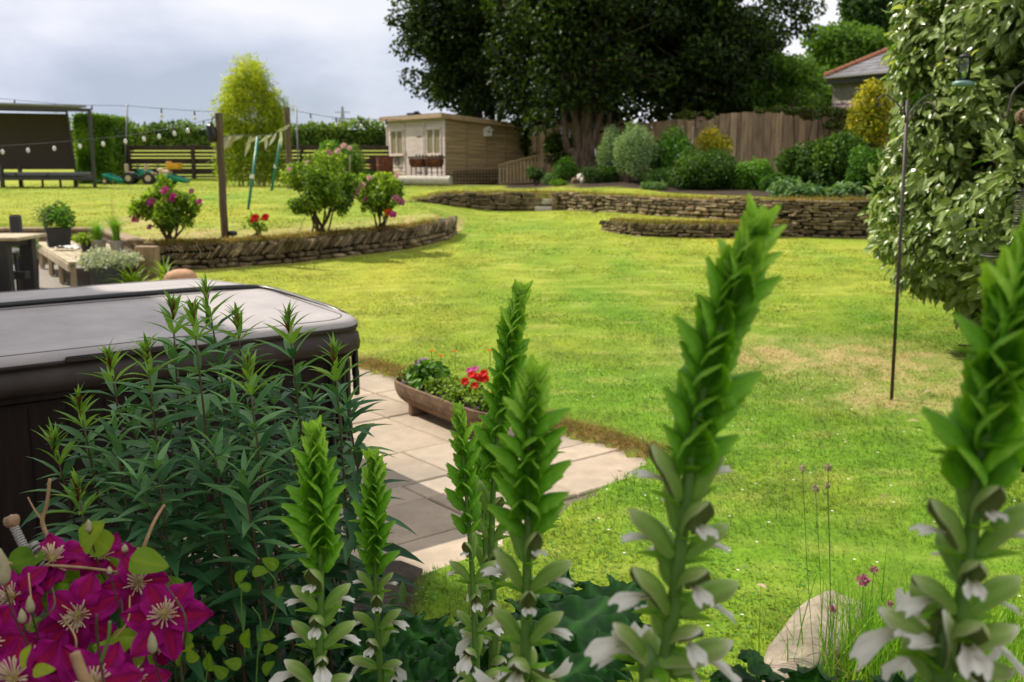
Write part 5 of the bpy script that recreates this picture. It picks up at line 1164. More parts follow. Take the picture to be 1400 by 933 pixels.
# the big multi-stemmed tree over the fence
Y = 30.2; bx_ = at(795, 240, Y)[0]; bz_ = H(bx_, Y)
def C(px, py, Y_, r, lit=0.): q = at(px, py, Y_); return (q, (r, r * 1.1, r * .8), lit)
cl = scatter((at(880, 60, 31)[0], 31.2, 6.3), (4.1, 2.6, 2.6), 110, .8, 3, low=-.75) + scatter((at(760, 60, 31)[0], 30.8, 6.2), (1.9, 2., 2.2), 50, .7, 4) + [C(1085, 20, 31, .6, .15), C(1100, 35, 31, .4, .2), C(1060, 55, 31, .5, .15), C(1020, 80, 31, .6, .1), C(985, 110, 31, .6), C(940, 125, 30.5, .6), C(890, 130, 30, .6), C(840, 125, 30, .6, .05), C(780, 130, 30, .55), C(735, 140, 31, .5), C(720, 110, 31, .6), *[C(px_, py_, 31.2 + .3 * (px_ % 3), .55, -.08) for px_, py_ in ((700, 150), (725, 165), (760, 155), (790, 148), (820, 150), (850, 148), (880, 150), (915, 150), (945, 148), (975, 140), (1005, 128), (1040, 105), (840, 165), (900, 168), (700, 130), (760, 120), (690, 105), (870, 110), (930, 100), (1000, 100))], *[C(px_, py_, 29.3, .5, .0) for px_, py_ in ((745, 95), (775, 80), (800, 100), (825, 85), (850, 110), (785, 125), (815, 135), (760, 140), (800, 60), (770, 45), (830, 50), (845, 140), (735, 165), (752, 120))], C(1105, 10, 31, .5, .2), C(1070, -10, 31, .8, .1), C(690, 60, 31, .7), C(700, 20, 31, .8), C(905, 100, 29.6, .6, .08), C(860, 80, 29.4, .7, .08), C(960, 70, 29.6, .7, .1), C(1030, 30, 30, .7, .12)]
def bough(mb):
    for (x1, z1, r0) in ((-.3, 2.2, .13), (-.12, 2.9, .12), (.12, 3.2, .14), (.36, 3.3, .12), (.02, 2.6, .10)):
        P = spline([(bx_ + x1 * .2, Y - .05, bz_ - .1), (bx_ + x1 * .6, Y - .1, bz_ + .7), (bx_ + x1 * 1.6, Y - .05, z1), (bx_ + x1 * 1.9, Y, z1 + 2)], 16); tube(mb, P, np.linspace(r0 * 1.4, r0 * .5, 16), 8)
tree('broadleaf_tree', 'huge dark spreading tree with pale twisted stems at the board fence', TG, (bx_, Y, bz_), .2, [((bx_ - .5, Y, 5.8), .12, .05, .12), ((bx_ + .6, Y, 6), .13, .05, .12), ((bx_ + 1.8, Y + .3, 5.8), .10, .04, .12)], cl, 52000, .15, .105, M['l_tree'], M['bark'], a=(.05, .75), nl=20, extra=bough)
Y = 32.5
for i, (px, py, dx, sc) in enumerate(((905, 235, .9, 1), (845, 235, -.3, .8), (965, 235, 1.1, .7))):
    b = at(px, py, Y + i * .4); b[2] = 1.2; cl = scatter((b[0] + dx * .6, Y + i * .4, 5.3), (1.6, 1.4, 1.9), 26, .7, 20 + i)
    tree('broadleaf_tree', ('dark leaning tree behind the middle of the board fence', 'dark slim tree behind the fence near the twisted stems', 'dark leaning tree right of the fence bird house')[i], TG, b, .1, [((b[0] + dx * 1.6, Y, 5.6), .10, .04, .15), ((b[0] - .3, Y, 5.2), .08, .03, .15)], cl, 11000, .15, .105, M['l_tree'], M['barkd'], a=(.0, .6))
for i, (px0, px1, pt_, pb_, Yb, n_, lab) in enumerate(((520, 735, -60, 165, 39., 15000, 'dark tree standing behind the shed tree at the garden corner'), (720, 860, -30, 190, 37.5, 15000, 'dense dark tree filling the gap behind the twisted stems'), (850, 1010, 0, 175, 36.5, 14000, 'dense dark tree far behind the middle of the board fence'))):
    c = at((px0 + px1) / 2, (pt_ + pb_) / 2, Yb); k_ = Yb / FPX; cl = scatter(c, ((px1 - px0) / 2 * k_ * .8, 1.2, (pb_ - pt_) / 2 * k_ * .92), 60, .75, 60 + i)
    tree('broadleaf_tree', lab, TG, (c[0], Yb, .95), .12, [((c[0] + .3, Yb, c[2] + 1), .15, .05, .15)], cl, n_, .17, .12, M['l_tree'], M['barkd'], a=(.0, .7))
# ivy-dark shrubbery between the shed and the fence
b = at(728, 240, 33.6); b[2] = .98
tree('ivy_thicket', 'dark ivy clad thicket between the shed and the board fence', None, b, .1, [((b[0], b[1], 3), .06, .02, .1)], [C(728, 165, 33.6, .5), C(722, 195, 33.6, .45), C(735, 215, 33.4, .45), C(745, 180, 33.8, .4, .1), C(712, 180, 34, .4, .2), C(735, 150, 33.8, .5, .15), C(760, 195, 32.2, .35)], 7000, .10, .075, M['l_tree'], M['barkd'], a=(.2, .9), cat='shrub')
# brighter trees beyond the fence to the right
RG = 'green trees beyond the fence near the bungalow'
def ftree(px, pyt, pyb, Y, w, n, mat, lab, seed, L=.15, m=34, r=.6, a=(.2, .9), name='broadleaf_tree'):
    c = at(px, (pyt + pyb) / 2, Y); zt = at(px, pyt, Y)[2]; zb = at(px, pyb, Y)[2]; b = (c[0], Y, .9); cl = scatter(c, (w / 2 * Y / FPX, 1.6, (zt - zb) / 2), m, r, seed)
    return tree(name, lab, RG, b, .12, [((c[0], Y, zt - .5), .16, .04, .15)], cl, n, L, L * .68, mat, M['barkd'], a=a)
ftree(1058, 62, 160, 33.5, 104, 16000, M['l_treel'], 'bright green bushy tree over the fence left of the bungalow', 31, .13, 46, .5)
ftree(1010, 95, 165, 33, 90, 8000, M['l_treel'], 'mid green low tree peeping out under the big dark crown', 32, .13, 26, .45, (.0, .6))
ftree(1150, 45, 110, 50, 130, 14000, M['l_treel'], 'green round tree standing behind the bungalow', 33, .22, 40, .8, (.1, .8))
ftree(1215, -70, 85, 52, 110, 22000, M['l_conifer'], 'tall darker tree behind the bungalow at the large bush', 34, .24, 60, .9, (.2, .9), 'conifer')
ftree(1122, 95, 165, 46, 70, 7000, M['l_treel'], 'green bush filling the gap left of the bungalow wall', 37, .18, 24, .7, (.1, .8))
# ivy on the fence top
t = thing('ivy', 'straggling ivy spilling over the right end of the board fence', 'ivy', at(1140, 160, 28.0)); mb = MB()
for px, py, r_ in ((1085, 152, .22), (1062, 149, .15), (1110, 158, .25), (1135, 152, .3), (1160, 156, .35), (1180, 165, .35), (1140, 170, .25), (1165, 185, .3), (1100, 150, .2), (1040, 150, .12), (940, 157, .25), (965, 158, .2)):
    clump(mb, at(px, py, 28.2 if px > 1000 else 29.), (r_ * 1.2, .22, r_ * .42), int(1100 * r_), .085, .07, T_HEX, .4, .3, .5, (.1, 1))
mb.build('foliage', M['l_ivy'], t); mb = MB()
for k in range(7): q = at(1090 + k * 15, 165, 28.1); limbs(mb, (q[0], q[1], 2.0), [q + np.array([rng.normal() * .4, -.05, .8])], .018, .006)
mb.build('stem', M['twig'], t)

# bamboo
b = on(345, 256); b[1] = 29.5; b[0] = at(345, 250, 29.5)[0]; b[2] = .93
t = thing('bamboo', 'tall yellow-green bamboo clump in front of the slat fence', 'bamboo', b); mb = MB()
def Cb(px, py, rx, rz): q = at(px, py, 29.5 + rng.normal() * .2); return (q, (rx, rx * .9, rz))
for i, (px, py, rx, rz, n, l) in enumerate(((318, 118, .28, .40, 700, .3), (340, 98, .22, .45, 420, .35), (328, 95, .2, .4, 320, .4), (356, 105, .25, .4, 500, .2), (335, 118, .45, .5, 1600, .25), (322, 135, .42, .45, 1400, .3), (355, 132, .5, .55, 1600, .1), (375, 150, .4, .5, 1100, 0), (308, 180, .3, .5, 800, .1), (345, 155, .75, .55, 2600, .05), (320, 165, .4, .5, 1300, .15), (372, 160, .4, .45, 1200, -.05), (340, 190, .8, .5, 2400, -.1), (365, 200, .5, .6, 1500, -.22), (318, 205, .45, .5, 1200, -.02), (340, 225, .85, .45, 2200, -.25), (378, 225, .4, .5, 1100, -.28), (310, 228, .35, .4, 800, -.1), (385, 182, .22, .35, 500, 0), (300, 145, .2, .3, 200, .3))):
    c = Cb(px, py, rx, rz); clump(mb, c[0], np.array(c[1]) * 1.12, int(n * .50), .21, .030, T_QUAD, .7, .2, .8, (.1, .85), l, .3)
for k in range(70):
    a = rng.uniform(-1, 1) * 1.15; tp = at(342 + a * 44, 70 + abs(a) ** 1.5 * 75 + rng.uniform(0, 25), 29.5 + rng.normal() * .3); P = spline([b + np.array([a * .3, rng.normal() * .2, 1.6]), (b + tp) / 2 + np.array([a * .2, 0, .8]), tp], 16)
    m = 46; i = rng.uniform(.55, 1, m) ** .8; q = np.stack([np.interp(i, np.linspace(0, 1, 16), P[:, j]) for j in range(3)], 1) + rng.normal(size=(m, 3)) * .05
    leaves(mb, q, rng.normal(size=(m, 3)) + [0, 0, -.3], rng.normal(size=(m, 3)) + [0, -.5, .5], rng.uniform(.10, .26, m), .026, T_QUAD, rng.uniform(.35, 1, m))
mb.build('foliage', M['l_bamboo'], t); mb = MB()
for k in range(34):
    a = rng.uniform(-1, 1); tp = at(340 + a * 32, 80 + abs(a) * 50 + rng.uniform(0, 40), 29.5 + rng.normal() * .3); tube(mb, spline([b + np.array([a * .45, rng.normal() * .25, -.05]), (b + tp) / 2 + np.array([a * .15, 0, .3]), tp], 10), np.linspace(.014, .004, 10), 5)
mb.build('cane', solid('bamboo_cane', (.30, .28, .05), (.18, .16, .03), .5, 10), t)

# ------------------------------------------------------------------ border shrubs
def shrub(name, label, px, py_t, py_b, w, Y, mat, L, Wr, n, T=T_HEX, lobes=9, cat='shrub', group=None, a=(.1, .8), stems=5, seed=None, tilt=0, flower=None, depth=1., r=.42, up=.35, droop=.15):
    seed = seed or int(px * 7 + py_t); g = np.random.default_rng(seed); c = at(px, (py_t + py_b) / 2, Y); k = Y / FPX * 1.0; hz_ = (at(px, py_t, Y)[2] - at(px, py_b, Y)[2]) / 2; rx = w * k / 2 * 1.12
    b = np.array([c[0] - tilt * hz_, Y, H(c[0], Y) - .02]); t = thing(name, label, cat, b, group); mb = MB(); cl = []
    for i in range(lobes):
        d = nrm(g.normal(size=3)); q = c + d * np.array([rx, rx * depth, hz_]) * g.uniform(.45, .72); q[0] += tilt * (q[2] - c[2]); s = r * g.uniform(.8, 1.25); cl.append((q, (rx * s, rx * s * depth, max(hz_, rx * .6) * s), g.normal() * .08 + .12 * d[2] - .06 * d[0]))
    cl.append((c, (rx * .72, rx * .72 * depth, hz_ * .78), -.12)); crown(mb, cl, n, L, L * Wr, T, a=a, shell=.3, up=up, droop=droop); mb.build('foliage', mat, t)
    mb = MB()
    for i in range(stems): limbs(mb, b + np.array([g.normal() * .04, g.normal() * .04, 0]), [c + np.array([g.uniform(-.7, .7) * rx, g.uniform(-.5, .5) * rx, g.uniform(-.2, .5) * hz_])], .022, .008, .05)
    mb.build('stem', M['twig'], t)
    return t, c, (rx, hz_)
SG = 'shrubs in the border along the board fence'
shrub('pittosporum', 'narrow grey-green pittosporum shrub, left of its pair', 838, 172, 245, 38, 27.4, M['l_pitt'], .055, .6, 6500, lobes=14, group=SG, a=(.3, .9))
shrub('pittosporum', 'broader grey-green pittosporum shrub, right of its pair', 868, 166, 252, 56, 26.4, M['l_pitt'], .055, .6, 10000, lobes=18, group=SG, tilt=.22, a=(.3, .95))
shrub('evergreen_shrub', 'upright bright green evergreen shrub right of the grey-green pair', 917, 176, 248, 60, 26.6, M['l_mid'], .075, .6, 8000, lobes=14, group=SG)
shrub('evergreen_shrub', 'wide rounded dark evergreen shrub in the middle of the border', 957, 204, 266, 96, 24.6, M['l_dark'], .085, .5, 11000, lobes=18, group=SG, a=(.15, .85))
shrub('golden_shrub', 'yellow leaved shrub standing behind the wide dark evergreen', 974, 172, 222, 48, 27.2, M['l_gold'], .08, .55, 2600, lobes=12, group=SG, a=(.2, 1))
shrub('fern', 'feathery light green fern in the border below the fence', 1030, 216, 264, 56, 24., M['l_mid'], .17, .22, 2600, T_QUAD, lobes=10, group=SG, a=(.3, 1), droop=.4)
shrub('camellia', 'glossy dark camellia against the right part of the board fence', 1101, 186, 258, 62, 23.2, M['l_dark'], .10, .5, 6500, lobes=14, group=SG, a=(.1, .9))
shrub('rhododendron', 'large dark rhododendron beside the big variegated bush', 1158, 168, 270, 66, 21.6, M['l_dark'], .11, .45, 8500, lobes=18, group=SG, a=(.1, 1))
shrub('golden_shrub', 'tall golden leaved shrub rising behind the dark rhododendron', 1196, 108, 215, 60, 23., M['l_gold'], .09, .5, 5500, lobes=18, group=SG, a=(.0, .9))
shrub('hosta', 'low blue-green hosta carpet on the wall top', 1090, 254, 276, 82, 19.6, M['l_hosta'], .13, .55, 1900, T_OVAL, lobes=12, group=SG, stems=2, up=.8)
shrub('hosta', 'pale hosta clump at the right end of the wall top', 1158, 250, 280, 44, 19., M['l_hosta'], .15, .55, 900, T_OVAL, lobes=8, group=SG, stems=2, up=.8, a=(.4, 1))
shrub('low_shrub', 'low silvery groundcover in front of the grey-green pair', 893, 248, 262, 36, 24.6, M['l_hosta'], .07, .5, 900, lobes=7, group=SG, stems=2, a=(.5, 1))
shrub('low_shrub', 'low dark shrub at the foot of the twisted tree', 818, 226, 258, 52, 27., M['l_dark'], .07, .5, 2800, lobes=9, group=SG, a=(0, .6))
shrub('low_shrub', 'small dark shrub beside the slatted gate panel', 731, 228, 250, 26, 29.6, M['l_dark'], .07, .5, 1300, lobes=7, group=SG)
shrub('low_shrub', 'low grey-green plant left of the border rocks', 752, 238, 254, 30, 28.6, M['l_hosta'], .06, .5, 1200, lobes=7, group=SG)
shrub('low_shrub', 'arching mid green shrub under the big tree', 771, 214, 252, 34, 28.6, M['l_mid'], .08, .4, 1900, lobes=8, group=SG, a=(.1, .9))
shrub('low_shrub', 'pale mossy mound in front of the border rocks', 764, 246, 256, 22, 27.2, M['l_lime'], .05, .5, 700, lobes=6, group=SG, stems=2, a=(0, .4))
shrub('low_shrub', 'dark spreading shrub between the grey-green pair and the wide evergreen', 905, 226, 262, 60, 25.6, M['l_dark'], .07, .5, 3000, lobes=10, group=SG, a=(0, .6))
shrub('low_shrub', 'leafy mid green shrub right of the wide dark evergreen', 1012, 222, 264, 50, 25.2, M['l_dark'], .08, .5, 2600, lobes=9, group=SG, a=(.1, .8))
shrub('low_shrub', 'low dark shrub between the fern and the camellia', 1064, 236, 266, 46, 23.0, M['l_mid'], .08, .45, 2200, lobes=9, group=SG, a=(0, .6))
shrub('low_shrub', 'dark filler shrub between camellia and rhododendron', 1130, 205, 266, 42, 22.6, M['l_dark'], .09, .5, 2600, lobes=10, group=SG, a=(0, .7))
shrub('low_shrub', 'rounded green shrub close behind the bush at the wall end', 1190, 195, 275, 50, 20.4, M['l_mid'], .09, .5, 3600, lobes=12, group=SG, a=(0, .8))
shrub('climber', 'scrambling dark foliage on the fence beside the twisted tree', 762, 175, 235, 40, 30.9, M['l_tree'], .09, .65, 1500, lobes=10, a=(.3, 1), depth=.35)
for i, (px, py, s, lab) in enumerate(((797, 246, .17, 'pale boulder at the foot of the twisted tree, larger one'), (786, 249, .11, 'small grey boulder left of the larger pale one'), (799, 252, .12, 'cream stone in front of the larger pale boulder'))):
    q = at(px, py, 27.8 - i * .3); q[2] = H(q[0], q[1]) + s * .5; mb = MB(); blob(mb, q, (s, s * .8, s * .85), .5, .15, 12, i + 3); tag(mb.build('boulder', M['concrete'] if i != 1 else M['stone'], None, True), lab, 'rock')
shrub('vegetable_row', 'white flowering shrub on canes near the slat fence', 463, 194, 236, 52, 30.5, M['l_mid'], .09, .55, 1800, lobes=10, a=(.1, .9), cat='shrub')
shrub('tall_grass', 'soft green feathery plant near the slat fence', 484, 196, 240, 36, 31., M['l_far'], .12, .2, 1400, T_QUAD, lobes=8, a=(.3, .9), cat='plant')
for i, (px, y0, y1, lab) in enumerate(((466, 214, 250, 'pale wooden stake left of two beside the white flowering shrub'), (478, 212, 252, 'pale wooden stake right of two beside the white flowering shrub'))):
    a = at(px, y0, 30.2); b = at(px, y1, 30.2); b[2] = .9; mb = MB(); tube(mb, [b, a], .03, 6); tag(mb.build('stake', M['paleboard']), lab, 'stake')
t = thing('raised_bed', 'low dark timber raised bed in front of the slat fence', 'raised bed', (at(490, 245, 30.8)[0], 30.8, .95)); mb = MB(); q = at(490, 245, 30.6)
bbox(mb, (q[0], 30.5, 1.06), (1.5, .05, .24), None, .4, .01); bbox(mb, (q[0], 31.4, 1.06), (1.5, .05, .24), None, .4, .01); bbox(mb, (q[0] - .75, 30.95, 1.06), (.05, .95, .24), None, .4, .01); bbox(mb, (q[0] + .75, 30.95, 1.06), (.05, .95, .24), None, .4, .01); mb.build('frame', M['slat'], t); mb = MB(); box(mb, (q[0], 30.95, 1.05), (1.45, .85, .16)); mb.build('soil', M['soil'], t)
shrub('low_plant', 'low leafy plants growing in the raised bed', 500, 232, 246, 40, 30.9, M['l_mid'], .08, .55, 700, lobes=7, cat='plant', stems=2)

# ------------------------------------------------------------------ roses
def rose_head(mb, c, r_, nrmv, a0=0):
    nrmv = nrm(np.asarray(nrmv, float)); u = nrm(np.cross(nrmv, [.3, .2, 1])); v = np.cross(nrmv, u)
    for ring, (k, rr, op) in enumerate(((5, 1., .9), (5, .75, .55), (4, .48, .3))):
        th = np.arange(k) * 2 * PI / k + ring * .6; D = np.cos(th)[:, None] * u + np.sin(th)[:, None] * v
        leaves(mb, np.tile(c, (k, 1)), D * op + nrmv * (1.1 - op), nrmv * op - D * (1 - op) * .6, r_ * rr, r_ * rr * 1.15, T_OVAL, .25 + .3 * ring)
def rose(name, lab, px, pyt, pyb, w, mat_l, n, flowers, Y=None, stems=12, L=.06, lobes=12, fm='petal_pk', group='roses planted along the herringbone wall', thin=1., a=(.1, .95), bush_h=.80):
    q = on(px, pyb) if Y is None else np.append(at(px, pyb, Y)[:2], 0); 
    if Y is not None: q[2] = H(q[0], q[1])
    Y = q[1]; zt = at(px, pyt, Y)[2]; h = zt - q[2]; rx = w * Y / FPX / 2; c = q + np.array([0, 0, h * (1 - bush_h / 2)]); g = np.random.default_rng(int(px)); t = thing(name, lab, 'rose bush', q, group)
    mb = MB(); cl = []
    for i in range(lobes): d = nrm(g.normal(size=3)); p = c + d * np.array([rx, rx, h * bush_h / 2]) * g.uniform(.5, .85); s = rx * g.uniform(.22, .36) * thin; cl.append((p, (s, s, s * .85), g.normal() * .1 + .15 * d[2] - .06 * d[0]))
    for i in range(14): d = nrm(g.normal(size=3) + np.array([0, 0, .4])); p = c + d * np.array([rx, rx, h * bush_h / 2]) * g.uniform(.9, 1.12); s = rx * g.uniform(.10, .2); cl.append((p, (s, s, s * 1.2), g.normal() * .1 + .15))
    crown(mb, cl, n, L, L * .62, T_HEX, a=a, shell=.35, up=.5, droop=.2); mb.build('foliage', mat_l, t)
    mb = MB()
    for i in range(stems): p = cl[i % len(cl)][0]; limbs(mb, q + np.array([g.normal() * .05, g.normal() * .05, -.03]), [p], .016, .005, .04, 8, -.25)
    mb.build('stem', M['twig'], t)
    for (fx, fy, r_, *m) in flowers:
        p = at(fx, fy, Y - rx * .75 + g.uniform(-.05, .1)); mb = MB(); rose_head(mb, p, r_, (g.normal() * .3 - .2, -.8, .5)); mb.build('flower', M[m[0] if m else fm], t)
        mb = MB(); tube(mb, [p, p * .75 + c * .25 - np.array([0, 0, .06])], .005, 4); mb.build('flower_stem', M['stemg'], t)
    return t
rose('rose_bush', 'bushy rose with magenta blooms left of the tall post', 233, 252, 330, 84, M['l_rose'], 5200, [(207, 277, .085), (223, 280, .10), (237, 271, .085), (226, 261, .07), (190, 290, .075), (187, 299, .085), (273, 276, .05), (205, 311, .05, 'petal_dp'), (262, 262, .05, 'petal_dp')], lobes=16)
rose('rose_bush', 'large round green rose bush without blooms by the wall', 437, 214, 318, 96, M['l_rose'], 8500, [(395, 232, .04, 'petal_lp'), (420, 222, .035, 'petal_lp')], stems=18, lobes=22, L=.055, a=(0, .8))
rose('rose_bush', 'open rose bush with pink and red blooms at the wall end', 519, 240, 316, 66, M['l_rose'], 3600, [(490, 262, .07, 'petal_lp'), (496, 254, .06, 'petal_lp'), (548, 277, .075, 'petal_dp'), (541, 272, .07, 'petal_dp'), (531, 291, .075, 'petal_or'), (537, 294, .07, 'petal_pk'), (483, 270, .05, 'petal_lp'), (543, 240, .05, 'petal_lp'), (505, 244, .05, 'petal_lp'), (500, 273, .05, 'petal_dp')], lobes=14, stems=12, thin=.95, bush_h=.72)
rose('rose_bush', 'small thin rose with two scarlet blooms by the post', 350, 296, 324, 30, M['l_rose'], 240, [(349, 299, .075, 'petal_rd'), (363, 298, .07, 'petal_rd'), (344, 303, .04, 'petal_rd')], lobes=6, stems=4)
rose('rose_bush', 'distant rose with a deep pink bloom behind the round bush', 452, 200, 245, 40, M['l_rose'], 1400, [(449, 211, .13, 'petal_dp'), (470, 200, .10, 'petal_lp'), (462, 207, .10, 'petal_lp'), (478, 203, .08, 'petal_lp')], Y=27.5, lobes=9, L=.09, group=None)
# ------------------------------------------------------------------ plants in the pots by the bench
def tuft(name, lab, base, n, h, spread, mat, wid=.006, cat='plant', T=T_STRAP, a=(.1, .9)):
    base = np.asarray(base, float); t = thing(name, lab, cat, base); mb = MB(); az = rng.uniform(0, 2 * PI, n); tl = rng.uniform(0, spread, n); D = np.stack([np.cos(az) * tl, np.sin(az) * tl, np.ones(n)], 1); N = np.stack([np.cos(az), np.sin(az), -tl], 1) * -1
    leaves(mb, base + np.stack([np.cos(az), np.sin(az), 0 * az], 1) * rng.uniform(0, .06, n)[:, None], D, N, h * rng.uniform(.5, 1.15, n), wid, T, rng.uniform(a[0], a[1], n)); mb.build('foliage', mat, t); return t
tuft('grass_tuft', 'fine green grass tuft in the grey bench pot', pot5, 260, .26, .8, M['l_grass'])
tuft('grass_tuft', 'taller fine grass tuft in the pale bench pot', pot6, 260, .36, .45, M['l_grass'])
def potplant(name, lab, base, w, h, n, mat, L, Wr=.5, T=T_HEX, flowers=None, fm=None, a=(.1, .95)):
    base = np.asarray(base, float); t = thing(name, lab, 'plant', base); mb = MB(); cl = []
    for i in range(8): d = nrm(rng.normal(size=3)); cl.append((base + np.array([0, 0, h * .55]) + d * np.array([w * .5, w * .5, h * .4]) * .65, (w * .28, w * .28, h * .3), rng.normal() * .1))
    crown(mb, cl, n, L, L * Wr, T, a=a, shell=.4, up=.5); mb.build('foliage', mat, t); mb = MB()
    for i in range(5): tube(mb, spline([base + rng.normal(size=3) * [.02, .02, 0], (base + cl[i][0]) / 2, cl[i][0]], 6), .005, 4)
    mb.build('stem', M['stemg'], t); return t
potplant('leafy_plant', 'leafy green plant growing in the black bench planter', pot1 + np.array([.05, 0, -.05]), .42, .42, 700, M['l_mid'], .07)
potplant('lavender', 'grey lavender sprigs at the left of the bench planter', pot1 + np.array([-.16, -.05, -.05]), .26, .40, 420, M['l_pitt'], .06, .2)
potplant('lavender', 'pale lavender in the tall dark planter by the table', pot3 + np.array([0, 0, -.04]), .36, .34, 600, M['l_pitt'], .07, .2)
potplant('trailing_plant', 'bright trailing plant in the small black pot', pot4 + np.array([0, 0, -.04]), .34, .18, 380, M['l_lime'], .05, .6)
potplant('silver_foliage', 'white silver-leaved plant filling the ribbed planter', pot2 + np.array([.05, 0, -.05]), .62, .26, 1500, M['l_silver'], .055, .5, a=(.2, 1))
q = at(183, 388, 11.9); q[2] = .02; tuft('strap_plant', 'broad strap-leaved green plant between planter and corner post', q, 46, .46, 1.1, M['l_lime'], .04, a=(.3, .9)); q = at(226, 384, 12.5); q[2] = .1; tuft('strap_plant', 'strap-leaved green plant against the herringbone wall', q, 30, .38, 1.0, M['l_lime'], .035, a=(.3, .9))
q = on(157, 336); tuft('seed_grass', 'thin tall seeding stems above the bench corner', q + np.array([0, 0, 0]), 7, .75, .14, M['l_straw'], .005, T=T_BLADE)
q = on(82, 322); tuft('seed_grass', 'sparse tall grass stems behind the black planter', q, 6, .7, .16, M['l_straw'], .005, T=T_BLADE)
# ------------------------------------------------------------------ big silverberry bush at the right
def silverberry():
    base = np.array([4.45, 8.6, .03]); t = thing('silverberry_bush', 'huge variegated silvery-green evergreen bush filling the right side', 'bush', base); cl = []
    g = np.random.default_rng(5)
    prof = [(-60, 1262), (0, 1240), (50, 1222), (100, 1212), (150, 1210), (200, 1205), (250, 1196), (290, 1188), (330, 1196), (370, 1222), (400, 1262), (430, 1305)]
    c0 = np.array([4.75, 8.5])
    n = 0
    for py, px in prof:
        q = at(px, py, 8.3); rad = c0[0] - q[0] - .24
        if py > 350: rad = max(rad, .5); q[2] += .10
        for k in range(13):
            th = PI + (k - 6) * .30 + g.uniform(-.12, .12); rr = rad * g.uniform(.80, .93) ; p = np.array([c0[0] + rr * math.cos(th), c0[1] + rr * math.sin(th) * 1.0, 1.7 + (q[2] - 1.7) * (1 + .0 * g.normal()) + g.uniform(-.08, .08)]); s = g.uniform(.15, .33)
            if vnoise(p[0] * 2.3 + p[1] * 1.7, p[2] * 2.6, 91) > .15: cl.append((p, (s, s, s * .85)))
    for k in range(85):
        th = g.uniform(0, 2 * PI); rr = 1.35 * math.sqrt(g.uniform()); cl.append((np.array([c0[0] + rr * math.cos(th), c0[1] + rr * math.sin(th), g.uniform(1.0, 3.5)]), (.34, .34, .3)))
    mb = MB()
    for p, s in cl:
        out = nrm(np.append((p[:2] - c0), .15 * (p[2] - 1.7))); m = int(215 * (s[0] / .25) ** 2); d = rdir(m); P = p + d * np.array(s) * (rng.uniform(.35, 1.05, m) ** .6)[:, None]
        # leaves in sprays: point out and down, faces turned to the light
        ax_ = nrm(out * .55 + g.normal(size=3) * .6 + np.array([-.15, -.1, -.35]))
        D = ax_ * .95 + d * .55 + rng.normal(size=(m, 3)) * .38; N = out * .7 + rng.normal(size=(m, 3)) * .5 + np.array([-.25, -.2, .6]); D = D - N * (D * N).sum(1, keepdims=True) / (N * N).sum(1, keepdims=True)
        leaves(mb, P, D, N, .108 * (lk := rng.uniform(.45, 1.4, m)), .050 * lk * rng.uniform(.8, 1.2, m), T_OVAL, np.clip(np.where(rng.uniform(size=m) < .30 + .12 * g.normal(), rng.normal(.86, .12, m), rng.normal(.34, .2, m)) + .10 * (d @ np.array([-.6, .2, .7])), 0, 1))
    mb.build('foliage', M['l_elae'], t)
    mb = MB()
    for k in range(9): q = cl[g.integers(0, len(cl))][0]; limbs(mb, base + np.array([g.normal() * .12, g.normal() * .12, -.05]), [q], .04, .01, .15)
    for k in range(60): q = cl[g.integers(0, len(cl))][0]; limbs(mb, np.array([c0[0], c0[1], q[2] - .3]), [q], .015, .004, .08)
    mb.build('branch', M['twig'], t)
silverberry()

# ------------------------------------------------------------------ acanthus spikes
def surf(mb, fn, nu, nv, a=None):
    us = np.linspace(0, 1, nu); vs = np.linspace(-1, 1, nv); V = []; A = []
    for u in us:
        for v in vs: p = fn(u, v); V.append(p[:3]); A.append(p[3] if len(p) > 3 else .5)
    mb.add(V, [(i * nv + j, i * nv + j + 1, (i + 1) * nv + j + 1, (i + 1) * nv + j) for i in range(nu - 1) for j in range(nv - 1)], np.array(A))
def mesh_of(fn, nu, nv, mat, name):
    mb = MB(); surf(mb, fn, nu, nv); return mb.mesh(name, mat, True)
def f_hood(u, v):          # unit length hood, convex above, tip curled down; shade runs to pale towards tip and edge
    w = .165 * (.50 + .66 * math.sin(PI * min(1, u ** .9 * .88)) ** .8) * (1 - max(0, (u - .66) / .34) ** 2.4 * .86)
    a = v * 1.95; y = w * 1.05 * math.sin(a); z = -w * (1 - math.cos(a)) + .17 * math.sin(PI * u * .9) - .20 * max(0, u - .6) ** 1.5 - .010 * math.cos(v * 13)
    return (u, y, z, np.clip(.05 + .40 * u ** 1.8 + .40 * abs(v) ** 4 + .50 * max(0, u - .80) / .2 + .07 * math.cos(v * 13), 0, 1))
def f_bract(u, v):         # pointed green bract with toothed margins
    tooth = .12 * abs(math.sin(u * PI * 5)) * abs(v) * (.2 < u < .97)
    w = .20 * (math.sin(PI * min(1, u ** .72 * .97 + .06)) ** .9 + tooth)
    a = v * 1.1; y = w * math.sin(a); z = -w * .8 * (1 - math.cos(a)) - .05 * u + .10 * u * u
    return (u + .10 * tooth * u, y, z, np.clip(.30 + .35 * u + .22 * abs(v), 0, 1))
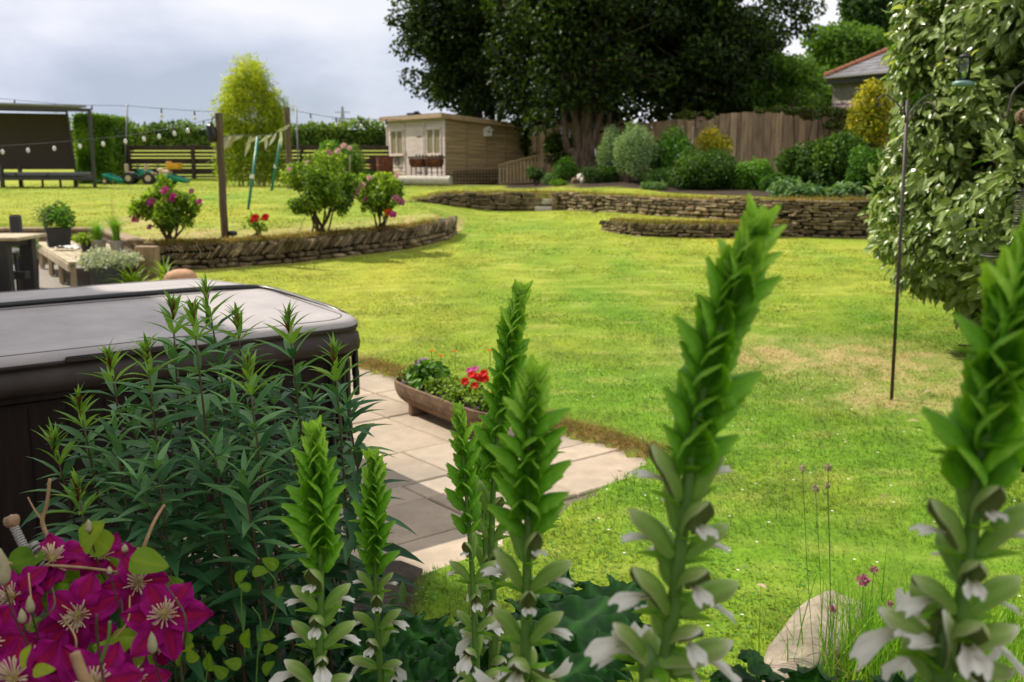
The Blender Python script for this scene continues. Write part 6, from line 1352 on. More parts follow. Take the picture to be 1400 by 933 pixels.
def f_bud(u, v):           # closed scale, boat shaped, keeled, with a spiny toothed margin
    tooth = .10 * max(0, math.sin(u * PI * 6.5)) ** 2 * abs(v) ** 3 * (u > .25)
    w = .20 * math.sin(PI * min(1, u ** .8 * .86 + .08)) ** .7 * (1 - .25 * max(0, (u - .6) / .4) ** 1.5)
    a = v * 1.8; y = w * 1.15 * math.sin(a); z = -w * (1 - math.cos(a)) + .17 * math.sin(PI * u * .9) + .16 * max(0, u - .72) - .012 * math.cos(v * 16)
    return (u * 1.0 + tooth + .10 * (1 - abs(v)) ** 3 * max(0, u - .8) / .2, y * (1 + tooth), z, np.clip(.08 + .45 * u + .30 * abs(v) ** 2 + .10 * math.cos(v * 16) + .9 * tooth, 0, 1))
def f_lip(u, v):           # three lobed white lower lip, hanging
    lob = .34 * abs(math.cos(v * PI * 1.5)) ** .7 * max(0, u - .5) ; w = .11 + .36 * u ** 1.2; 
    w *= 1 - .25 * max(0, u - .85) / .15; L_ = u * (1.0 - .10 * abs(v)) + lob
    y = w * v * (1 - .12 * math.sin(u * 3)) + .02 * math.sin(7 * u + 3 * v); z = -.34 * L_ ** 1.7 + .10 * math.cos(v * 5.2) * u + .035 * math.sin(v * 14 + u * 5) * u * u + .10 * v * v * (1 - u)
    return (L_ * .8, y, z, np.clip(.02 + 1.0 * u + .12 * math.cos(v * 25) * u - .12 * abs(math.sin(v * 4.7)), 0, 1))
ME_hood = mesh_of(f_hood, 18, 15, M['hood'], 'hood'); ME_bud2 = mesh_of(lambda u, v: (lambda p: (*p[:3], min(1, p[3] + .28)))(f_bud(u, v)), 22, 15, M['l_bract'], 'young_scale'); ME_hood2 = mesh_of(lambda u, v: (lambda p: (*p[:3], p[3] * .62))(f_hood(u, v)), 18, 15, M['hood'], 'green_hood'); ME_bract = mesh_of(f_bract, 14, 7, M['l_bract'], 'bract'); ME_bud = mesh_of(f_bud, 22, 15, M['l_bract'], 'bud_scale'); ME_lip = mesh_of(f_lip, 12, 21, M['petal_w'], 'petal')
def frameM(p, D, N, sL, sW):
    D = nrm(D); S = nrm(np.cross(N, D)); N = np.cross(D, S)
    m = Matrix(np.column_stack([D * sL, S * sW, N * sW, p]).tolist()); m.resize_4x4() if len(m) < 4 else None
    return Matrix((( *m[0],), (*m[1],), (*m[2],), (0, 0, 0, 1)))
ACG = 'tall acanthus flower spikes in the foreground bed'
def acanthus(label, pix, Y, n_open, n_closed, Lb, rstem, az0=0., seed=1, spread=1., cfrac=.5):
    """pix: the stem from bottom to tip in the picture; Y: distance(s); open flowers below, closed scales above"""
    g = np.random.default_rng(seed); m = len(pix); Ys = np.broadcast_to(np.asarray(Y, float), (m,)); A = np.array([at(px, py, y) for (px, py), y in zip(pix, Ys)])
    b = A[0].copy(); b[2] = .06; b[:2] += (A[0] - A[1])[:2] * .6; A = np.vstack([b, A]); P = spline(A, 200); seg = np.r_[0, np.cumsum(np.linalg.norm(np.diff(P, axis=0), axis=1))]; Ltot = seg[-1]
    vis0 = seg[np.argmin(np.linalg.norm(P - A[1], axis=1))]
    t = thing('acanthus', label, 'acanthus', b, ACG); base = b
    mb = MB(); tube(mb, P[::5], np.interp(seg[::5], [0, vis0, Ltot], [rstem * 1.25, rstem, rstem * .35]), 9); mb.build('stem', M['stemg'], t, True)
    def pt(s): return np.array([np.interp(s, seg, P[:, k]) for k in range(3)])
    def tan(s): return nrm(pt(min(s + .01, Ltot)) - pt(max(s - .01, 0)))
    # nodes from the tip downwards, closer together near the tip
    vis = Ltot - vis0; nn = n_open + n_closed; k = np.arange(nn); ga = .30 + .85 * (k[:n_closed] / n_closed) ** 1.8; gb = 1 + .25 * np.arange(n_open) / n_open; pos = np.r_[np.cumsum(ga) / ga.sum() * cfrac, cfrac + np.cumsum(gb) / gb.sum() * (1 - cfrac)] * (vis * 1.02) + g.normal(size=nn) * .0012 
    for i in range(nn):
        s = Ltot - pos[i]; T = tan(s); p0 = pt(s); u = nrm(np.cross(T, [0, 1, .0]) ); u = u if u[0] > 0 else -u; v = np.cross(T, u); v = v if v[1] > 0 else -v
        rs = np.interp(s, [0, vis0, Ltot], [rstem * 1.25, rstem, rstem * .35])
        for h in (0, 1):
            az = az0 + h * PI + (i % 2) * PI / 2 + g.normal() * .24; O = math.cos(az) * u + math.sin(az) * v
            if i < n_closed:
                f = i / n_closed; L = Lb * (.50 + .46 * min(1, f * 1.4) ** .9) * g.uniform(.72, 1.24); an = R(20 + 32 * min(1, f * 1.3) ** .8) + g.normal() * .15
                D = math.cos(an) * T + math.sin(an) * O; N = math.sin(an) * T - math.cos(an) * O
                q = p0 + O * rs * .5 - base; inst('bract', ME_bud2 if f < .42 else ME_bud, t, frameM(q, D, -N if f < .10 else N, L, L * (1.22 + .2 * f)))
                if f > .15 and g.uniform() < .6:
                    an2 = an + R(16) + g.normal() * .12; D2 = math.cos(an2) * T + math.sin(an2) * O; N2 = math.sin(an2) * T - math.cos(an2) * O; inst('bract', ME_bract, t, frameM(q - T * .25 * Lb * .4, D2, -N2, L * g.uniform(.55, .9), L * .8))
            else:
                f = (i - n_closed) / max(1, n_open - 1); an = R(43 + 30 * f) + g.normal() * .10; L = Lb * g.uniform(.98, 1.30)
                D = math.cos(an) * T + math.sin(an) * O; N = math.sin(an) * T - math.cos(an) * O; q = p0 + O * rs * .6 - base
                FM = frameM(q, D, N, L, L * .98); fl = inst('flower', ME_hood2 if f < .45 else ME_hood, t, FM)
                # lip emerges under the hood; older flowers open wider
                op = np.clip(.16 + 1.25 * max(0, f - .18) + g.normal() * .08, .14, 1.12); an3 = an + R(12 + 26 * op); D3 = math.cos(an3) * T + math.sin(an3) * O; N3 = math.sin(an3) * T - math.cos(an3) * O
                lp = bpy.data.objects.new('petal', ME_lip); COL.objects.link(lp); lp.parent = fl; lp.matrix_parent_inverse = FM.inverted(); lp.matrix_basis = frameM(q + D * L * (.52 if op > .6 else .42) - N * L * .16, D3, N3, L * (.40 + .34 * op), L * (.34 + .58 * op))
                an2 = an + R(26); D2 = math.cos(an2) * T + math.sin(an2) * O; N2 = math.sin(an2) * T - math.cos(an2) * O
                inst('bract', ME_bract, t, frameM(q - T * .012, D2, -N2, L * .66, L * .75))
    # crest of small scales
    T = tan(Ltot - .004)
    for k in range(9):
        a = k * 2.4; u = nrm(np.cross(T, [0, 1, 0])); v = np.cross(T, u); O = math.cos(a) * u + math.sin(a) * v; an = R(10 + 3 * k); D = math.cos(an) * T + math.sin(an) * O; N = math.sin(an) * T - math.cos(an) * O
        inst('bract', ME_bud2, t, frameM(pt(Ltot - .002 - k * .0022 * Lb / .05) - base, D, -N, Lb * (.34 + .03 * k), Lb * .36))
    return t, base
acanthus('tallest acanthus spike right of centre, its tip leaning right', [(880, 1010), (905, 930), (925, 800), (938, 680), (950, 590), (975, 480), (1008, 385), (1038, 305)], .92, 12, 32, .052, .0095, .06, 1, cfrac=.40)
acanthus('blurred nearest acanthus spike at the right edge', [(1280, 1010), (1300, 910), (1322, 780), (1334, 680), (1350, 580), (1372, 480), (1395, 395), (1418, 330)], .80, 11, 29, .050, .0095, .1, 2, cfrac=.40)
acanthus('large acanthus spike in the middle with dense bright green top', [(715, 1000), (718, 930), (720, 820), (722, 720), (722, 650), (724, 590), (728, 515)], 1.12, 9, 25, .050, .009, .05, 3, cfrac=.36)
acanthus('sunlit-tipped acanthus spike left, in front of the tub corner', [(432, 1010), (436, 930), (438, 850), (438, 770), (434, 690), (430, 590)], 1.5, 9, 27, .053, .0085, .1, 4, cfrac=.42)
acanthus('darker slim acanthus spike just right of the bright left one', [(522, 960), (517, 880), (514, 800), (512, 720), (511, 625)], 1.85, 7, 26, .050, .008, -.1, 5, cfrac=.45)
acanthus('tall dark green acanthus spike rising behind the middle one', [(672, 960), (676, 860), (672, 760), (676, 640), (688, 540), (700, 460), (712, 398)], 1.75, 9, 33, .053, .0085, .2, 6, cfrac=.45)
acanthus('short acanthus spike left of the middle pair', [(652, 960), (650, 880), (646, 790), (638, 680), (628, 560)], 1.65, 7, 17, .042, .007, -.15, 7, cfrac=.40)
acanthus('small half hidden acanthus spike between the middle spikes', [(668, 960), (668, 880), (664, 780), (660, 690), (654, 585)], 1.95, 7, 17, .044, .007, .3, 8, cfrac=.40)

# broad lobed acanthus leaves
def acan_leaf(mb, base, D, up, L, W, arch=.35, nl=7, seed=0):
    D = nrm(D); S = nrm(np.cross(up, D)); N = np.cross(D, S); nu, nv = 54, 17; V = []; A = []
    for i in range(nu):
        u = i / (nu - 1); env = math.sin(PI * min(1, u ** .75 * .97 + .03)) ** .75; lobe = .45 + .55 * abs(math.sin(PI * (u * nl + .12))) ** .55; teeth = 1 + .10 * math.sin(u * nl * PI * 6 + seed)
        for j in range(nv):
            v = -1 + 2 * j / (nv - 1); w = W * env * (1 - (1 - lobe) * abs(v) ** 1.2) * (teeth if abs(v) > .8 else 1)
            fwd = .16 * abs(v) * W * 1.2; z = -arch * L * u * u + .07 * W * abs(v) - .18 * W * v * v * (u > .1) + .13 * W * math.sin(u * nl * 2 * PI + 1) * abs(v) + .06 * W * math.sin(9 * v + u * 21) + .03 * W * math.sin(26 * u * nl / 6 + 15 * abs(v))
            V.append(np.asarray(base) + D * (u * L + fwd) + S * (v * w) + N * z); A.append(np.clip(.36 + .42 * math.cos(u * nl * 2 * PI) * abs(v) ** .6 + .7 * (abs(v) < .08) - .1 * abs(v) + .12 * math.sin(u * 70 + v * 23), 0, 1))
    mb.add(V, [(i * nv + j, i * nv + j + 1, (i + 1) * nv + j + 1, (i + 1) * nv + j) for i in range(nu - 1) for j in range(nv - 1)], np.array(A))
t = thing('acanthus_foliage', 'broad glossy dark lobed acanthus leaves at the foot of the spikes', 'acanthus leaves', at(680, 900, 2.0) * np.array([1, 1, 0]) + np.array([0, 0, .05]))
LV = [((735, 905, 2.0), (860, 785, 2.35), .16), ((700, 930, 2.0), (770, 770, 2.5), .12), ((640, 950, 2.0), (560, 850, 2.15), .15), ((650, 940, 1.9), (650, 835, 2.2), .13), ((600, 960, 2.0), (520, 900, 2.0), .12), ((690, 960, 1.8), (610, 905, 1.75), .12), ((560, 960, 2.1), (500, 850, 2.3), .11), ((720, 960, 1.7), (830, 880, 1.8), .13), ((760, 960, 1.8), (690, 870, 1.8), .12),
      ((620, 980, 1.9), (690, 915, 1.7), .11), ((540, 980, 1.9), (600, 890, 1.8), .11), ((470, 980, 2.0), (520, 915, 2.0), .10), ((1090, 980, 1.5), (1050, 905, 1.45), .08), ((1110, 990, 1.45), (1120, 915, 1.4), .08), ((1060, 990, 1.5), (1000, 935, 1.5), .08), ((960, 985, 1.5), (985, 925, 1.45), .07), ((1190, 990, 1.2), (1215, 920, 1.15), .07)]
for k, (a, b, W) in enumerate(LV):
    A_ = at(*a); B_ = at(*b); mb = MB(); acan_leaf(mb, A_, B_ - A_, np.array([0, -.25, 1.]), np.linalg.norm(B_ - A_) * 1.12, W, .12, 6, k); lf = mb.build('leaf', M['l_acan'], t, True)
    mb = MB(); r0 = np.array([A_[0], A_[1] - .05, .05]); tube(mb, spline([r0, (r0 + A_) / 2 + np.array([0, 0, .03]), A_ + (B_ - A_) * .1], 8), .007, 6); mb.build('leaf_stalk', M['stemg'], lf, True)

# ------------------------------------------------------------------ culver's root clump in front of the tub
t = thing('culvers_root', 'tall clump of whorled lance-leaved perennial stems in front of the tub', 'perennial', (-.75, 2.4, .06))
tops = [(235, 418, 2.45, 1), (263, 424, 2.3, 1), (282, 396, 2.6, 2), (323, 430, 2.6, 1), (394, 432, 2.45, 1), (457, 482, 2.35, 1), (149, 486, 2.5, 1), (200, 474, 2.3, 1), (108, 548, 2.35, 1), (72, 598, 2.3, 1), (338, 498, 2.2, 1), (154, 572, 2.3, 0), (316, 540, 2.25, 0), (176, 550, 2.6, 0), (105, 664, 2.15, 1), (472, 536, 2.4, 0), (372, 520, 2.6, 0), (415, 560, 2.6, 0), (290, 590, 2.1, 0), (130, 620, 2.5, 0), (350, 585, 2.35, 0), (395, 590, 2.3, 0), (230, 560, 2.45, 0), (270, 610, 2.2, 0), (330, 630, 2.05, 0), (180, 640, 2.05, 0), (425, 530, 2.5, 0), (300, 500, 2.55, 0), (210, 600, 2.1, 0), (440, 620, 2.5, 0), (250, 520, 2.7, 0)]
g = np.random.default_rng(9)
for i, (px, py, Y, top) in enumerate(tops):
    tp = at(px, py, Y); b = np.array([tp[0] * .86 - .02 + g.normal() * .03, Y + g.normal() * .04, .05]); mid = (b + tp) / 2 + np.array([g.normal() * .02, g.normal() * .02, .05]); P = spline([b, mid, tp], 60)
    mb = MB(); tube(mb, P[::4], np.linspace(.0062, .0022, 15), 6); st_ = mb.build('stem', M['stemv'] if i % 3 else M['stemr'], t, True)
    H_ = tp[2] - b[2]; zs = []; z = .045 if top else .04; sp_ = .036
    while z < H_ - .12: zs.append(z); z += sp_; sp_ = min(.085, sp_ * 1.14)
    mb = MB(); mt = MB(); ph = g.uniform(0, 6)
    for j, dz in enumerate(zs):
        f = j / max(1, len(zs) - 1); s = 1 - dz / H_; p = np.array([np.interp(s, np.linspace(0, 1, 60), P[:, k]) for k in range(3)]); m = 5 if j % 2 else 4; az = ph + j * .62 + np.arange(m) * 2 * PI / m + g.normal(size=m) * .16
        el = np.interp(f, [0, .15, .35, 1], [.80, .42, .12, -.4]) + g.normal(size=m) * .22; L = np.interp(f, [0, .12, .35, .75, 1], [.072, .108, .13, .13, .11]) * g.uniform(.82, 1.12, m)
        D = np.stack([np.cos(az) * np.cos(el), np.sin(az) * np.cos(el), np.sin(el)], 1); N = np.stack([-np.cos(az) * np.sin(el), -np.sin(az) * np.sin(el), np.cos(el)], 1) + g.normal(size=(m, 3)) * .12
        tgt = mt if (j < 2 and top) else mb
        leaves(tgt, np.tile(p, (m, 1)) + D * .004, D, N, L, L * np.interp(f, [0, .3, 1], [.17, .225, .27]), T_LANCE, np.clip(.74 - .62 * f + g.normal(size=m) * .16, 0, 1))
    mb.build('leaves', M['l_vero'], st_, True)
    if top:
        m = 16; az = g.uniform(0, 2 * PI, m); el = g.uniform(.6, 1.4, m); D = np.stack([np.cos(az) * np.cos(el), np.sin(az) * np.cos(el), np.sin(el)], 1); N = np.stack([-np.cos(az), -np.sin(az), .3 + 0 * az], 1)
        leaves(mt, tp + D * .003 - np.array([0, 0, 1]) * g.uniform(0, .03, m)[:, None], D, N, g.uniform(.03, .058, m), .0075, T_LANCE, g.uniform(.2, 1, m)); mt.build('young_leaves', M['l_vtop'], st_, True)
        mr = MB(); m = 18; az = g.uniform(0, 2 * PI, m); el = g.uniform(.9, 1.5, m); D = np.stack([np.cos(az) * np.cos(el), np.sin(az) * np.cos(el), np.sin(el)], 1); leaves(mr, tp - np.array([0, 0, 1]) * g.uniform(.005, .045, m)[:, None], D, np.stack([-np.cos(az), -np.sin(az), .3 + 0 * az], 1), g.uniform(.02, .042, m), .006, T_LANCE, g.uniform(0, .9, m)); mr.build('bronze_tuft', M['l_vred'], st_, True)
        if top == 2:
            mr = MB(); tube(mr, [tp - [0, 0, .09], tp - [0, 0, .03], tp], [.006, .004, .001], 7, .5); mr.build('flower_bud_spike', M['l_vtop'], st_, True)
# dark undergrowth at its foot
t2 = thing('low_foliage', 'dark leafy undergrowth beneath the tall whorled stems', 'undergrowth', (-.7, 2.5, .06)); mb = MB(); m = 1500; p = np.stack([rng.uniform(-1.5, -.3, m), rng.uniform(1.7, 3.0, m), .06 + rng.uniform(0, .42, m) ** 1.4], 1); az = rng.uniform(0, 2 * PI, m); el = rng.uniform(-.4, .7, m)
leaves(mb, p, np.stack([np.cos(az) * np.cos(el), np.sin(az) * np.cos(el), np.sin(el)], 1), np.array([0, 0, 1]) + rng.normal(size=(m, 3)) * .4, rng.uniform(.06, .13, m), rng.uniform(.025, .04, m), T_LANCE, rng.uniform(0, .6, m)); mb.build('foliage', M['l_dark'], t2, True)

# ------------------------------------------------------------------ clematis with its twisted support
t = thing('clematis', 'magenta clematis in full flower with cream stamens, bottom left corner', 'clematis', (-.62, 1.4, .06))
def petal_sheet(mb, c, axis, dirv, L, W, cup, g, wav=.085):
    D = nrm(dirv); S = nrm(np.cross(axis, D)); N = nrm(axis); nu, nv = 18, 17; V = []; A = []; ph = g.uniform(0, 6); tw = g.normal() * .12
    for i in range(nu):
        u = i / (nu - 1); w = W * (.30 + .70 * math.sin(PI * min(1, u ** .85 * .82 + .12)) ** .9) * (1 - max(0, (u - .66) / .34) ** 2.1 * .96)
        for j in range(nv):
            v = -1 + 2 * j / (nv - 1); edge = abs(v) ** 2; z = cup * L * (u - .9 * u * u * 1.6) - .05 * L * (1 - abs(v)) * .6 * math.sin(PI * u) + wav * L * edge * math.sin(u * 11 + ph + 2 * v) * .8 + tw * v * w * u + .012 * L * math.cos(v * 12) + .028 * L * math.sin(u * 17 + v * 4 + ph) * edge + g.normal() * .002 * L
            V.append(np.asarray(c) + D * (u * L + .02 * L * math.sin(v * 9 + ph) * (u > .7)) + S * (v * w) + N * z); A.append(np.clip(.55 - .55 * math.exp(-(v / .28) ** 2) * (1 - .3 * u) + .13 * math.cos(v * 24) + .35 * edge + g.normal() * .02, 0, 1))
    mb.add(V, [(i * nv + j, i * nv + j + 1, (i + 1) * nv + j + 1, (i + 1) * nv + j) for i in range(nu - 1) for j in range(nv - 1)], np.array(A))
def clem(px, py, Y, ax, size, seed, npet=6, cup=.15, rot=0):
    size *= .84
    g = np.random.default_rng(seed); c = at(px, py, Y); ax = nrm(np.array(ax, float)); u = nrm(np.cross(ax, [0.1, .2, 1])); v = np.cross(ax, u); mb = MB()
    for k in range(npet):
        a = rot + k * 2 * PI / npet + g.normal() * .10; d = math.cos(a) * u + math.sin(a) * v; petal_sheet(mb, c + ax * (.0025 if k % 2 else -.002) , ax, d, size * g.uniform(.88, 1.1), size * .345 * g.uniform(.88, 1.12), cup + g.normal() * .24, g)
    f = mb.build('flower', M['petal_m'], t, True); mb = MB()
    for k in range(76):
        a = g.uniform(0, 2 * PI); r_ = g.uniform(.15, 1.0); d = nrm(ax * (1.15 - .75 * r_) + (math.cos(a) * u + math.sin(a) * v) * r_); l = size * g.uniform(.26, .46); p0 = c + ax * .003; p1 = p0 + d * l * .55; p2 = p0 + d * l + ax * l * .12 * (1 - r_) + ax * -.0 ; tube(mb, [p0, p1, p2], [.0005, .0006, .0009], 4, np.array([.35, .8, .95]), False)
    blob(mb, c + ax * .007, (.0055, .0055, .008), .05, .2, 8, seed); mb.build('stamens', M['stamen'], f, True)
    mb = MB(); q = c - ax * .01; tube(mb, spline([c, q - ax * .03 + [0, 0, -.02], q + np.array([g.normal() * .03, .06, -.16])], 8), .0016, 5); mb.build('flower_stalk', M['stemr'], f)
clem(108, 842, 1.38, (.10, -.92, .38), .078, 1, 6, .12, .5)
clem(226, 842, 1.36, (.05, -.72, .62), .078, 2, 6, .05, .1)
clem(72, 768, 1.52, (.0, -.35, .9), .080, 3, 6, .02)
clem(140, 762, 1.56, (.15, -.45, .85), .066, 4, 6, .05, .4)
clem(189, 798, 1.46, (.25, -.75, .55), .064, 5, 6, .22, .2)
clem(18, 818, 1.45, (-.15, -.75, .6), .074, 6, 6, .1, .3)
clem(-22, 880, 1.28, (.35, -.75, .5), .080, 7, 6, .1)
clem(128, 938, 1.26, (.15, -.55, .8), .082, 8, 6, .0, .2)
clem(60, 905, 1.33, (-.1, -.6, .75), .072, 9, 6, .05, .6)
clem(222, 878, 1.42, (.2, -.9, .0), .05, 10, 5, .3, .4)
clem(70, 800, 1.6, (.0, -.6, .75), .07, 13, 6, .1, .3)
clem(180, 935, 1.3, (.5, -.5, .6), .070, 11, 6, .1, .1)
clem(20, 930, 1.2, (.0, -.6, .75), .078, 12, 6, .05, .9)
def oleaf(px, py, Y, ang, L, W, mat, sh, parent, tilt=.35, stalk=True, name='leaf'):
    c = at(px, py, Y); D = np.array([math.cos(ang), -.15, math.sin(ang)]); N = np.array([-math.sin(ang) * .25, -1 + tilt, .25 + tilt]); mb = MB(); W2 = W / L
    def fn(u, v):
        w = W2 * .5 * math.sin(PI * min(1, u ** .6 * .97 + .03)) ** .75; return (u, v * w, .10 * abs(v) * w * 2 - .12 * u * u + .03 * math.sin(u * 9 + v * 3), np.clip(sh + .15 * (abs(v) < .1) - .1 * abs(v), 0, 1))
    m2 = MB(); surf(m2, fn, 12, 9); V = m2.V[0]; D = nrm(D); S = nrm(np.cross(N, D)); N = np.cross(D, S); mb.add(c + (V[:, :1] * D + V[:, 1:2] * S + V[:, 2:3] * N) * L, m2.F[0] if isinstance(m2.F[0], np.ndarray) else m2.F[0], m2.A[0]); o = mb.build(name, mat, parent, True)
    return o
for a in ((112, 748, 1.5, .9, .06, .05, .75), (150, 752, 1.52, 2.4, .06, .045, .7), (178, 765, 1.44, -.1, .062, .045, .6), (150, 895, 1.36, .5, .07, .06, .85), (196, 905, 1.33, 2.7, .075, .055, .75), (60, 830, 1.48, .8, .06, .05, .45), (85, 795, 1.55, .2, .06, .045, .55), (130, 785, 1.55, .4, .06, .045, .6), (160, 812, 1.5, 1.2, .05, .04, .6), (215, 810, 1.5, .5, .05, .04, .35), (30, 860, 1.4, -.4, .06, .05, .5), (70, 870, 1.42, .2, .07, .05, .25), (190, 870, 1.48, -1.2, .06, .045, .35), (30, 912, 1.15, 1.2, .035, .018, 1.0), (45, 918, 1.15, .2, .03, .018, 1.), (120, 880, 1.45, -1, .07, .05, .3), (10, 775, 1.5, .4, .07, .05, .35), (165, 850, 1.5, .2, .07, .05, .25), (95, 905, 1.42, .6, .07, .05, .3)):
    oleaf(a[0], a[1], a[2], a[3], a[4], a[5], M['l_lime'], a[6], t)
def bud(px, py, Y, L, w, lean=0.):
    c = at(px, py, Y); mb = MB(); lathe(mb, [(w * .15, 0), (w * .42, L * .12), (w * .5, L * .35), (w * .36, L * .68), (w * .12, L * .92), (w * .02, L)], c, 10, .6); o = mb.build('bud', M['budm'], t, True); mb = MB(); tube(mb, spline([c + [0, 0, .003], c + np.array([.004, .02, -.07]), c + np.array([.01, .07, -.17])], 7), .0014, 5); mb.build('bud_stalk', M['stemr'], o)
for b in ((42, 838, 1.33, .026, .013), (31, 852, 1.30, .022, .012), (209, 893, 1.28, .032, .014), (171, 755, 1.5, .014, .011), (122, 728, 1.5, .022, .013), (5, 800, 1.2, .05, .02), (150, 785, 1.35, .012, .008)): bud(*b)
# vine stems, cut twigs
def twig(name, pts, r_, mat, parent):
    mb = MB(); P = spline([at(*p) for p in pts], 24); tube(mb, P, np.linspace(r_[0], r_[1], 24), 6); return mb.build(name, M[mat], parent, True)
twig('vine_stem', [(-20, 768, 1.5), (40, 772, 1.5), (110, 776, 1.5), (165, 783, 1.5)], (.003, .002), 'drytwig', t); twig('vine_stem', [(-20, 766, 1.53), (50, 768, 1.52), (90, 780, 1.5)], (.0025, .0015), 'drytwig', t)
twig('vine_stem', [(62, 990, 1.0), (128, 960, 1.05), (112, 920, 1.05), (102, 893, 1.05)], (.007, .006), 'drytwig', t)
twig('vine_stem', [(150, 990, 1.1), (140, 920, 1.12), (133, 870, 1.12), (132, 840, 1.12)], (.002, .0014), 'stemr', t); twig('vine_stem', [(138, 905, 1.12), (148, 875, 1.12), (150, 850, 1.12)], (.0022, .0018), 'stemg', t)
twig('twig', [(190, 765, 1.6), (195, 752, 1.6), (210, 715, 1.62), (225, 690, 1.64)], (.0042, .0026), 'drytwig', t); twig('twig', [(72, 748, 1.6), (58, 715, 1.6), (64, 690, 1.6), (68, 655, 1.6)], (.0042, .0026), 'drytwig', t); twig('twig', [(58, 712, 1.6), (47, 697, 1.6), (38, 680, 1.6)], (.002, .0012), 'drytwig', t)
for k in range(16):
    a = (rng.uniform(-20, 260), rng.uniform(850, 990), rng.uniform(1.3, 1.55)); b = (a[0] + rng.normal() * 50, a[1] - rng.uniform(50, 140), a[2] + .05); twig('vine_stem', [a, ((a[0] + b[0]) / 2 + 14, (a[1] + b[1]) / 2, a[2]), b], (.002, .0012), 'stemr' if k % 3 else 'drytwig', t)
# a vine of the same plant running right with small fresh leaves
v_ = thing('young_vine', 'thin young vine with small fresh green leaves right of the clematis', 'vine', (-.5, 1.6, .06))
for pts in ([(348, 990, 1.6), (352, 900, 1.6), (356, 850, 1.6), (345, 830, 1.6)], [(335, 900, 1.62), (330, 830, 1.62), (332, 790, 1.62), (340, 775, 1.6)], [(270, 990, 1.55), (283, 920, 1.55), (281, 890, 1.55)], [(355, 880, 1.6), (372, 850, 1.62), (378, 800, 1.62), (360, 775, 1.62)]): twig('stem', pts, (.0017, .0009), 'stemg', v_)
for (x, y, s) in ((345, 782, .028), (380, 776, .03), (322, 795, .03), (343, 805, .022), (352, 868, .032), (335, 885, .036), (360, 890, .028), (258, 890, .04), (240, 908, .03), (268, 905, .03), (292, 885, .032), (288, 918, .036), (262, 878, .03), (360, 920, .03), (330, 910, .03), (378, 815, .024), (310, 925, .03), (300, 862, .026)): oleaf(x, y, 1.58 + rng.normal() * .03, rng.uniform(-.3, 2.8), s, s * .72, M['l_lime'], rng.uniform(.35, .7), v_)
s_ = thing('plant_support', 'dark rope-twisted plant support with knob top among the clematis', 'plant support', (-.85, 1.5, .06))
a = at(18, 718, 1.55); b = at(66, 815, 1.5); c_ = np.array([b[0] + .10, b[1] + .03, .05]); P = spline([c_, b, a * .5 + b * .5, a], 50); mb = MB(); tube(mb, P, .0055, 8); mb.build('rod', M['blackm'], s_, True)
T = nrm(np.gradient(P, axis=0)); mb = MB(); sg = np.linspace(0, 1, 300); PP = np.stack([np.interp(sg, np.linspace(0, 1, 50), P[:, k]) for k in range(3)], 1); u = nrm(np.cross(T[-1], [0, 1, 0])); w_ = np.cross(T[-1], u); an = sg * 2 * PI * 46; tube(mb, PP + .0062 * (np.cos(an)[:, None] * u + np.sin(an)[:, None] * w_), .0019, 5); mb.build('twisted_strand', M['potp'], s_, True)
mb = MB(); blob(mb, a + np.array([-.002, 0, .006]), (.0115, .0115, .0105), .5, .12, 12, 2); mb.build('knob', solid('rusty_knob', (.22, .10, .05), (.35, .25, .15), .6, 60, .3, .002), s_, True)

# ------------------------------------------------------------------ boulder, chives
qa = on(1052, 965); qb = on(1128, 822); q = (qa + qb) / 2; mb = MB(); blob(mb, (q[0] + .05, q[1], .03), (.125, np.linalg.norm(qb - qa) * .54, .075), .5, .10, 34, 8, math.atan2(-(qb - qa)[0], (qb - qa)[1])); tag(mb.build('boulder', M['boulder'], None, True), 'large pale speckled boulder at the edge of the lawn', 'rock')
b = np.array(on(1200, 930)); t = thing('chives', 'untidy chive clump with pink flower heads beside the pale boulder', 'chives', b); mb = MB(); m = 420; az = rng.uniform(0, 2 * PI, m); tl = rng.uniform(0, .75, m); p = b + np.stack([rng.normal(size=m) * .13, rng.normal(size=m) * .10 - .05, 0 * az], 1)
leaves(mb, p, np.stack([np.cos(az) * tl, np.sin(az) * tl, np.ones(m)], 1), np.stack([np.cos(az), np.sin(az), -tl], 1) * -1, rng.uniform(.18, .42, m), .0042, T_BLADE, rng.uniform(.1, .85, m)); mb.build('foliage', M['l_grass'], t, True)
mb = MB(); m = 70; az = rng.uniform(0, 2 * PI, m); p = b + np.stack([rng.normal(size=m) * .15, rng.normal(size=m) * .1, 0 * az], 1); leaves(mb, p, np.stack([np.cos(az), np.sin(az), rng.uniform(.4, 1.6, m)], 1), rng.normal(size=(m, 3)), rng.uniform(.12, .3, m), .0035, T_BLADE, rng.uniform(0, 1, m)); mb.build('dry_blades', M['l_straw'], t, True)
def head(px, py, Y, r_, mat, px0, lab='flower_head'):
    c = at(px, py, Y); mb = MB(); d = rdir(46); leaves(mb, c + d * r_ * .2, d, rng.normal(size=(46, 3)), r_, r_ * .4, T_HEX, rng.uniform(0, 1, 46)); o = mb.build(lab, mat, t); q0 = at(px0, 900, Y); q0[2] = b[2]; mb = MB(); tube(mb, spline([q0, (q0 + c) / 2 + rng.normal(size=3) * .012, c], 10), .0011, 5); mb.build('flower_stem', M['stemg'], o)
for px, py, r_, px0 in ((1180, 793, .020, 1185), (1195, 779, .012, 1190), (1217, 826, .011, 1212), (1140, 832, .012, 1150)): head(px, py, 2.9, r_, M['petal_dp'], px0)
for px, py, r_, px0 in ((1097, 641, .012, 1118), (1132, 639, .013, 1140), (1115, 668, .013, 1128), (1131, 664, .011, 1136)): head(px, py, 2.95, r_, M['budm'], px0, 'seed_head')
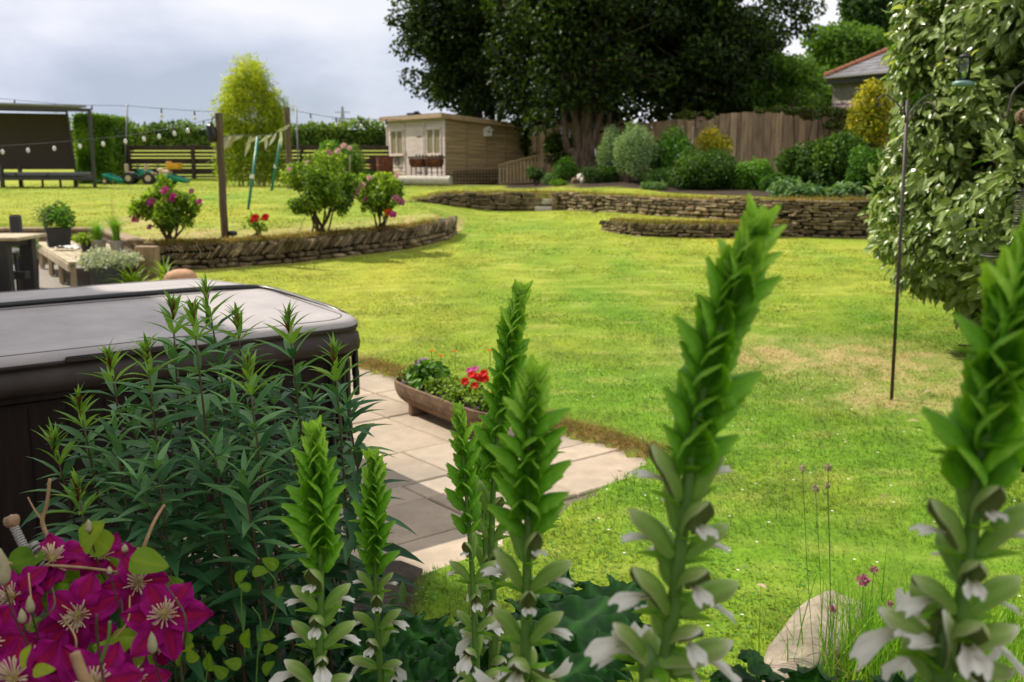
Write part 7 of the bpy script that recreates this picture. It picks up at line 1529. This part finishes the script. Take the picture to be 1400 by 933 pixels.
t = thing('long_grass', 'long rough grass and weeds round the chive clump', 'grass tussock', b + np.array([.2, -.1, 0])); mb = MB(); m = 2600; az = rng.uniform(0, 2 * PI, m); tl = rng.uniform(.05, .9, m); p = np.stack([rng.uniform(1.16, 1.85, m), rng.uniform(2.55, 3.45, m), 0 * az + .03], 1); leaves(mb, p, np.stack([np.cos(az) * tl, np.sin(az) * tl, np.ones(m)], 1), np.stack([np.cos(az), np.sin(az), -tl], 1) * -1, rng.uniform(.05, .20, m), .0036, T_BLADE, rng.uniform(.1, 1, m)); mb.build('foliage', M['l_grass'], t, True)

# ------------------------------------------------------------------ bedding plants in the trough
def bedding(name, lab, a, w, h, n, mat, L, fl=(), fm=None, Wr=.7, fr=.028):
    base = TW(a, 0, .185); t = thing(name, lab, 'bedding plant', base); mb = MB(); cl = []
    for i in range(9): d = nrm(rng.normal(size=3)); cl.append((base + np.array([0, 0, h * .5]) + d * np.array([w * .5, w * .5, h * .4]) * .7, (w * .26, w * .26, h * .28), rng.normal() * .12))
    crown(mb, cl, n, L, L * Wr, T_HEX, a=(.1, .95), shell=.45, up=.7); mb.build('foliage', mat, t)
    for (fx, fy) in fl:
        p = at(fx, fy, base[1] - w * .35); mb = MB(); nv = np.array([-.2, -.7, .7]); nv = nrm(nv + rng.normal(size=3) * .15); u = nrm(np.cross(nv, [.3, .1, 1])); v = np.cross(nv, u); th = np.arange(6) * PI / 3; D = np.cos(th)[:, None] * u + np.sin(th)[:, None] * v
        leaves(mb, np.tile(p, (6, 1)), D + nv * .15, np.tile(nv, (6, 1)), fr, fr * 1.15, T_OVAL, rng.uniform(.3, 1, 6)); mb.build('flower', M[fm], t); mb = MB(); tube(mb, [base + [0, 0, .02], p], .002, 4); mb.build('flower_stem', M['stemg'], t)
bedding('bedding_plant', 'violet-pink bedding plant at the left end of the trough', -.52, .16, .10, 260, M['l_rose'], .03, ((570, 499), (576, 495), (581, 494), (573, 503)), 'petal_vi')
bedding('geranium', 'bushy bright green leafy plant in the trough', -.33, .30, .17, 620, M['l_mid'], .048, (), None, .85)
bedding('bedding_plant', 'low green bedding plant without flowers mid trough', -.13, .18, .09, 240, M['l_rose'], .03)
bedding('petunia', 'deep magenta petunia in the trough', .03, .18, .13, 260, M['l_rose'], .03, ((642, 507), (650, 505)), 'petal_pk', fr=.026)
bedding('petunia', 'scarlet petunias at the middle of the trough', .14, .26, .12, 420, M['l_rose'], .03, ((649, 528), (650, 515), (656, 517), (636, 522), (662, 511), (664, 519), (645, 513)), 'petal_rd', fr=.030)
bedding('bedding_plant', 'green bedding plant at the far right end of the trough', .42, .24, .12, 400, M['l_rose'], .032, ((684, 545), (676, 538)), 'petal_rd')
for i, (px, py, lab) in enumerate(((590, 481, 'orange lawn flower behind the trough, leftmost'), (603, 487, 'orange lawn flower behind the trough, second from left'), (622, 481, 'small yellow-orange flower behind the trough'), (670, 480, 'orange flower beside the tall dark acanthus'))):
    c = at(px, py, 7.9); t = thing('orange_flower', lab, 'flower', (c[0], c[1], .03)); mb = MB(); th = np.arange(7) * 2 * PI / 7; leaves(mb, np.tile(c, (7, 1)), np.stack([np.cos(th), np.sin(th) * .6, .3 + 0 * th], 1), np.tile([0, -.5, .8], (7, 1)), .022, .018, T_OVAL, .6); mb.build('flower', M['petal_or'], t); mb = MB(); tube(mb, [(c[0], c[1], .02), c], .003, 4); mb.build('stem', M['stemg'], t)

# ------------------------------------------------------------------ fallen leaves and daisies in the lawn
for i, (px, py, s, lab) in enumerate(((1239, 584, .06, 'pale curled fallen leaf below the feeder pole'), (1274, 541, .06, 'brown fallen leaf right of the feeder pole'), (1048, 815, .035, 'pale dry leaf beside the boulder'), (1200, 565, .05, 'tan fallen leaf left of the feeder pole'), (1165, 568, .05, 'small tan fallen leaf on the worn grass'), (1224, 562, .05, 'tan fallen leaf close by the pole foot'), (1150, 608, .03, 'pink dry petal on the right lawn'), (1203, 688, .025, 'white petal lying on the lawn near the chives'), (880, 801, .03, 'small brown leaf in the lawn by the tallest spike'), (838, 477 + 160, .03, 'tan crumb of leaf by the paving'))):
    q = on(px, py); t = thing('fallen_leaf', lab, 'fallen leaf', q); mb = MB(); leaves(mb, (q + [0, 0, .03])[None], rng.normal(size=(1, 3)) * [1, 1, .2], np.array([[0.1, -.3, 1]]) + rng.normal(size=(1, 3)) * .25, s * 1.3, s * .6, T_OVAL, rng.uniform(.4, 1)); mb.build('blade', M['flyer'], t, True)
n = 170; y = rng.uniform(3, 9, n); x = rng.uniform(-.1, .55, n) * y; k = ~in_patio(x, y, -.1); x = x[k]; y = y[k]; mb = MB(); n = len(x)
for j in range(5): az = j * 1.257 + rng.uniform(0, 1, n); leaves(mb, np.stack([x, y, zl(y) + .03], 1), np.stack([np.cos(az), np.sin(az), .25 + 0 * az], 1), np.tile([0, 0, 1.], (n, 1)), .008, .007, T_QUAD, .9)
o = mb.build('clover_flowers', M['petal_w']); o['kind'] = 'stuff'; tag(o, 'tiny white clover flowers dotted over the lawn', 'clover')
